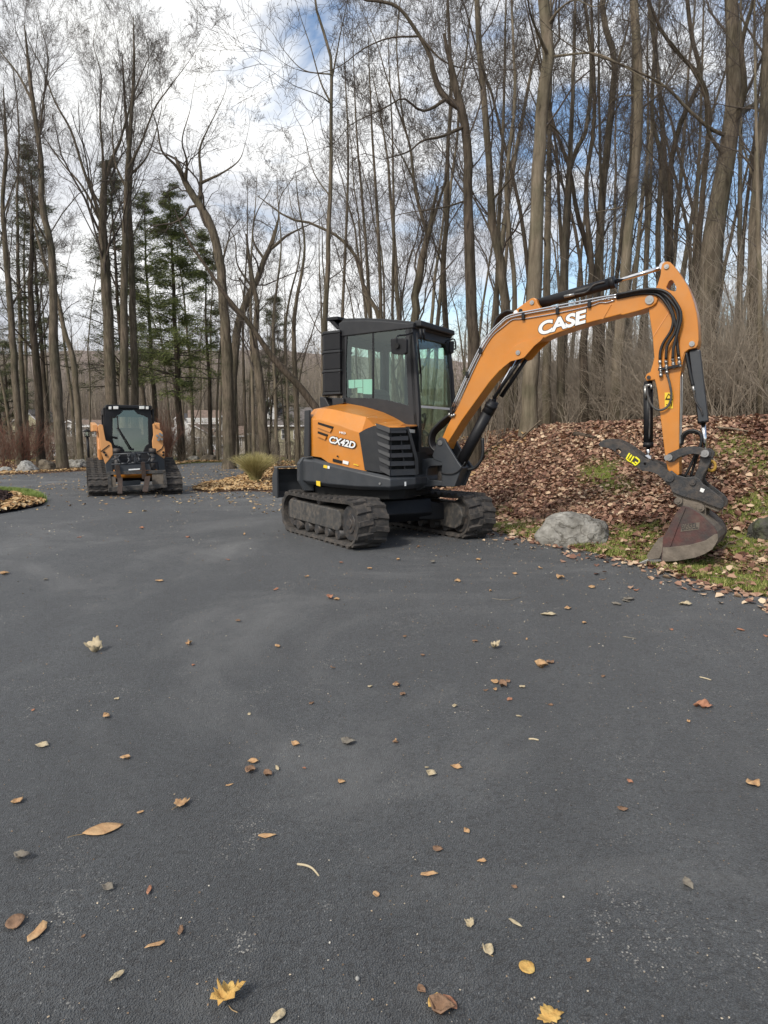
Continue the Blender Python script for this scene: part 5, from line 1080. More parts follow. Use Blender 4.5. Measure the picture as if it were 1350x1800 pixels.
# right, on the bank
tt('beech_tree', 'largest pale smooth trunk, rising behind the boom lettering', 14, Z3([(318, 1820), (330, 1500), (340, 1280), (350, 1000), (362, 700), (380, 400), (402, 200), (385, 60), (378, -120)], 28, 19), [Z3([(400, 200), (330, 80), (300, -40)], 7, 4), Z3([(395, 90), (450, 40), (520, 0), (600, 30)], 6, 3), Z3([(420, 500), (470, 600), (500, 700)], 4, 3), Z3([(430, 180), (600, 230), (740, 290), (900, 370)], 5, 3)], 'sparse', 'bark_pale', up_ext=4, seed=81, t_crown=.45, Lc=8)
tt('beech_tree', 'straight pale trunk with dark knots rising above the stick cylinder', 15, Z3([(690, 1800), (705, 1500), (728, 1250), (745, 1000), (775, 750), (790, 500), (788, 300), (775, 100), (770, -100)], 20, 15), [Z3([(750, 900), (640, 910), (540, 915)], 3, 2), Z3([(785, 380), (700, 420), (640, 480)], 4, 2)], 'sparse', 'bark_pale', up_ext=4, seed=83, t_crown=.45, Lc=8)
tt('ash_tree', 'dark trunk curving up just left of the pale knotted trunk', 17, Z3([(600, 1700), (615, 1300), (620, 1100), (640, 800), (660, 600), (680, 400), (690, 260), (640, 80), (640, -100)], 16, 10), [Z3([(690, 260), (740, 130), (760, 0)], 6, 3), Z3([(615, 1000), (600, 850), (580, 700), (540, 560)], 5, 2.5)], 'full', 'bark', seed=87, Lc=7)
tt('leaning_tree', 'slim dark trunk leaning left behind the pale smooth one', 16, Z3([(610, 1280), (590, 1150), (555, 1020), (520, 890), (495, 730), (455, 620), (420, 520)], 10, 6), [Z3([(420, 520), (400, 400), (430, 300)], 5, 3)], 'full', 'bark_dark', up_ext=3, seed=89, Lc=6)
tt('oak_tree', 'massive furrowed trunk behind the raised elbow at the right', 13.5, Z3([(1050, 1900), (1075, 1500), (1105, 1150), (1140, 850), (1175, 650), (1200, 450), (1200, 250), (1190, 0), (1190, -150)], 42, 20), [Z3([(1235, 620), (1250, 400), (1240, 200), (1290, 0), (1300, -80)], 16, 9), Z3([(1180, 620), (1120, 570), (1000, 470), (900, 370), (740, 290), (600, 240), (480, 190)], 9, 4), Z3([(1240, 500), (1310, 440), (1370, 400)], 11, 9), Z3([(1180, 700), (1090, 560), (1080, 420), (1020, 300), (930, 180), (860, 110)], 8, 4)], 'sparse', 'bark', up_ext=3, seed=91, t_crown=.5, Lc=7)
tt('oak_tree', 'thick trunk at the far right edge of the picture', 13, Z3([(1270, 1900), (1285, 1500), (1290, 1100), (1300, 800), (1325, 550), (1345, 300), (1350, 100), (1370, -80)], 22, 16), [Z3([(1300, 800), (1250, 650), (1240, 560)], 6, 3)], 'sparse', 'bark', seed=93, t_crown=.4, Lc=7)
tt('ash_tree', 'narrow dark trunk between the knotted trunk and the massive one', 18, Z3([(940, 1750), (935, 1400), (925, 1150), (930, 850), (935, 680), (985, 500), (1060, 340), (1020, 150), (1000, -50)], 12, 7), [Z3([(925, 760), (880, 560), (810, 480)], 4, 2)], 'full', 'bark_dark', seed=95, Lc=7)
tt('ash_tree', 'crooked slim trunk close against the massive furrowed trunk', 16, Z3([(1035, 1700), (1040, 1300), (1050, 1050), (1075, 780), (1095, 560), (1085, 400), (1030, 290), (960, 230), (880, 110)], 12, 6), [], 'full', 'bark_dark', seed=97, Lc=6)
tt('ash_tree', 'straight slim trunk right of the pale smooth one, twin stemmed', 18, Z3([(470, 1700), (475, 1200), (485, 950), (500, 700), (560, 580), (590, 300), (560, 0)], 12, 6), [Z3([(472, 1200), (450, 900), (440, 650), (380, 300), (330, 0)], 9, 4)], 'full', 'bark', seed=99, Lc=7)
tt('ash_tree', 'straight trunk behind the raised stick, right of centre in the wood', 19, Z3([(870, 1750), (880, 1300), (875, 1000), (890, 700), (850, 500), (860, 200), (830, -20)], 10, 6), [], 'full', 'bark', seed=101, Lc=7)
tt('ash_tree', 'dark post-like trunk low behind the boom, among the brush', 15, [(1024, 745, 17), (1026, 690, 16), (1027, 600, 13), (1040, 480, 11), (1030, 340, 9), (1045, 200, 7), (1040, 40, 5)], [], 'full', 'bark_dark', seed=103, Lc=6)
tt('ash_tree', 'pale slanting trunk under the boom, left of its lettering', 16, [(898, 745, 13), (905, 680, 12), (900, 600, 11), (905, 500, 9), (890, 330, 8), (905, 180, 6), (900, 20, 4)], [], 'full', 'bark_pale', seed=105, Lc=6)
for i, (px, w_, D_, lb) in enumerate([(960, 14, 17, 'pale trunk just right of the largest one, seen under the boom'), (985, 13, 15, 'grey trunk midway between boom and stick'), (1060, 8, 16, 'thin trunk left of the thumb cylinder'), (1100, 12, 20, 'grey trunk right behind the thumb cylinder'), (1300, 10, 15, 'slim pale stem at the right in front of the far right trunk'), (1215, 8, 18, 'slim stem right of the stick, above the bucket cylinder'), (870, 9, 20, 'grey stem left of the boom elbow'), (1338, 9, 11.5, 'smooth slim stem nearest the right edge of the bank')]):
    rr_ = np.random.default_rng(200 + i); s_ = rr_.uniform(-20, 20)
    tt('young_tree', lb, D_, [(px, 735, w_ * 1.15), (px + s_ * .1, 600, w_), (px + s_ * .4, 430, w_ * .8), (px + s_, 220, w_ * .6), (px + s_ * 1.3, 30, w_ * .4)], (), 'full', 'bark_pale' if i in (0, 4, 7) else 'bark', seed=110 + i, Lc=6)

# ---- copies of five bare forest trees, farther back
def forest_tree(seed, H, r0, spec, m):
    rng = np.random.default_rng(seed); K = 14; z = np.linspace(-.15, H, K); xy = np.cumsum(np.cumsum(rng.normal(size=(K, 2)) * .055, 0) + rng.normal(size=(K, 2)) * .09, 0) * np.linspace(0, 1, K)[:, None] + np.outer(z, rng.normal(size=2) * .02)
    P = np.c_[xy, z][None]; r = (r0 * np.linspace(1.15, .16, K))[None]
    root = empty('forest_tree', 'bare forest tree', 'tree', (0, -300, 0), group='bare trees deeper in the wood')
    gt = Geo(); gt.add(P, r, 9, rng); gc = Geo(); crown(gc, P, r, np.array([H]) * .62, rng, SPEC[spec]); gt.build('trunk', M[m], root); gc.build('crown', M['twig'], root); return root
TW = 0.0045
protos = [forest_tree(1, 16, .11, 'full', 'bark'), forest_tree(2, 19, .15, 'upper', 'bark'), forest_tree(3, 14, .08, 'full', 'bark_pale'), forest_tree(4, 17, .12, 'oak', 'bark_dark'), forest_tree(5, 11, .045, 'sparse', 'bark')]
PH = [16, 19, 14, 17, 11]
TW = 0.003
def copy_tree(o, loc, rz, sc, label, group=None):
    c = o.copy(); SC.collection.objects.link(c); c.location = loc; c.rotation_euler = (0, 0, rz); c.scale = (sc,) * 3; c['label'] = label
    if group: c['group'] = group
    for ch in o.children:
        d = ch.copy(); SC.collection.objects.link(d); d.parent = c
    return c
ENV = [(-60, 90), (0, 90), (230, 110), (300, 260), (350, 280), (420, 400), (470, 470), (520, 470), (560, 330), (620, 170), (680, 60), (760, -200), (1420, -300)]
EX = [a for a, _ in ENV]; EY = [b for _, b in ENV]
def project(x, y, z):
    c, s = math.cos(PITCH), math.sin(PITCH); dz = z - EYE; f = y * c - dz * s; up_ = y * s + dz * c
    return 675 + FPX * x / f, 900 - FPX * up_ / f
LM = [(70, 'at the left edge above the russet shrubs'), (150, 'left of the lamp post'), (270, 'behind the skid steer cab'), (340, 'right of the skid steer'), (410, 'over the tan house roof'), (470, 'above the ornamental grass'), (560, 'above the raised blade'), (620, 'behind the louvred cowl of the cab'), (690, 'behind the side window of the cab'), (740, 'behind the front pillar of the cab'), (800, 'behind the cab windscreen'), (860, 'behind the lower boom'), (930, 'behind the elbow of the boom'), (990, 'above the first letters on the boom'), (1060, 'above the last letters on the boom'), (1120, 'behind the thumb tip'), (1200, 'behind the stick'), (1260, 'behind the bucket cylinder'), (1310, 'right of the bucket cylinder'), (9999, 'at the right edge on the bank')]
rf_ = random.Random(5); used = []; labs = set(); protoused = set(); cnt = 0
for k in range(2600):
    if cnt >= 95: break
    px = rf_.uniform(-60, 1410); D_ = rf_.choice([rf_.uniform(22, 34), rf_.uniform(26, 60)]) if px > 560 else rf_.uniform(34, 85)
    p = at_y(px, 700, D_)
    if px > 560 and rf_.random() < .4: continue
    if px < 560 and D_ < 45 and px > 60 and px < 330: continue
    z = G(p.x, p.y); i = rf_.randrange(5); env = np.interp(px, EX, EY); 
    Hmax = (at_y(px, env, D_).z - z) * rf_.uniform(.72, 1.0); Hw = min(rf_.uniform(12, 21), Hmax)
    if Hw < 5: continue
    if any(abs(px - a) < (9 if px > 560 else 9) and abs(D_ - b) < 8 for a, b in used): continue
    sc = Hw / PH[i]
    side_ = next(t for lim, t in LM if px < lim)
    dep = ('front', 'middle', 'back')[0 if D_ < 28 else 1 if D_ < 42 else 2]
    lab = ('grey', 'tall grey', 'pale slim', 'dark spreading', 'thin wiry')[i] + ' bare tree ' + side_ + {'front': '', 'middle': ', behind nearer trunks', 'back': ', farthest back'}[dep]
    if lab in labs: continue
    labs.add(lab); used.append((px, D_))
    if i not in protoused: protoused.add(i); o = protos[i]; o.location = (p.x, p.y, z - .05); o.rotation_euler = (0, 0, rf_.uniform(0, 6)); o.scale = (sc,) * 3; o['label'] = lab
    else: o = copy_tree(protos[i], (p.x, p.y, z - .05), rf_.uniform(0, 6.28), sc, lab)
    o['group'] = 'bare trees deeper in the wood'; cnt += 1
# ------------------------------------------------------------------ hills and far woods
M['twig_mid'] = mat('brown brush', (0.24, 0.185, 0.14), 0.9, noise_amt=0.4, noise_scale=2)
def hill():
    xs = np.linspace(-900, 900, 120); ys = np.linspace(150, 900, 60); X, Y = np.meshgrid(xs, ys)
    t = np.clip((Y - 170) / 420, 0, 1); t = t * t * (3 - 2 * t)
    Z = -10 + 52 * t * (0.85 + .22 * vn(X, Y, .006, 3)) + 3 * vn(X, Y, .03, 5)
    i = np.arange(X.size).reshape(X.shape); F = np.stack([i[:-1, :-1], i[:-1, 1:], i[1:, 1:], i[1:, :-1]], -1).reshape(-1, 4)
    m = mat('haze-tinted wooded hillside', (0.34, 0.27, 0.24), 1.0, col2=(0.20, 0.17, 0.155), noise_scale=.35, spec=0); o = arrays_mesh('hill', np.stack([X, Y, Z], -1).reshape(-1, 3), F, m, smooth=True); o['kind'] = 'structure'  # light haze is put into the hill's lightened colour
hill()
def far_woods():
    rng = np.random.default_rng(77); g = Geo(); n = 2500
    px = np.where(rng.random(n) < .62, rng.uniform(-500, 600, n), rng.uniform(600, 1800, n)); D_ = np.where(px < 580, rng.uniform(126, 190, n), rng.uniform(60, 150, n)); x = (px - 675) / FPX * D_; z = gz(x, D_)
    H = rng.uniform(9, 15, n); H = np.where(px < 580, H * 1.45, H * .8)
    K = 6; zz = np.linspace(0, 1, K); P = np.stack([x[:, None] + rng.normal(size=(n, K)) * .12, D_[:, None] + rng.normal(size=(n, K)) * .12, z[:, None] + H[:, None] * zz], -1); r = rng.uniform(.06, .2, n)[:, None] * np.linspace(1, .2, K)
    g.add(P, r, 4, rng)
    global TW; TW = .016
    crown(g, P, r, H, rng, [(9, .2, 1, .7, .28, .4, 4, .3, .12), (7, .2, 1, .8, .5, .5, 3, .2, .15)], (3, 3, 3, 3)); TW = .004
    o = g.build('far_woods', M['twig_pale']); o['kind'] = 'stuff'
far_woods()
# ------------------------------------------------------------------ brush of fine stems under the trees
def brush(name, n, sampler, hr, m, seed, stems=14, sub=5, tw=.0035, spread=.55):
    global TW; rng = np.random.default_rng(seed); x, y = sampler(rng, n); z = gz(x, y); g = Geo()
    N_ = n * stems; idx = np.repeat(np.arange(n), stems); K = 5
    a = rng.uniform(0, 6.28, N_); s_ = rng.uniform(.05, spread, N_); H = rng.uniform(*hr, n)[idx] * rng.uniform(.55, 1.1, N_)
    d = np.stack([np.cos(a) * s_, np.sin(a) * s_, np.ones(N_)], 1); d = nrm(d)
    P = np.empty((N_, K, 3)); P[:, 0] = np.stack([x[idx] + rng.normal(size=N_) * .10, y[idx] + rng.normal(size=N_) * .10, z[idx] - .03], 1); cur = d
    for k in range(1, K):
        P[:, k] = P[:, k - 1] + cur * (H / (K - 1))[:, None]; cur = nrm(cur + rng.normal(size=(N_, 3)) * .22 + np.array([0, 0, .02]))
    r = (rng.uniform(.5, 1.3, N_) * tw * 1.9)[:, None] * np.linspace(1, .35, K)
    g.add(P, r, 3, rng); TW = tw * .7
    Q, R_, Ln = children(P, r, H, sub, .25, 1, .65, .38, .6, rng, 3, .2, .15, rmin=TW); g.add(Q, R_, 3, rng); TW = .004
    return g, x, y
def bank_s(e0, e1, y0, y1):
    def f(rng, n):
        y = rng.uniform(y0, y1, n); e = rng.uniform(e0, e1, n); return np.interp(y, _BY, _BX) + e / .78, y
    return f
g, _, _ = brush('brush', 760, bank_s(3.6, 12, 8, 28), (1.0, 3.6), M['twig'], 1, spread=1.1, sub=7); o = g.build('brush_thicket', M['twig_pale']); o['kind'] = 'stuff'
g, _, _ = brush('brush', 420, bank_s(6, 26, 14, 45), (2.0, 5.0), M['twig'], 2, tw=.006, spread=1.0); o = g.build('woodland_scrub', M['twig_pale']); o['kind'] = 'stuff'
g, _, _ = brush('brush', 160, bank_s(1.5, 6, 14, 30), (.6, 2.4), M['twig'], 4); o = g.build('hedge_scrub', M['twig_pale']); o['kind'] = 'stuff'
def left_s(rng, n):
    px = rng.uniform(-420, 600, n); D_ = rng.uniform(33, 62, n); D_ = np.where(px > 430, rng.uniform(27, 60, n), D_); return (px - 675) / FPX * D_, D_
g, _, _ = brush('brush', 200, left_s, (.8, 3.0), M['twig'], 3, tw=.006); o = g.build('yard_scrub', M['twig_pale']); o['kind'] = 'stuff'
def back_s(rng, n):
    px = rng.uniform(-500, 620, n); D_ = rng.uniform(119, 160, n); return (px - 675) / FPX * D_, D_
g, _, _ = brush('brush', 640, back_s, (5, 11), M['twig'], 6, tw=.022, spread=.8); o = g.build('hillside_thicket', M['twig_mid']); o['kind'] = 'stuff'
def near_s(rng, n):
    px = np.where(rng.random(n) < .5, rng.uniform(-300, 150, n), rng.uniform(300, 600, n)); D_ = rng.uniform(31, 44, n); return (px - 675) / FPX * D_, D_
g, _, _ = brush('brush', 62, near_s, (.7, 3.6), M['twig'], 8, tw=.0042, spread=1.0); o = g.build('edge_scrub', M['twig_mid']); o['kind'] = 'stuff'
# russet shrubs, each its own
def shrub(px, py, D_, h, seed, label, m='twig_red', stems=70, spread=.5, nm='shrub', grp=None):
    stems = int(stems * .7)
    p = at_y(px, py, D_); z = G(p.x, D_)
    def one(rng, n): return np.array([p.x]), np.array([D_])
    g, _, _ = brush(nm, 1, one, (h, h), None, seed, stems, 8, .0055, spread)
    root = empty(nm, label, nm.replace('_', ' '), (p.x, D_, z), group=grp); g.build('stem', M[m], root, (p.x, D_, z)); return root
shrub(8, 800, 27, 2.2, 11, 'russet twiggy shrub at the left edge, widest of its row', spread=.9, stems=60)
shrub(45, 800, 28, 2.0, 12, 'russet twiggy shrub just above the pale pointed boulder', spread=.6)
shrub(75, 800, 30, 1.9, 13, 'thin russet shrub above the dark brown boulder', stems=50)
shrub(292, 800, 31, 2.3, 14, 'upright russet shrub beside the right arm of the skid steer', stems=90, spread=.3)
shrub(318, 800, 33, 1.5, 15, 'low brown shrub left of the big oak trunk', 'twig', 60)
# ------------------------------------------------------------------ conifers
M['needle'] = tint_mat('pine needles', [(0.055, 0.075, 0.028), (0.13, 0.155, 0.050), (0.25, 0.27, 0.09)], .8)
M['needle_dark'] = tint_mat('hemlock needles', [(0.045, 0.055, 0.030), (0.09, 0.10, 0.048), (0.16, 0.15, 0.075)], .8)
def conifer(label, px, D_, top, w_, seed, tiers, Lmax, m='needle', low=.12, dens=60, droop=-.05, nm='pine_tree'):
    dens = int(dens * 2.6); tiers = int(tiers * 1.25)
    global TW; rng = np.random.default_rng(seed); b = at_y(px, 800, D_); z0_ = G(b.x, D_); H = at_y(px, top, D_).z - z0_
    root = empty(nm, label, 'tree', (b.x, D_, z0_), group='conifers among the bare trees')
    K = 12; zz = np.linspace(-.1, H, K); P = np.c_[rng.normal(size=K) * .04, rng.normal(size=K) * .04, zz][None]; r = (w_ / 2 * D_ / FPX * np.linspace(1.1, .1, K))[None]
    g = Geo(); g.add(P, r, 8, rng); g.build('trunk', M['bark_dark'], root)
    n = tiers * 5; t = np.sort(rng.uniform(low, .99, n)); a = rng.uniform(0, 6.28, n); L_ = Lmax * (1.02 - t) ** .6 * rng.uniform(.35, 1.1, n)
    B = np.stack([np.zeros(n), np.zeros(n), t * H], 1); d = np.stack([np.cos(a), np.sin(a), rng.uniform(-.15, .6, n)], 1); KB = 6; Q = np.empty((n, KB, 3)); Q[:, 0] = B
    for k in range(1, KB):
        Q[:, k] = Q[:, k - 1] + d * (L_ / (KB - 1))[:, None]; d[:, 2] += droop; d = nrm(d + rng.normal(size=d.shape) * .06)
    gc = Geo(); rb = np.clip(.018 * L_[:, None], .008, .05) * np.linspace(1, .3, KB); gc.add(Q, rb, 3, rng)
    Q2, R2, _ = children(Q, rb, L_, 7, .25, 1, .8, .32, .5, rng, 3, .0, .1, rmin=.004); Q2[..., 2] = Q2[:, :1, 2] + (Q2[..., 2] - Q2[:, :1, 2]) * .6
    gc.add(Q2, R2, 3, rng); gc.build('crown', M['twig'], root)
    # needle sprays along the shoots
    m_ = len(Q2); N_ = m_ * dens; idx = rng.integers(0, m_, N_); tt_ = rng.uniform(.25, 1.05, N_)[:, None]; c = Q2[idx, 0] * (1 - tt_) + Q2[idx, 2] * tt_ + rng.normal(size=(N_, 3)) * [.12, .12, .07]
    u = nrm(rng.normal(size=(N_, 3)) * [1, 1, .45]); v = nrm(rng.normal(size=(N_, 3))); ln = rng.uniform(.09, .19, N_)[:, None]; wd = .017
    V = np.stack([c - v * wd, c + v * wd, c + u * ln], 1).reshape(-1, 3); F = np.arange(N_ * 3).reshape(-1, 3); ti = np.repeat(np.clip(rng.normal(.5, .25, N_) + .3 * (rng.random(m_)[idx] - .5), 0, 1), 3)
    arrays_mesh('foliage', V, F, M[m], root, attr=ti)
    return root
conifer('tall white pine with flat green sprays right of the skid steer', 318, 33, 325, 13, 1, 20, 3.0, dens=16, low=.24)
conifer('dark thin conifer behind the twin trunks over the skid steer', 222, 40, 270, 10, 2, 22, 3.6, 'needle_dark', dens=13, low=.25, nm='hemlock_tree')
conifer('dark ragged conifer behind the left bare trees', 88, 38, 240, 9, 3, 22, 3.0, 'needle_dark', dens=10, low=.3, nm='hemlock_tree')
conifer('shorter pine just left of the tall white pine', 275, 42, 330, 10, 4, 16, 3.4, 'needle', dens=13, low=.34)
conifer('pine with pale green lower boughs beside the big oak trunk', 372, 36, 400, 8, 5, 10, 2.4, 'needle', dens=14, low=.36)
conifer('small dark conifer low behind the ornamental grass', 487, 48, 520, 7, 6, 12, 3.2, 'needle_dark', dens=13, low=.1, nm='spruce_tree')
conifer('small dark conifer low between the boom and the cab', 868, 30, 610, 6, 7, 12, 2.2, 'needle_dark', dens=15, low=.05, nm='spruce_tree')
conifer('broad dark conifer seen low through the trunks at the left edge', 20, 46, 600, 9, 8, 12, 3.4, 'needle_dark', dens=13, low=.1, nm='spruce_tree')

# ------------------------------------------------------------------ leaves
def leaf_cloud(name, x, y, z, size, tint, m, rng, flat=.55, nrm_lift=.5):
    n = len(x); a = rng.uniform(0, 6.28, n); ax_ = np.stack([np.cos(a), np.sin(a), rng.normal(size=n) * flat * .5], 1); ax_ = nrm(ax_); up_ = nrm(rng.normal(size=(n, 3)) * flat + [0, 0, 1]); sd_ = nrm(np.cross(up_, ax_)); up2 = np.cross(ax_, sd_)
    c = np.stack([x, y, z], 1); s_ = size[:, None]; w_ = s_ * rng.uniform(.28, .48, n)[:, None]; f = s_ * rng.uniform(-.05, .28, n)[:, None]; cu = s_ * rng.normal(0, .12, n)[:, None]
    a0 = c - ax_ * s_ * .5 + up2 * cu; a1 = c + ax_ * s_ * .5 + up2 * cu; l0 = c + sd_ * w_ - ax_ * s_ * .15 + up2 * f; r0 = c - sd_ * w_ - ax_ * s_ * .15 + up2 * f
    l1 = c + sd_ * w_ * .7 + ax_ * s_ * .28 + up2 * f * .8; r1 = c - sd_ * w_ * .7 + ax_ * s_ * .28 + up2 * f * .8
    V = np.stack([a0, l0, l1, a1, r1, r0], 1).reshape(-1, 3); b = (np.arange(n) * 6)[:, None]; F = np.concatenate([b + [0, 3, 2, 1], b + [0, 5, 4, 3]])
    return arrays_mesh(name, V, F, m, attr=np.repeat(tint, 6))
M['leaf'] = tint_mat('dead oak and maple leaves', [(0.090, 0.042, 0.030), (0.22, 0.115, 0.080), (0.37, 0.218, 0.148), (0.50, 0.345, 0.225), (0.66, 0.52, 0.36)], .75, spec=.25)
M['leaf_tan'] = tint_mat('tan fallen leaves', [(0.24, 0.13, 0.06), (0.42, 0.25, 0.11), (0.52, 0.36, 0.18), (0.60, 0.46, 0.28)], .75, spec=.25)
rng = np.random.default_rng(5)
def scatter(n, x0, x1, y0, y1, keep):
    X_ = []; Y_ = []; c = 0
    while c < n:
        x = rng.uniform(x0, x1, n); y = y0 * (y1 / y0) ** rng.random(n); k = keep(x, y); k = rng.random(n) < k; X_.append(x[k]); Y_.append(y[k]); c += k.sum()
    return np.concatenate(X_)[:n], np.concatenate(Y_)[:n]
vis = lambda x, y: (np.abs(x / y) < .60)
x, y = scatter(115000, .3, 9.5, 4.3, 19, lambda x, y: vis(x, y) * (~in_drive(x, y)) * np.clip((bank_e(x, y) + .25) / .75, .12, 1) * (1 - .86 * grassy(x, y)))
o = leaf_cloud('leaf_litter', x, y, gz(x, y) + .012 + np.abs(rng.normal(0, .02, len(x))), .022 + .075 * rng.random(len(x)) ** 1.6, np.clip(rng.beta(1.5, 2.0, len(x)) + .16 * vn(x, y, 1.4, 7), 0, 1), M['leaf'], rng); o['kind'] = 'stuff'
def twig_litter(n, seed):
    rng = np.random.default_rng(seed); x, y = scatter(n, .3, 9, 4.6, 17, lambda x, y: vis(x, y) * (~in_drive(x, y)) * np.clip(bank_e(x, y), .1, 1)); a = rng.uniform(0, 6.28, n); l = rng.uniform(.08, .5, n); K = 4; P = np.empty((n, K, 3)); 
    cx, cy = x.copy(), y.copy()
    for k in range(K): P[:, k] = np.stack([cx, cy, gz(cx, cy) + .03 + .05 * np.abs(rng.normal(size=n)) * (k / K)], 1); a = a + rng.normal(0, .25, n); cx = cx + np.cos(a) * l / K; cy = cy + np.sin(a) * l / K
    g = Geo(); g.add(P, (rng.uniform(.0015, .005, n))[:, None] * np.linspace(1, .4, K), 4, rng); o = g.build('twig_litter', M['twig_mid']); o['kind'] = 'stuff'
twig_litter(2200, 31)
# tan carpet round the turning area
def keepf(x, y):
    dd = drive_dist(x, y); return (~in_drive(x, y)) * vis(x, y) * (bank_e(x, y) < 2.5) * (np.exp(-(dd / 1.3) ** 2) * .95 + .06) * (y < 36)
x, y = scatter(12000, -22, 3, 13, 36, keepf)
o = leaf_cloud('fallen_leaf_carpet', x, y, gz(x, y) + .05 + np.abs(rng.normal(0, .015, len(x))), rng.uniform(.05, .115, len(x)), np.clip(rng.beta(2, 2, len(x)), 0, 1), M['leaf_tan'], rng, .35); o['kind'] = 'stuff'
def keepd(x, y):
    dd = drive_dist(x, y); return in_drive(x, y) * vis(x, y) * np.clip(.05 + .9 * np.exp(-dd / 1.6) + .35 * (y > 17) * (x > -9.5), 0, 1)
x, y = scatter(1250, -20, 4, 11, 29, keepd)
o = leaf_cloud('scattered_leaves', x, y, gz(x, y) + .012, rng.uniform(.035, .08, len(x)), np.clip(rng.beta(2.5, 1.6, len(x)), 0, 1), M['leaf_tan'], rng, .18); o['kind'] = 'stuff'
# ------------------------------------------------------------------ grass
def blades(name, x, y, h, m, rng, w_=.006, lean=.5, attr=None):
    n = len(x); z = gz(x, y); a = rng.uniform(0, 6.28, n); d = np.stack([np.cos(a), np.sin(a), np.zeros(n)], 1) * (rng.uniform(0, lean, n) * h)[:, None]; c = np.stack([x, y, z], 1); s_ = np.stack([-np.sin(a), np.cos(a), np.zeros(n)], 1) * w_
    mid = c + d * .35 + np.stack([0 * h, 0 * h, h * .6], 1); tip = c + d + np.stack([0 * h, 0 * h, h], 1)
    V = np.stack([c - s_, c + s_, mid + s_ * .7, mid - s_ * .7, tip + s_ * .1, tip - s_ * .1], 1).reshape(-1, 3); b = (np.arange(n) * 6)[:, None]; F = np.concatenate([b + [0, 1, 2, 3], b + [3, 2, 4, 5]])
    return arrays_mesh(name, V, F, m, attr=np.repeat(rng.random(n) if attr is None else attr, 6))
M['grass'] = tint_mat('autumn grass', [(0.08, 0.11, 0.02), (0.16, 0.20, 0.04), (0.28, 0.31, 0.08), (0.45, 0.38, 0.16)], .7)
x, y = scatter(75000, .8, 7, 4.2, 11, lambda x, y: vis(x, y) * (~in_drive(x, y)) * np.clip(grassy(x, y) - .12, 0, 1) * np.clip(.55 + vn(x, y, 7, 12), .05, 1))
o = blades('grass_verge', x, y, rng.uniform(.018, .06, len(x)), M['grass'], rng, .0032, .8); o['kind'] = 'stuff'
def orn(label, px, py, h, rad, n, seed):
    p = on_ground(px, py); rng = np.random.default_rng(seed); a = rng.uniform(0, 6.28, n); r0 = rng.uniform(0, .14, n); K = 5; l = rng.uniform(.55, 1.0, n) * h; s_ = rng.uniform(.05, rad, n)
    P = np.empty((n, K, 3)); 
    for k in range(K):
        t = k / (K - 1); P[:, k] = np.stack([np.cos(a) * (r0 + s_ * l * t ** 1.8), np.sin(a) * (r0 + s_ * l * t ** 1.8), l * (t - .25 * t ** 3 * s_)], 1)
    V, F = tubes(P, np.full((n, K), .004) * np.linspace(1, .4, K), 3, rng); ti = np.repeat(rng.random(n), K * 3)
    root = empty('ornamental_grass', label, 'grass clump', p); arrays_mesh('grass_blade', V, F, M['straw'], root, attr=ti); return root
M['straw'] = tint_mat('straw grass', [(0.28, 0.26, 0.09), (0.46, 0.40, 0.17), (0.62, 0.53, 0.28)], .7)
orn('round clump of yellow green ornamental grass on the leafy island', 449, 848, .92, .80, 2200, 3)

# grit, crumbs and leaf scraps lying on the asphalt, thicker along the verge
def keepg(x, y):
    dd = drive_dist(x, y); return in_drive(x, y) * vis(x, y) * np.clip(.10 + .9 * np.exp(-dd / .9) + .45 * np.clip(vn(x, y, 1.1, 15) - .25, 0, 1) + .2 * (x > 0), 0, 1)
x, y = scatter(3200, -6, 5, 1.4, 13, keepg)
s_ = rng.uniform(.003, .011, len(x)) * np.clip(y / 4, .7, 2.2); o = leaf_cloud('surface_grit', x, y, gz(x, y) + .004, s_, np.clip(rng.beta(1.3, 1.3, len(x)), 0, 1), tint_mat('grit and crumbs', [(0.10, 0.07, 0.05), (0.30, 0.20, 0.12), (0.48, 0.38, 0.26), (0.62, 0.58, 0.50)], .8), rng, .3); o['kind'] = 'stuff'
def keepe(x, y):
    dd = drive_dist(x, y); return in_drive(x, y) * vis(x, y) * (x > .3) * np.exp(-(dd / .13) ** 1.0)
x, y = scatter(520, .3, 5, 4.2, 11, keepe)
o = leaf_cloud('verge_leaves', x, y, gz(x, y) + .012, rng.uniform(.03, .085, len(x)), np.clip(rng.beta(1.7, 1.6, len(x)), 0, 1), M['leaf'], rng, .35); o['kind'] = 'stuff'
# ------------------------------------------------------------------ compact track loader
hK = (0.40, -0.916)
MK = ground_frame(-5.79, 16.30, *hK); K_ = Trace(MK)
sk = empty('track_loader', 'orange and black compact track loader with pallet forks facing the viewer on the driveway', 'track loader', mat=MK)
def hull_path(circ, n=14):
    """outline (x, z), counter-clockwise from below, round a set of circles"""
    pts = []
    for cx_, cz_, r_ in circ:
        for k in range(40): a = 2 * math.pi * k / 40; pts.append((cx_ + r_ * math.cos(a), cz_ + r_ * math.sin(a)))
    pts = sorted(set(pts)); 
    def half(P):
        h = []
        for p in P:
            while len(h) > 1 and (h[-1][0] - h[-2][0]) * (p[1] - h[-2][1]) - (h[-1][1] - h[-2][1]) * (p[0] - h[-2][0]) <= 0: h.pop()
            h.append(p)
        return h[:-1]
    return half(pts) + half(pts[::-1])
PATHK = hull_path([(0.78, 0.22, 0.19), (-0.80, 0.20, 0.17), (-0.62, 0.56, 0.22)])
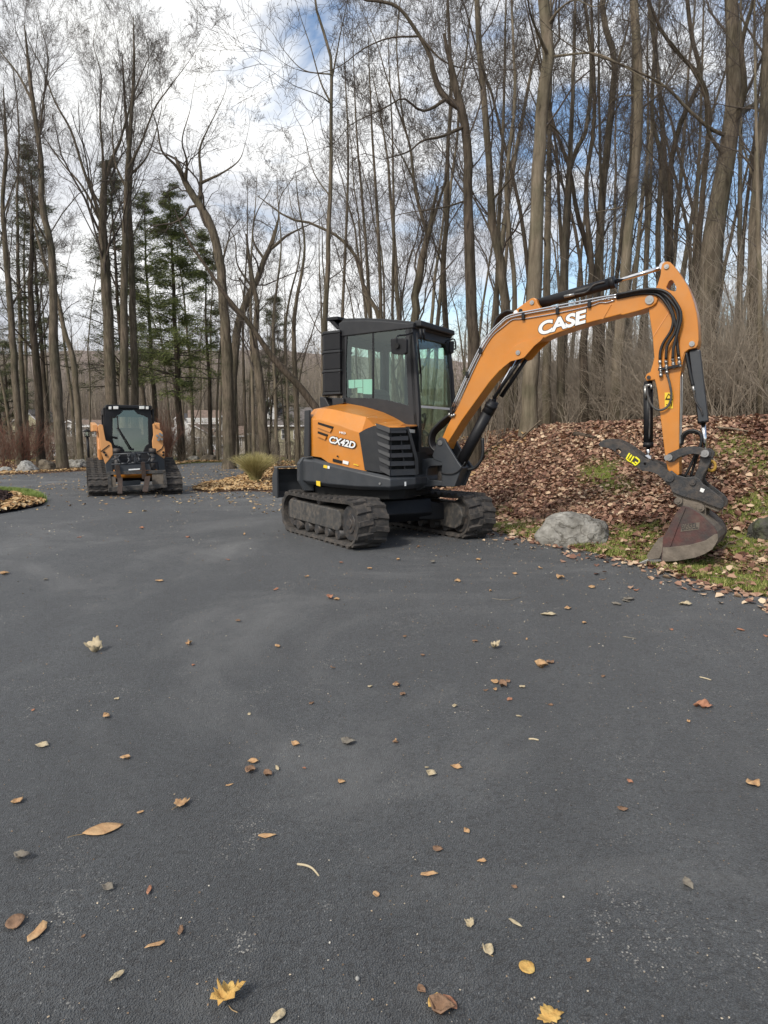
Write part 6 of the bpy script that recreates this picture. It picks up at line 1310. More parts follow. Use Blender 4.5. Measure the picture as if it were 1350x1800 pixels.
for sg in (-1, 1):
    W_ = .45; y_c = sg * .75; mb = MB(); P = resample(PATHK, 80); V = []; n = len(P)
    for p, nm in P:
        for o2, yy in ((0, -W_ / 2), (0.004, 0), (0, W_ / 2), (-.04, W_ / 2 - .01), (-.04, -W_ / 2 + .01)): V.append((p.x + nm.x * o2, y_c + yy, p.y + nm.y * o2))
    mb.add(V, [(i * 5 + a, i * 5 + b, ((i + 1) % n) * 5 + b, ((i + 1) % n) * 5 + a) for i in range(n) for a, b in ((0, 1), (1, 2), (2, 3), (3, 4), (4, 0))])
    belt = mb.build('track', M['rubber'], sk); lg = MB(); P = resample(PATHK, 34)
    for p, nm in P:
        tg = Vector((-nm.y, nm.x)); seg_y = np.linspace(-W_ / 2, W_ / 2, 7)
        for a, b, k in zip(seg_y[:-1], seg_y[1:], range(6)):
            w0 = .012 * (1 if k % 2 else -1); w1 = -w0
            def q(y, al, o2, sh): r_ = p + nm * o2 + tg * (al + sh); return (r_.x, y_c + y, r_.y)
            lg.hexa([q(a, -.028, 0, w0), q(b, -.028, 0, w1), q(b, .028, 0, w1), q(a, .028, 0, w0), q(a, -.018, .03, w0), q(b, -.018, .03, w1), q(b, .018, .03, w1), q(a, .018, .03, w0)])
    lg.build('tread_lug', M['rubber'], belt)
    tf = MB(); tf.prism([(-.8, .12), (.8, .12), (.8, .3), (.2, .38), (-.4, .62), (-.75, .6), (-.85, .3)], y_c - .17, y_c + .17); tf.build('track_frame', M['black'], belt, bevel=.01)
    for cx_, cz_, r_ in ((.78, .22, .14), (-.80, .2, .12), (-.62, .56, .17), (.3, .12, .09), (-.1, .12, .09), (-.45, .12, .09)):
        d = MB(); d.cyl((cx_, y_c - .19, cz_), (cx_, y_c + .19, cz_), r_, 20); d.build('track_wheel', M['worn'], belt)
bd = MB(); bd.prism([(-1.25, .35), (.55, .28), (.75, .45), (.70, .80), (.45, .95), (-.9, 1.15), (-1.3, 1.1)], -.50, .50); bd.prism([(-1.3, .7), (-.5, .8), (-.5, 1.25), (-1.2, 1.3)], -.6, .6)
body = bd.build('body', M['black'], sk, bevel=.02)
ob = MB(); ob.cyl((.66, -.45, .48), (.66, .45, .48), .11, 20); ob.build('cross_tube', M['orange'], body)
for sg in (-1, 1):
    v = MB(); v.prism([(-1.2, .72), (-.5, .70), (-.45, 1.0), (-.6, 1.42), (-1.25, 1.45)], sg * .66 - .05, sg * .66 + .05); v.build('rear_tower', M['orange_old'], body, bevel=.03)
    v = MB(); v.tube([(-1.15, sg * .86, .95), (-1.15, sg * .86, 1.32)], .03, 8)
# cab, traced on its front plane
XC = .42
def kx(pts, x): return [K_.x(a, b, x) for a, b in pts]
def slabx(mb, pts, x, T): slab(mb, kx(pts, x), Vector((-T, 0, 0)))
def prismx(mb, pts, x, T, holes=()):
    P = [(p.y, p.z) for p in kx(pts, x)]; H = [[(p.y, p.z) for p in kx(h, x)] for h in holes]; mb.prism(P, x, x - T, holes=H, fn=lambda a, t, b: (t, a, b))
CO_ = [(185, 716), (188, 713), (262, 713), (265.5, 722), (268, 745), (270, 772), (268, 792), (258, 800), (210, 800), (198, 792), (186, 774), (184, 747)]
CG = [(198, 734), (211.5, 727.5), (216.4, 721.5), (236, 720.8), (241, 727), (250.6, 730), (260, 734), (261, 780), (256, 784.5), (251, 795), (221, 795), (215, 786), (201, 782), (198, 771)]
v = MB(); prismx(v, CO_, XC, .06, [CG]); kc = v.build('cab', M['black'], sk, bevel=.008)
v = MB(); prismx(v, [(196, 731), (210, 725), (216, 718.5), (237, 718), (243, 725), (262, 731), (263, 783), (252, 797), (219, 797), (213, 788), (199, 785)], XC - .02, .006); kg = v.build('windscreen', M['glassk'] if 'glassk' in M else M['glassf'], kc)
q = kx([(184, 747), (270, 747), (188, 713), (262, 713)], XC); ya, yb = q[0].y, q[1].y; ztk = q[2].z; zlo = .9
for y_ in (ya, yb):
    v = MB(); v.prism([(XC - .03, zlo), (XC - .03, ztk - .05), (-.75, ztk - .06), (-.75, zlo)], y_ - .02, y_ + .02, holes=[[(XC - .12, zlo + .3), (XC - .12, ztk - .18), (-.65, ztk - .18), (-.65, zlo + .3)]]); v.build('cab_side', M['black'], kc, bevel=.008)
v = MB(); v.box(-.85, XC + .06, ya + .03, yb - .03, ztk - .06, ztk + .02); kr = v.build('roof', M['black'], kc, bevel=.02)
v = MB(); v.prism([(ya, zlo), (yb, zlo), (yb, ztk - .05), (ya, ztk - .05)], -.76, -.72, holes=[[(ya + .12, zlo + .45), (yb - .12, zlo + .45), (yb - .12, ztk - .2), (ya + .12, ztk - .2)]], fn=lambda a, t, b: (t, a, b)); v.build('rear_frame', M['black'], kc)
for a, b, w_ in ((193.6, 717, 5), (203.7, 716.6, 9), (249.5, 716.4, 9), (259, 717, 5)):
    v = MB(); slabx(v, [(a - w_ / 2, b - 2.6), (a + w_ / 2, b - 2.6), (a + w_ / 2, b + 2.6), (a - w_ / 2, b + 2.6)], XC + .09, .05); v.build('work_light', M['lamp_lens'] if 'lamp_lens' in M else M['white'], kr, bevel=.008)
v = MB(); v.tube(kx([(206.6, 731), (208, 752), (219, 769), (231, 789)], XC + .04), .012, 6); v.tube(kx([(206, 752), (229, 791)], XC + .04), .010, 6); v.build('wiper', M['black'], kc)
v = MB(); slabx(v, [(228, 788), (236, 788), (236, 792), (228, 792)], XC + .05, .05)
v.build('wiper_motor', M['black'], kc, bevel=.005)
for pl in ([(194, 731), (197, 730), (197, 738), (194, 738)], [(205, 731), (196, 733), (196, 735), (205, 734)], [(194, 766), (207, 768), (207, 772), (194, 770)]):
    v = MB(); slabx(v, pl, XC + .04, .03); v.build('hinge', M['deep'], kc)
v = MB(); v.prism([(-.45, .75), (.05, .78), (.08, .9), (-.28, .92), (-.36, 1.5), (-.5, 1.5)], -.25, .25); v.build('seat', M['seat'], kc, bevel=.04)
# lift arms
XA = .72
AL = [(171.6, 748), (176, 746), (180.5, 746.5), (181.5, 750.5), (184, 765), (186, 774.5), (192, 776.5), (196, 780), (198, 788), (198.6, 799), (192, 808), (185.4, 816), (182, 806), (178.9, 797.6), (176, 780), (174, 762)]
AR_ = [(268.6, 745), (271.5, 744.5), (274.5, 754), (282, 756), (286, 760), (286.5, 770), (286.8, 781), (289.7, 788), (290, 803), (288.5, 806.5), (279, 800), (270, 793.5), (268.3, 784), (267.8, 774.7), (270, 765), (269.5, 755)]
for nm_, pl, s_ in (('arm', AL, -1), ('arm', AR_, 1)):
    v = MB(); prismx(v, pl, XA, .10); ao = v.build('lift_arm', M['orange_pale'] if 'orange_pale' in M else M['orange'], sk, bevel=.01)
    c = kx([pl[0]], XA)[0]; v = MB(); yy = c.y + s_ * .05; v.prism([(XA - .08, c.z - .12), (XA - .08, c.z + .02), (-1.1, c.z + .12), (-1.15, c.z - .1)], yy - .05 + (.06 if s_ > 0 else 0), yy + .05 + (.06 if s_ > 0 else 0)); v.build('upper_arm', M['orange_pale'] if 'orange_pale' in M else M['orange'], ao, bevel=.01)
    px = 183 if s_ < 0 else 284
    v = MB(); v.tube(kx([(px - 6 if s_ < 0 else px - 8, 794), (px, 789), (px + 9 if s_ < 0 else px + 4, 782)], XA + .01), .009, 5); v.build('weld_line', M['deep'], ao)
    for a, b in ((px + (0 if s_ < 0 else 3), 795), (px + 3, 800)): v = MB(); p = K_.x(a, b, XA); v.cyl(p, p + Vector((.03, 0, 0)), .025, 10); v.build('bolt', M['black'], ao)
    lo2 = [(198.6, 799), (185.6, 816), (187.5, 834), (209, 832), (207, 797)] if s_ < 0 else [(270, 793.5), (289, 807), (291, 829), (272, 829), (266, 797)]
    v = MB(); prismx(v, lo2, XA - .01, .12); v.build('lower_arm', M['skirt'], ao, bevel=.01)
    pb = 205 if s_ < 0 else 268
    v = MB(); v.tube([K_.x(pb, 795, XA + .1), K_.x(pb + 1, 830, XA + .25)], .055, 14); v.tube([K_.x(pb, 789, XA + .08), K_.x(pb, 797, XA + .1)], .08, 14); v.build('tilt_cylinder', M['worn'], ao)
for k, (a, b) in enumerate(((276, 766), (280, 769), (284, 765), (278, 773), (284, 772), (281, 763))):
    v = MB(); p = K_.x(a, b, XA + .02); v.cyl(p, p + Vector((.05, 0, 0)), .028, 8); v.build('coupler_fitting', M['steel'], ao)
# fork carriage with its hexagon-cut guard
XF = 1.08
def bar(mb, a, b, w_=.018, x=None):
    p, q_ = K_.x(*a, x or XF), K_.x(*b, x or XF); mb.tube([p, q_], w_, 6)
v = MB()
slabx(v, [(189, 829), (291, 826), (291, 832), (189, 835)], XF, .05); slabx(v, [(190, 857), (294, 850), (294.5, 857), (190.5, 865)], XF, .05)
for pl in ([(189, 833), (194, 833), (197, 864), (191, 864)], [(286, 828), (291, 828), (294, 852), (288, 853)]): slabx(v, pl, XF, .05)
car = v.build('fork_carriage', M['frame'], sk, bevel=.006)
for pl in ([(267, 831), (287, 830), (287, 851), (268, 852)], [(194, 838), (203, 838), (204, 856), (195, 857)]): v = MB(); slabx(v, pl, XF - .02, .03); v.build('attachment_plate', M['muddy'], car)
v = MB(); slabx(v, [(216, 846), (247, 844), (247, 852), (216, 855)], XF - .25, .06); slabx(v, [(216, 856), (270, 852), (270, 860), (216, 864)], XF - .22, .06); v.build('lower_beam', M['skirt'], car)
v = MB()
bar(v, (199, 799), (269, 795.5), .022); bar(v, (196, 816.5), (275, 812), .016)
hexs = [(218, 806), (236, 804.5), (254, 804)]
for cx_, cy_ in hexs:
    H_ = [(cx_ - 11, cy_), (cx_ - 5.5, cy_ - 8), (cx_ + 5.5, cy_ - 8), (cx_ + 11, cy_), (cx_ + 5.5, cy_ + 9), (cx_ - 5.5, cy_ + 9)]
    for i in range(6): bar(v, H_[i], H_[(i + 1) % 6], .020)
bar(v, (196, 808), (207, 806), .016); bar(v, (265, 804), (273, 803), .016)
slabx(v, [(207, 817), (262, 814), (266, 826), (205, 829)], XF - .005, .02)
gd = v.build('carriage_guard', M['skirt'], car)
letters('guard_lettering', 'M', K_.x(231.5, 803.5, XF + .03), K_.x(238, 803, XF + .03), .10, (0, 0, 1), M['skirt'], gd, off=.03); letters('guard_lettering', 'R', K_.x(236.5, 812.5, XF + .03), K_.x(243, 812, XF + .03), .10, (0, 0, 1), M['skirt'], gd, off=.03)
v = MB(); slabx(v, [(226, 824.6), (246, 823.2), (246, 825.6), (226, 827)], XF + .01, .004); v.build('name_decal', M['white'], gd)
for (a0, a1, t0, t1, b0, b1, c0, c1) in (((203, 818), (210, 818), (205, 842), (213.5, 842), (206.5, 840), (215.5, 839), (206.8, 867), (215.0, 867)), ((248, 812), (254.5, 812), (250, 842), (258, 842), (255, 837), (264.5, 836), (250.5, 863), (260, 863))):
    v = MB(); A = kx([a0, a1, t1, t0], XF + .05); slab(v, A, Vector((-.05, 0, 0)))
    h0, h1 = K_.x(*b0, XF + .04), K_.x(*b1, XF + .04); e0, e1 = K_.x(*c0, XF + 1.0), K_.x(*c1, XF + 1.0); dn = Vector((0, 0, -.045))
    v.hexa([h0 + dn, h1 + dn, e1 + dn * .5, e0 + dn * .5, h0, h1, e1, e0]); v.build('fork', M['rust'] if 'rust' in M else M['worn'], car, bevel=.004)

# ------------------------------------------------------------------ rocks
def rock_mat(name, c1, c2, c3=None, sc=4.5):
    m = mat(name, c2, .9, col2=c1, noise_scale=sc, spec=.2, dirt=.85, dirt_col=c3 or (0.10, 0.09, 0.075), bump=.9, bump_scale=22)
    t = m.node_tree; b = t.nodes['Principled BSDF']; src = b.inputs['Base Color'].links[0].from_socket; tcn = t.nodes.new('ShaderNodeTexCoord')
    n = t.nodes.new('ShaderNodeTexNoise'); n.inputs['Scale'].default_value = 4; n.inputs['Detail'].default_value = 6; t.links.new(tcn.outputs['Object'], n.inputs[0])
    ad = t.nodes.new('ShaderNodeMix'); ad.data_type = 'VECTOR'; ad.inputs[0].default_value = .35; t.links.new(tcn.outputs['Object'], ad.inputs[4]); t.links.new(n.outputs['Color'], ad.inputs[5])
    mp_ = t.nodes.new('ShaderNodeMapping'); mp_.inputs['Scale'].default_value = (1, 1, 2.6); t.links.new(ad.outputs[1], mp_.inputs[0])
    vo = t.nodes.new('ShaderNodeTexVoronoi'); vo.feature = 'DISTANCE_TO_EDGE'; vo.inputs['Scale'].default_value = 4.5; t.links.new(mp_.outputs[0], vo.inputs[0])
    r = t.nodes.new('ShaderNodeValToRGB'); r.color_ramp.elements[0].color = (.30, .28, .25, 1); r.color_ramp.elements[1].position = .045; t.links.new(vo.outputs['Distance'], r.inputs[0])
    x = t.nodes.new('ShaderNodeMix'); x.data_type = 'RGBA'; x.blend_type = 'MULTIPLY'; x.inputs[0].default_value = .8; t.links.new(src, x.inputs[6]); t.links.new(r.outputs[0], x.inputs[7]); t.links.new(x.outputs[2], b.inputs['Base Color'])
    return m
M['rock'] = rock_mat('grey limestone', (0.17, 0.16, 0.14), (0.43, 0.41, 0.37)); M['rock_pale'] = rock_mat('pale rock', (0.25, 0.24, 0.22), (0.50, 0.49, 0.46)); M['rock_brown'] = rock_mat('brown rock', (0.10, 0.08, 0.06), (0.22, 0.18, 0.13)); M['rock_moss'] = rock_mat('mossy rock', (0.05, 0.05, 0.045), (0.14, 0.13, 0.11), (0.07, 0.10, 0.02))
def boulder(label, px0, px1, py0, py1, m, seed, deep=.75, D_=None, rz=0.0, prof=None, rough=.16):
    """boulder filling the pixel box (px0..px1, py0..py1), its foot on the ground"""
    cx_ = (px0 + px1) / 2; p = on_ground(cx_, py1 - (2 if D_ is None else 0)) if D_ is None else Vector((at_y(cx_, py1, D_).x, D_, G(at_y(cx_, py1, D_).x, D_)))
    d = p.y; W_ = (px1 - px0) / FPX * d; H_ = (py1 - py0) / FPX * d * 1.02; dp = W_ * deep
    bm = bmesh.new(); bmesh.ops.create_icosphere(bm, subdivisions=6, radius=1)
    so_ = Vector((seed * 3.7, seed * 1.3, seed * 2.1))
    for v in bm.verts:
        c = v.co.copy(); s_ = 1 + rough * 2.2 * noise.noise(c * .9 + so_) + rough * noise.noise(c * 2.3 + so_) + rough * .35 * noise.noise(c * 6 + so_) + rough * .16 * noise.noise(c * 15 + so_) - rough * .5 * max(0, .12 - abs(noise.noise(Vector((c.x * 1.1, c.y, c.z * 4.5)) + so_))) - rough * .6 * max(0, .10 - abs(noise.noise(c * 2.2 + so_ * 2)))
        # facet a little
        c = c * s_; q_ = 1.0 / max(abs(c.x), abs(c.y) * .9, abs(c.z) * 1.05, .6); c = c * (1 + (q_ - 1) * .18)
        z = c.z; z = z if z > -.35 else -.35 + (z + .35) * .2
        if prof: z = (z + .35) * prof((c.x + 1) / 2) - .35
        v.co = (c.x * W_ / 2, c.y * dp / 2, (z + .35) * H_ / 1.30)
    xs_ = [v.co.x for v in bm.verts]; f = W_ / (max(xs_) - min(xs_)); zs2 = max(v.co.z for v in bm.verts)
    for v in bm.verts: v.co.x *= f; v.co.z *= H_ / zs2; v.co.z -= .04 * H_
    me = bpy.data.meshes.new('boulder'); bm.to_mesh(me); bm.free()
    for pl in me.polygons: pl.use_smooth = True
    o = link('boulder', me, M[m]); o.location = (p.x, p.y + dp / 2 * .8, G(p.x, p.y + dp * .4) - .02 if D_ else p.z - .03); o.rotation_euler = (0, 0, rz)
    return tag(o, label, 'boulder', 'boulders round the driveway')
boulder('big rounded grey boulder on the grass verge between the excavator track and the bucket', 950, 1088, 899, 962, 'rock', 5, .62, rough=.11)
boulder('dark mossy rock cut off by the right edge of the picture', 1325, 1380, 903, 952, 'rock_moss', 9, .8)
boulder('pale pointed boulder at the left end of the driveway edge', 21, 63, 810, 833, 'rock_pale', 12, .8, prof=lambda t: 1.15 - abs(t - .38) * 1.1)
boulder('brown boulder leaning against the pale pointed one', 62, 94, 808, 831, 'rock_brown', 15, .8)
boulder('long low grey boulder left of the lamp post', 103, 148, 808, 826, 'rock', 18, .6, prof=lambda t: .65 + .45 * t)
boulder('flat pale stone lying at the left picture edge', -12, 18, 821, 833, 'rock_pale', 21, .8)
for k, (a, b, c, d, m_, lb) in enumerate([(304, 329, 802.5, 814, 'rock_moss', 'greenish grey boulder just right of the loader, first of the far row'), (329, 350, 802, 813, 'rock', 'small light grey boulder second in the far row, below the tan house'), (350, 381, 801, 813, 'rock_brown', 'brown boulder in front of the white parked car'), (386, 411, 801, 811.5, 'rock', 'flat grey boulder at the foot of the big oak'), (415, 444, 799.5, 809, 'rock_moss', 'low grey boulder right of the big oak, last of the far row')]):
    boulder(lb, a, b, c, d, m_, 30 + k * 3, .7)
# ------------------------------------------------------------------ leafy island and mulch bed
isl = [gp(500, 866), gp(430, 863), gp(370, 866), gp(336, 862), gp(352, 853), gp(395, 846), gp(428, 838), gp(432, 826)]
mul = [gp(-60, 868), gp(0, 866), gp(30, 867), gp(55, 871), gp(72, 877), gp(79, 883), gp(74, 889), gp(50, 894), gp(20, 900), gp(0, 903), gp(-70, 915)]
M['mulch'] = mat('dark bark mulch', (0.045, 0.028, 0.024), .95, col2=(0.015, 0.010, 0.010), noise_scale=40, spec=.1, bump=1.0, bump_scale=45)
mo_ = sheet('mulch_bed', mul, .12, .02, M['mulch'], dome=.07)
MP = np.array(mul)
def in_mul(x, y, P=MP):
    c = np.zeros(np.shape(x), bool)
    for (ax_, ay_), (bx_, by_) in zip(P, np.roll(P, 1, 0)):
        if ay_ != by_: c ^= ((ay_ > y) != (by_ > y)) & (x < (bx_ - ax_) * (y - ay_) / (by_ - ay_) + ax_)
    return c
def mul_d(x, y, P=MP):
    best = np.full(np.shape(x), 9.)
    for A, B in zip(P, np.roll(P, -1, 0)):
        d = B - A; t = np.clip(((x - A[0]) * d[0] + (y - A[1]) * d[1]) / (d ** 2).sum(), 0, 1); best = np.minimum(best, np.hypot(A[0] + t * d[0] - x, A[1] + t * d[1] - y))
    return best
x0, x1, y0, y1 = MP[:, 0].min(), MP[:, 0].max(), MP[:, 1].min(), MP[:, 1].max()
rng = np.random.default_rng(9); x = rng.uniform(x0, x1, 30000); y = rng.uniform(y0, y1, 30000); k = in_mul(x, y); x, y = x[k], y[k]; dd = mul_d(x, y)
mz = gz(x, y) + .02 + .07 * np.minimum(1, dd / .5) ** .6
far_side = y > np.interp(x, [MP[0, 0], MP[3, 0], MP[5, 0]], [(MP[0, 1] + MP[-1, 1]) / 2, (MP[3, 1] + MP[7, 1]) / 2, MP[5, 1]])
edge = dd < .22
k = (~edge | ~far_side) & (rng.random(len(x)) < .8); o = leaf_cloud('mulch_chips', x[k], y[k], mz[k] + .01, rng.uniform(.03, .08, k.sum()), rng.uniform(0, .8, k.sum()), tint_mat('bark chips', [(0.012, 0.008, 0.008), (0.05, 0.03, 0.026), (0.10, 0.06, 0.05)], .9), rng, .6); o['kind'] = 'stuff'
k = (dd < .5) & (x > MP[5, 0] - 1.3) & (rng.random(len(x)) < .22) | (dd < .15) & (rng.random(len(x)) < .05); o = leaf_cloud('bed_edge_leaves', x[k], y[k], mz[k] + .03, rng.uniform(.06, .12, k.sum()), rng.uniform(0, 1, k.sum()), M['leaf_tan'], rng, .4); o['kind'] = 'stuff'
k = far_side & (dd < .34)
M['grass_bright'] = tint_mat('bright grass', [(0.10, 0.16, 0.03), (0.20, 0.27, 0.06), (0.32, 0.36, 0.12)], .7)
def zb(x, y, h): return None
xg, yg = np.repeat(x[k], 5) + rng.normal(0, .02, k.sum() * 5), np.repeat(y[k], 5) + rng.normal(0, .02, k.sum() * 5)
o = blades('bed_grass', xg, yg, rng.uniform(.10, .17, len(xg)), M['grass_bright'], rng, .006, .5); o['kind'] = 'stuff'
# ------------------------------------------------------------------ lamp post
p = on_ground(157, 822); zt_ = at_y(154, 757, p.y).z
lp0 = empty('lamp_post', 'thin black garden lamp post between the loader and the left boulders', 'lamp post', p)
v = MB(); v.cyl((0, 0, 0), (0, 0, zt_ - p.z - .22), .05, 12); v.cyl((0, 0, 0), (0, 0, .2), .08, 12); v.build('post', M['black'], lp0)
h_ = zt_ - p.z; v = MB(); v.cyl((0, 0, h_ - .24), (0, 0, h_ - .20), .10, 8); v.tube([(0, 0, h_ - .04), (0, 0, h_ + .03), (0, 0, h_ + .06)], [.17, .08, .02], 8); 
for a in range(4): v.tube([(.09 * math.cos(a * math.pi / 2), .09 * math.sin(a * math.pi / 2), h_ - .22), (.12 * math.cos(a * math.pi / 2), .12 * math.sin(a * math.pi / 2), h_ - .03)], .012, 5)
lh = v.build('lantern', M['black'], lp0); v = MB(); v.tube([(0, 0, h_ - .2), (0, 0, h_ - .05)], [.06, .08], 8); v.build('lantern_glass', M['glass'], lh)
# ------------------------------------------------------------------ houses
M['siding_white'] = mat('white siding', (0.62, 0.61, 0.58), .8, noise_amt=.1); M['siding_tan'] = mat('cream siding', (0.42, 0.38, 0.31), .85, noise_amt=.1); M['siding_yellow'] = mat('pale yellow siding', (0.48, 0.45, 0.30), .85, noise_amt=.12)
M['shingle'] = mat('brown shingles', (0.24, 0.17, 0.13), .9, col2=(0.14, 0.10, 0.08), noise_scale=3); M['shingle_grey'] = mat('grey shingles', (0.16, 0.14, 0.13), .9, noise_amt=.3, noise_scale=3)
M['trim'] = mat('white trim', (0.72, 0.71, 0.69), .7); M['pane'] = mat('dark window pane', (0.04, 0.05, 0.06), .1, spec=.8); M['shutter'] = mat('dark shutters', (0.03, 0.03, 0.035), .6)
DH = 112.0
def house_root(name, label, px, py=802): 
    p = at_y(px, py, DH); return empty(name, label, 'house', (p.x, DH, G(p.x, DH) - .3)), Vector((p.x, DH, G(p.x, DH) - .3))
def hbox(root, o0, name, px0, px1, py0, py1, depth, m, d0=0.0, parent=None, bevel=0):
    a = at_y(px0, py1, DH + d0) - o0; b = at_y(px1, py0, DH + d0) - o0; v = MB(); v.box(a.x, b.x, d0, d0 + depth, a.z, b.z); return v.build(name, M[m], parent or root)
def gable(root, o0, px0, px1, pye, pxa, pya, depth, m, d0=0.0, over=.3, wall=None, parent=None):
    e0, e1, ap = (at_y(a, b, DH + d0) - o0 for a, b in ((px0, pye), (px1, pye), (pxa, pya))); v = MB(); t = .22
    for s_, e_ in ((-1, e0), (1, e1)):
        u = (e_ - ap); u.y = 0; n_ = Vector((-u.z * (-s_), 0, u.x * (-s_))).normalized()
        n_ = n_ if n_.z > 0 else -n_; q_ = e_ + u.normalized() * over
        P = [ap, q_, q_ + n_ * t, ap + n_ * t]; v.add([Vector((a.x, yy, a.z)) for yy in (d0 - over, d0 + depth + over) for a in P], [(0, 1, 2, 3), (7, 6, 5, 4), (0, 4, 5, 1), (1, 5, 6, 2), (2, 6, 7, 3), (3, 7, 4, 0)])
    ro = v.build('roof', M[m], parent or root)
    if wall: v = MB(); v.prism([(e0.x, e0.z), (e1.x, e1.z), (ap.x, ap.z)], d0 + .02, d0 + depth - .02); v.build('gable_wall', M[wall], root)
    v = MB()
    for e_ in (e0, e1):
        u = (e_ - ap).normalized(); v.tube([Vector((ap.x, d0 - over - .03, ap.z + .06)), Vector((e_.x + u.x * over, d0 - over - .03, e_.z + u.z * over + .06))], .10, 4)
    v.build('fascia', M['trim'], ro)
    return ro
def roof_slope(root, o0, px0, px1, py0, py1, m, d0, d1):
    """a roof plane rising away: eave at (py1, d0) to ridge at (py0, d1)"""
    a, b = at_y(px0, py1, DH + d0) - o0, at_y(px1, py1, DH + d0) - o0; c, d = at_y(px1, py0, DH + d1) - o0, at_y(px0, py0, DH + d1) - o0
    a.z, b.z = max(a.z, b.z), max(a.z, b.z); v = MB(); slab(v, [a, b, c, d], Vector((0, .05, -.2))); v.cyl(a + Vector((0, -.1, 0)), b + Vector((0, -.1, 0)), .12, 6, 1); return v.build('roof', [M[m], M['trim']], root)
def win(root, o0, px0, px1, py0, py1, parent=None, shut=False, d0=0.0):
    a = at_y(px0, py1, DH + d0) - o0; b = at_y(px1, py0, DH + d0) - o0; v = MB(); v.box(a.x, b.x, d0 - .10, d0 + .06, a.z, b.z); f = v.build('window', M['trim'], parent or root)
    v = MB(); n = max(1, round((b.x - a.x) / .9)); wd = (b.x - a.x) / n
    for k in range(n): v.box(a.x + k * wd + .1, a.x + (k + 1) * wd - .1, d0 - .13, d0 - .09, a.z + .12, (a.z + b.z) / 2 - .04); v.box(a.x + k * wd + .1, a.x + (k + 1) * wd - .1, d0 - .13, d0 - .09, (a.z + b.z) / 2 + .04, b.z - .12)
    v.build('pane', M['pane'], f)
    if shut: 
        v = MB(); v.box(a.x - .4, a.x - .03, d0 - .12, d0 - .04, a.z, b.z); v.box(b.x + .03, b.x + .4, d0 - .12, d0 - .04, a.z, b.z); v.build('shutter', M['shutter'], f)
r1, o1 = house_root('white_house', 'white two-storey house with dark shutters behind the left boulders and the loader', 130, 805)
hbox(r1, o1, 'wall', 84, 190, 778, 812, 6, 'siding_white', 0); hbox(r1, o1, 'upper_wall', 109, 178, 747, 779, 5, 'siding_white', 1.5)
gable(r1, o1, 106, 150, 751, 120, 740, 6, 'shingle_grey', 1.5, wall='siding_white'); roof_slope(r1, o1, 82, 192, 767, 779, 'shingle', -.5, 1.6); roof_slope(r1, o1, 135, 182, 738, 750, 'shingle', 1.2, 4)
for w_ in ((124, 133, 751, 764, 1.5), (160, 167, 752, 764, 1.5)): win(r1, o1, *w_[:4], d0=w_[4], shut=True)
for w_ in ((92, 98, 786, 799), (113, 119, 785, 799), (160, 167, 785, 799)): win(r1, o1, *w_, shut=True)
r2, o2 = house_root('tan_house', 'tan house with brown shingle roofs and white trim right of the loader', 370, 800)
hbox(r2, o2, 'wall', 337, 367, 763, 808, 8, 'siding_tan', 0); hbox(r2, o2, 'garage_wall', 366, 432, 766, 806, 7, 'siding_tan', .8); hbox(r2, o2, 'upper_wall', 308, 392, 735, 770, 6, 'siding_white', 3); hbox(r2, o2, 'side_wall', 300, 338, 752, 806, 6, 'siding_white', 1.2)
gable(r2, o2, 334, 368, 763, 339, 747, 6, 'shingle', 0, wall='siding_tan'); gable(r2, o2, 378, 396, 757, 392, 731, 5, 'shingle', 2.0, wall='siding_white')
roof_slope(r2, o2, 330, 392, 721, 745, 'shingle', 2.6, 7); roof_slope(r2, o2, 364, 434, 749, 767, 'shingle', .3, 4); gable(r2, o2, 309, 323, 736, 316, 729, 4, 'shingle_grey', 2.8, wall='siding_white')
for w_ in ((340, 356, 768, 780, 0), (369, 376, 771, 780, .8), (394, 400, 771, 784, .8), (421, 425, 768, 786, .8), (312, 320, 737, 750, 3), (383, 387, 745, 753, 2)): win(r2, o2, *w_[:4], d0=w_[4])
v = MB(); a = at_y(414, 786, DH + .7) - o2; b = at_y(420, 772, DH + .7) - o2; v.box(a.x, b.x, .62, .78, a.z - .6, b.z); v.build('door', M['shutter'], r2)
r3, o3 = house_root('yellow_house', 'pale yellow house with a dark roof behind the ornamental grass', 505, 798)
hbox(r3, o3, 'wall', 462, 556, 748, 806, 8, 'siding_yellow', 0); roof_slope(r3, o3, 458, 560, 716, 749, 'shingle_grey', -.5, 5); hbox(r3, o3, 'dormer_wall', 464, 484, 712, 740, 4, 'siding_white', 1.5); gable(r3, o3, 461, 487, 713, 474, 700, 4, 'shingle_grey', 1.5, wall='siding_white')
for w_ in ((495, 507, 754, 772, 0), (516, 524, 756, 772, 0), (470, 480, 756, 772, 0), (534, 542, 756, 772, 0), (471, 478, 717, 731, 1.5)): win(r3, o3, *w_[:4], d0=w_[4])
r4, o4 = house_root('cream_house', 'small cream house glimpsed through shrubs near the left edge', 45, 790)
hbox(r4, o4, 'wall', 26, 66, 742, 800, 7, 'siding_yellow', 4); gable(r4, o4, 22, 70, 743, 46, 722, 7, 'shingle_grey', 4, wall='siding_yellow')
for w_ in ((34, 41, 750, 763, 4), (50, 57, 750, 763, 4)): win(r4, o4, *w_[:4], d0=w_[4])
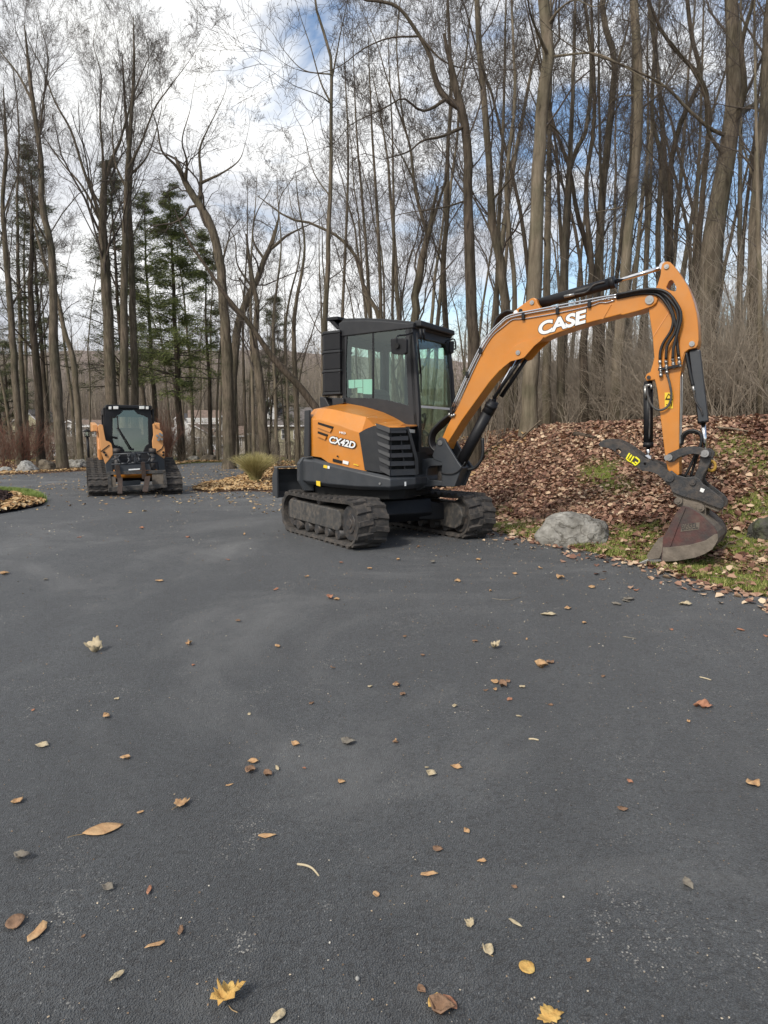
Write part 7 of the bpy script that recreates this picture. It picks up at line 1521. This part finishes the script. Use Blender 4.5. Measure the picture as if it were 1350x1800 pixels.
# ------------------------------------------------------------------ parked cars in the far yard
M['car_white'] = mat('white car paint', (0.70, 0.71, 0.73), .3, coat=.5); M['car_dark'] = mat('dark car paint', (0.02, 0.02, 0.025), .3, coat=.5); M['tail'] = mat('tail lamp', (0.35, 0.02, 0.02), .3)
def car(name, label, px, D_, rz, m, L_=4.6, W_=1.85, H_=1.7):
    p = at_y(px, 800, D_); root = empty(name, label, 'car', (p.x, D_, G(p.x, D_)), rz)
    S_ = [(-L_ / 2, .45), (-L_ / 2, .95), (-L_ / 2 + .12, 1.05), (-L_ / 2 + .35, H_ - .08), (-L_ / 2 + .6, H_), (.5, H_ - .03), (1.15, 1.1), (L_ / 2 - .2, .95), (L_ / 2, .75), (L_ / 2, .4), (L_ / 2 - .1, .3), (-L_ / 2 + .1, .3)]
    v = MB(); n = len(S_); Ys = [(-W_ / 2, 0), (-W_ / 2 + .10, 1), (W_ / 2 - .10, 1), (W_ / 2, 0)]
    rings_ = [[Vector((x, y * (1 - .12 * max(0, z - 1.0) / .7), z)) for x, z in S_] for y, _ in Ys]; loft(v, rings_); b = v.build('body', M[m], root, bevel=.05, seg=2)
    v = MB()
    for s_ in (-1, 1): v.prism([(-L_ / 2 + .5, 1.08), (-L_ / 2 + .68, H_ - .14), (.45, H_ - .16), (.95, 1.08)], s_ * (W_ / 2 * .93) - .012, s_ * (W_ / 2 * .93) + .012)
    v.build('side_window', M['pane'], b)
    v = MB(); v.add([(-L_ / 2 + .10, -.68, 1.05), (-L_ / 2 + .10, .68, 1.05), (-L_ / 2 + .31, .60, H_ - .14), (-L_ / 2 + .31, -.60, H_ - .14)], [(0, 1, 2, 3)]); v.build('rear_window', M['pane'], b)
    for s_ in (-1, 1):
        v = MB(); v.box(-L_ / 2 - .02, -L_ / 2 + .1, s_ * .78 - .1, s_ * .78 + .1, .78, 1.0); v.build('tail_light', M['tail'], b)
        for x in (-L_ / 2 + .85, L_ / 2 - .85):
            v = MB(); v.cyl((x, s_ * (W_ / 2 - .2), .34), (x, s_ * (W_ / 2 + .02), .34), .34, 20); w_ = v.build('wheel', M['rubber'], root); v = MB(); v.cyl((x, s_ * (W_ / 2 + .0), .34), (x, s_ * (W_ / 2 + .03), .34), .2, 14); v.build('rim', M['steel'], w_)
    return root
car('parked_car', 'white parked car seen from behind, partly hidden by the big oak trunk', 388, 104, R(62), 'car_white')
car('parked_car', 'dark parked car just left of the white one', 371, 107, R(75), 'car_dark', H_=1.5)
# ------------------------------------------------------------------ loose leaves, twigs and stones on the asphalt
def leaf_outline(kind):
    if kind == 'maple':
        o = []
        for a, r_ in [(-90, .20), (-64, .52), (-50, .46), (-30, .66), (-14, .56), (0, .90), (10, .74), (20, .62), (32, .70), (44, .58), (60, .78), (70, .86), (80, .84), (91, 1.02), (100, .82), (112, .88), (122, .74), (134, .55), (147, .72), (160, .60), (172, .76), (181, .86), (194, .54), (210, .62), (232, .44), (246, .48)]: o.append((r_ * math.cos(R(a)) * .5, r_ * math.sin(R(a)) * .5))
        return o
    if kind == 'oval': return [(.28 * math.sin(math.pi * min(1, t)) ** .8 * s_, t - .5) for s_, ts in ((1, np.linspace(0, 1, 9)), (-1, np.linspace(1, 0, 9)[1:-1])) for t in ts]
    if kind == 'round': return [(.42 * math.cos(t), .48 * math.sin(t)) for t in np.linspace(0, 2 * math.pi, 15)[:-1]]
    if kind == 'bit': return [(.2, -.45), (.38, -.1), (.25, .2), (.05, .5), (-.2, .3), (-.35, -.05), (-.15, -.3)]
    if kind == 'key': return [(.05, -.5), (.16, -.2), (.18, .2), (.08, .46), (-.06, .5), (-.1, .1), (-.07, -.3)]
def one_leaf(px, py, size_px, kind, m, curl, rz, label, cat='leaf', asp=1.0, stalk=False, nm='fallen_leaf', grp='loose leaves on the driveway'):
    p = on_ground(px, py); d = (p - CAM).length; s_ = size_px / FPX * d * 1.12
    O = leaf_outline(kind); rr = random.Random(int(px * 7 + py)); ring_ = [Vector((a, b)) for a, b in O]
    V = []; F = []; n = len(ring_); 
    for f in (1.0, .66, .33): V += [q_ * f for q_ in ring_]
    V.append(Vector((0, 0)))
    for k in range(2):
        for i in range(n): F.append((k * n + i, k * n + (i + 1) % n, (k + 1) * n + (i + 1) % n, (k + 1) * n + i))
    for i in range(n): F.append((2 * n + i, 2 * n + (i + 1) % n, 3 * n))
    ph = rr.uniform(0, 6); fold = rr.uniform(.5, 1.1)
    def lift(q_): return curl * (fold * abs(q_.x) ** 1.2 * 1.1 + .55 * q_.y ** 2 * 1.2 + .22 * math.sin(q_.x * 7 + ph) * math.cos(q_.y * 6 + ph) + .1 * math.sin(q_.x * 17 + q_.y * 13))
    W = [Vector((q_.x * asp, q_.y, lift(q_))) * s_ for q_ in V]; z0_ = min(a.z for a in W); W = [Vector((a.x, a.y, a.z - z0_ + .003)) for a in W]
    me = bpy.data.meshes.new(nm); me.from_pydata(W, [], F); 
    for pl in me.polygons: pl.use_smooth = True
    o = link(nm, me, M[m]); o.location = p; o.rotation_euler = (0, 0, rz); so2 = o.modifiers.new('thick', 'SOLIDIFY'); so2.thickness = .0012
    tag(o, label, cat, grp)
    if stalk:
        v = MB(); b0 = Vector((0, -.45 if kind == 'oval' else -.09, .02)) * s_; v.tube(spline([b0, b0 + Vector((.04, -.2, .05)) * s_, b0 + Vector((.14, -.38, .10)) * s_], 4), .0014, 5); so_ = v.build('stalk', M['stalk'], o)
    return o
def leafm(name, c, c2): return mat(name, c, .7, col2=c2, noise_scale=22, spec=.25, bump=.4, bump_scale=80)
M['stalk'] = mat('leaf stalk', (0.35, 0.24, 0.12), .7)
M['l_yel'] = leafm('golden leaf', (0.62, 0.42, 0.14), (0.50, 0.28, 0.08)); M['l_tan'] = leafm('tan leaf', (0.55, 0.36, 0.19), (0.42, 0.24, 0.12)); M['l_pale'] = leafm('pale dry leaf', (0.56, 0.47, 0.32), (0.40, 0.32, 0.20))
M['l_brown'] = leafm('brown leaf', (0.30, 0.18, 0.11), (0.18, 0.11, 0.07)); M['l_grey'] = leafm('weathered leaf', (0.27, 0.24, 0.19), (0.15, 0.13, 0.11)); M['l_red'] = leafm('reddish leaf', (0.45, 0.22, 0.13), (0.33, 0.15, 0.09))
BIG = [(401, 1764, 52, 'maple', 'l_yel', .75, .4, 'large golden maple leaf near the bottom of the picture, left of centre', 1, True),
 (181, 1460, 52, 'oval', 'l_tan', .10, -1.15, 'large flat oval tan leaf with a curved stalk', .9, True), (170, 1146, 36, 'maple', 'l_pale', .75, 1.6, 'big curled pale maple leaf alone on the left half', .7, False),
 (316, 1417, 34, 'maple', 'l_tan', .30, -.7, 'tan maple leaf up and right of the large oval leaf', .75, True), (777, 1782, 36, 'bit', 'l_brown', 1.0, 1.2, 'curled brown leaf at the bottom edge in a little heap', 1.1, False),
 (967, 1793, 38, 'maple', 'l_yel', .25, .2, 'pale yellow maple leaf cut by the bottom edge', 1.1, True), (926, 1703, 24, 'round', 'l_yel', .15, .3, 'round yellow leaf near the bottom right of centre', 1, False),
 (27, 1624, 27, 'round', 'l_brown', .25, 0, 'round brown leaf near the left edge', .95, True), (63, 1642, 36, 'key', 'l_tan', .25, -.2, 'two-winged tan seed leaf beside the round brown leaf', 1.5, False),
 (761, 1765, 26, 'oval', 'l_yel', .5, -.5, 'narrow yellow leaf left of the curled brown heap', .8, False), (791, 1766, 28, 'oval', 'l_red', .3, .6, 'orange ferny leaf lying on the right of the curled brown heap', .9, False),
 (489, 1790, 26, 'oval', 'l_pale', .4, -.7, 'pale leaf cut by the bottom edge, right of the golden maple leaf', 1, False), (858, 1675, 20, 'round', 'l_pale', .6, .3, 'ragged olive leaf above the round yellow one', .8, True),
 (827, 1629, 19, 'maple', 'l_pale', .8, .9, 'small curled leaf with holes, up and left of the ragged olive leaf', .9, False), (906, 1624, 22, 'key', 'l_pale', .1, .7, 'slim pale seed wing right of the curled holed leaf', .9, False),
 (1236, 1244, 28, 'oval', 'l_red', .7, 1.5, 'reddish folded leaf beside the dusty patch at the right', .8, False), (964, 1082, 25, 'oval', 'l_pale', .3, 1.5, 'long pale leaf on the asphalt below the verge boulder', .8, False),
 (952, 1174, 22, 'bit', 'l_tan', .8, 1.2, 'folded orange tan leaf in the middle right of the driveway', 1, False), (871, 1141, 21, 'maple', 'l_pale', .9, .5, 'crumpled pale leaf in the middle of the driveway', .9, False),
 (883, 1208, 17, 'bit', 'l_brown', 1.0, .3, 'crumpled brown leaf below the crumpled pale one', 1, False), (1205, 1064, 20, 'oval', 'l_pale', .5, 1.5, 'pale leaf on the asphalt below the bucket', .9, False),
 (40, 1511, 25, 'oval', 'l_grey', .8, 1.35, 'folded grey brown leaf near the left edge above the round one', .9, False), (74, 1312, 20, 'oval', 'l_pale', .4, 1.5, 'small oval pale leaf near the left edge', 1.1, False),
 (187, 1262, 15, 'bit', 'l_tan', .8, .4, 'small twisted tan leaf left of centre', .9, False), (332, 1134, 15, 'maple', 'l_tan', .9, 0, 'small orange leaf standing up, right of the big curled pale one', .8, True),
 (1208, 1558, 22, 'bit', 'l_grey', .5, 0, 'triangular grey leaf scrap in the lower right', .8, False), (612, 1308, 24, 'bit', 'l_grey', .6, 1.3, 'folded grey leaf in the centre of the driveway', 1.1, False),
 (755, 1541, 25, 'key', 'l_tan', .4, 1.5, 'tan seed wing low in the centre, lying crosswise', 1.1, False), (470, 1472, 26, 'key', 'l_tan', .3, 1.6, 'flat tan seed wing left of the long twig', 1, False),
 (272, 1663, 26, 'key', 'l_tan', .3, -1.1, 'pinkish tan seed wing in the lower left', 1, False), (261, 1568, 20, 'key', 'l_red', .3, .1, 'pinkish seed wing above the one in the lower left', 1, False), (316, 1641, 20, 'key', 'l_brown', .5, .1, 'brown curled seed wing right of the lower left ones', 1.2, False),
 (206, 1720, 22, 'oval', 'l_pale', .5, -.6, 'slim pale leaf tip in the lower left near the bottom', .7, False), (190, 1564, 20, 'oval', 'l_grey', .7, 1.2, 'dark curled leaf left of the pinkish seed wings', .9, False), (740, 1745, 15, 'bit', 'l_brown', .8, .5, 'small dark leaf scrap above the brown heap', 1, False),
 (802, 1350, 19, 'oval', 'l_tan', .5, 1.2, 'tan oval leaf in the centre right', .9, False), (757, 1363, 18, 'bit', 'l_pale', .8, .9, 'pale folded leaf just left of the tan oval one', 1, False), (520, 1311, 16, 'oval', 'l_tan', .6, 1.1, 'small tan leaf left of the folded grey one', 1, False)]
for (px, py, s_, kd, m_, cu, rz, lb, asp, stk) in BIG: one_leaf(px, py, s_, kd, m_, cu, rz, lb, asp=asp, stalk=stk)
SMALL = [(58, 1249, 7), (220, 1335, 15), (247, 1429, 10), (32, 1411, 17), (147, 1647, 7), (440, 1358, 16), (445, 1341, 17), (487, 1353, 15), (470, 1364, 16), (600, 1376, 13), (661, 1575, 12), (695, 1206, 11), (695, 1306, 10), (585, 1175, 9), (488, 1138, 11), (418, 1093, 10), (486, 1037, 14), (580, 1053, 14), (593, 1055, 12), (280, 1022, 15), (547, 1238, 10), (535, 1352, 7), (438, 1256, 9), (404, 1381, 12), (804, 1022, 16), (1040, 1033, 15), (1084, 1063, 17), (1106, 1055, 20), (1100, 1058, 14), (998, 1071, 12), (967, 1166, 12), (896, 1230, 13), (912, 1260, 9), (799, 1243, 9), (697, 1206, 12), (708, 1223, 9), (694, 1305, 10), (1323, 1381, 18), (1107, 1376, 10), (1095, 1425, 16), (820, 1463, 13), (769, 1495, 16), (847, 1517, 14), (904, 1561, 10), (1034, 1690, 8), (1347, 1120, 9), (1302, 1108, 12), (926, 1125, 9), (835, 1128, 9), (743, 1153, 9), (711, 1120, 9), (8, 1010, 13), (206, 1102, 6), (205, 1230, 7), (340, 1170, 7), (750, 1350, 6), (870, 1200, 14), (893, 1199, 12), (918, 1208, 9), (870, 1215, 10), (855, 1215, 9), (650, 1208, 9), (1300, 1040, 8), (1180, 1108, 8), (1027, 1096, 9), (1060, 1190, 9), (968, 1240, 9), (1210, 1270, 8), (760, 990, 13), (700, 985, 9), (735, 962, 8), (862, 1040, 10), (905, 1010, 9), (950, 1000, 11), (985, 1018, 13), (840, 985, 10), (1120, 1040, 10), (1060, 1020, 9), (650, 1000, 9), (600, 990, 8), (400, 985, 9), (330, 945, 8), (250, 930, 8), (140, 945, 8), (430, 940, 9), (80, 1020, 8), (540, 1015, 8)]
import re
seen_l = set()
for i, (px, py, s_) in enumerate(SMALL):
    rr = random.Random(i); kd = rr.choice(['oval', 'bit', 'key', 'bit', 'round']); m_ = rr.choice(['l_tan', 'l_pale', 'l_brown', 'l_red', 'l_tan', 'l_grey'] if i != 15 else ['l_brown'])
    wd = {'l_tan': 'tan', 'l_pale': 'pale dry', 'l_brown': 'brown', 'l_red': 'reddish', 'l_grey': 'weathered grey'}[m_]; shp = {'oval': 'oval leaf', 'bit': 'leaf scrap', 'key': 'narrow seed wing', 'round': 'rounded leaf'}[kd]
    nb = min(BIG, key=lambda b_: math.hypot(b_[0] - px, (b_[1] - py) * 1.4)); nick = re.split(r' near | alone | up and | up, | at the | cut | beside | left of | right of | above | lying | with | on the | in the | below | standing | down |,', nb[7])[0]
    dx, dy = px - nb[0], (py - nb[1]) * 1.4; rel = ('right of' if dx > 0 else 'left of') if abs(dx) > abs(dy) else ('below' if dy > 0 else 'beyond')
    dq = math.hypot(dx, dy); lab = f"small {wd} {shp} {'close ' if dq < 45 else 'well ' if dq > 110 else ''}{rel} the {nick}"
    if lab in seen_l: lab = lab.replace('small', 'tiny' if s_ < 12 else 'little', 1)
    if lab in seen_l: lab = lab.replace('tiny', 'rather small', 1).replace('little', 'middling', 1) + (', by the verge' if px > 900 else ', toward the middle')
    seen_l.add(lab); one_leaf(px, py, s_, kd, m_, rr.uniform(.2, .8), rr.uniform(0, 6.28), lab, asp=rr.uniform(.8, 1.2))
def twig_(pts, r_, label):
    P = [on_ground(a, b) + Vector((0, 0, r_ + .002 + (.006 if i in (1, 2) else 0))) for i, (a, b) in enumerate(pts)]; v = MB(); P = [q_ - P[0] for q_ in P]; v.tube(spline(P, 4), [r_ * (1.2 - .5 * i / (len(P) * 4)) for i in range(len(spline(P, 4)))], 7)
    o = v.build('fallen_twig', M['l_pale'] if r_ > .003 else M['l_grey']); o.location = on_ground(*pts[0]); tag(o, label, 'twig', 'twigs on the driveway')
twig_([(523, 1519), (538, 1524), (550, 1530), (561, 1540)], .0036, 'long pale curved twig in the lower middle of the asphalt')
twig_([(930, 1299), (938, 1301), (947, 1303)], .004, 'short thick twig right of centre')
twig_([(1230, 1190), (1240, 1194), (1250, 1197)], .0035, 'thin dark twig on the dusty patch at the right')
twig_([(1095, 1119), (1105, 1122), (1118, 1124)], .003, 'thin twig at the upper right of the asphalt')
twig_([(865, 1052), (893, 1056), (915, 1050)], .002, 'hair-thin twig among the far leaves right of centre')
v = MB(); bm = bmesh.new(); bmesh.ops.create_icosphere(bm, subdivisions=3, radius=.006)
for q_ in bm.verts: q_.co *= 1 + .25 * noise.noise(q_.co * 90)
me = bpy.data.meshes.new('pebble'); bm.to_mesh(me); bm.free(); o = link('pebble', me, M['rock_pale']); o.location = on_ground(628, 1723) + Vector((0, 0, .005)); tag(o, 'single white pebble on the asphalt near the bottom', 'pebble')
# fallen branches on the bank
def branch_(label, pts, r_, m_='bark'):
    P = [on_ground(a, b) + Vector((0, 0, r_ + h)) for a, b, h in pts]; b0 = P[0].copy(); P = spline([q_ - b0 for q_ in P], 5); v = MB(); v.tube(P, [r_ * (1 - .6 * i / len(P)) for i in range(len(P))], 8); o = v.build('fallen_branch', M[m_]); o.location = b0; tag(o, label, 'branch', 'fallen branches on the bank')
branch_('short dark rotten log lying on the bank left of the thumb', [(1010, 768, .0), (1028, 770, .0), (1046, 774, .0)], .045, 'bark_dark')
branch_('pale bare branch lying across the bank top between boom and stick', [(915, 775, 0), (932, 772, .15), (950, 770, .3)], .022, 'bark_pale')
branch_('grey branch on the leaves behind the boom foot', [(862, 790, 0), (880, 786, .08), (900, 784, .2)], .02)
branch_('thin pale branch arching over the leaves right of the bucket', [(1262, 760, .05), (1290, 764, .06), (1325, 762, 0)], .014, 'bark_pale')
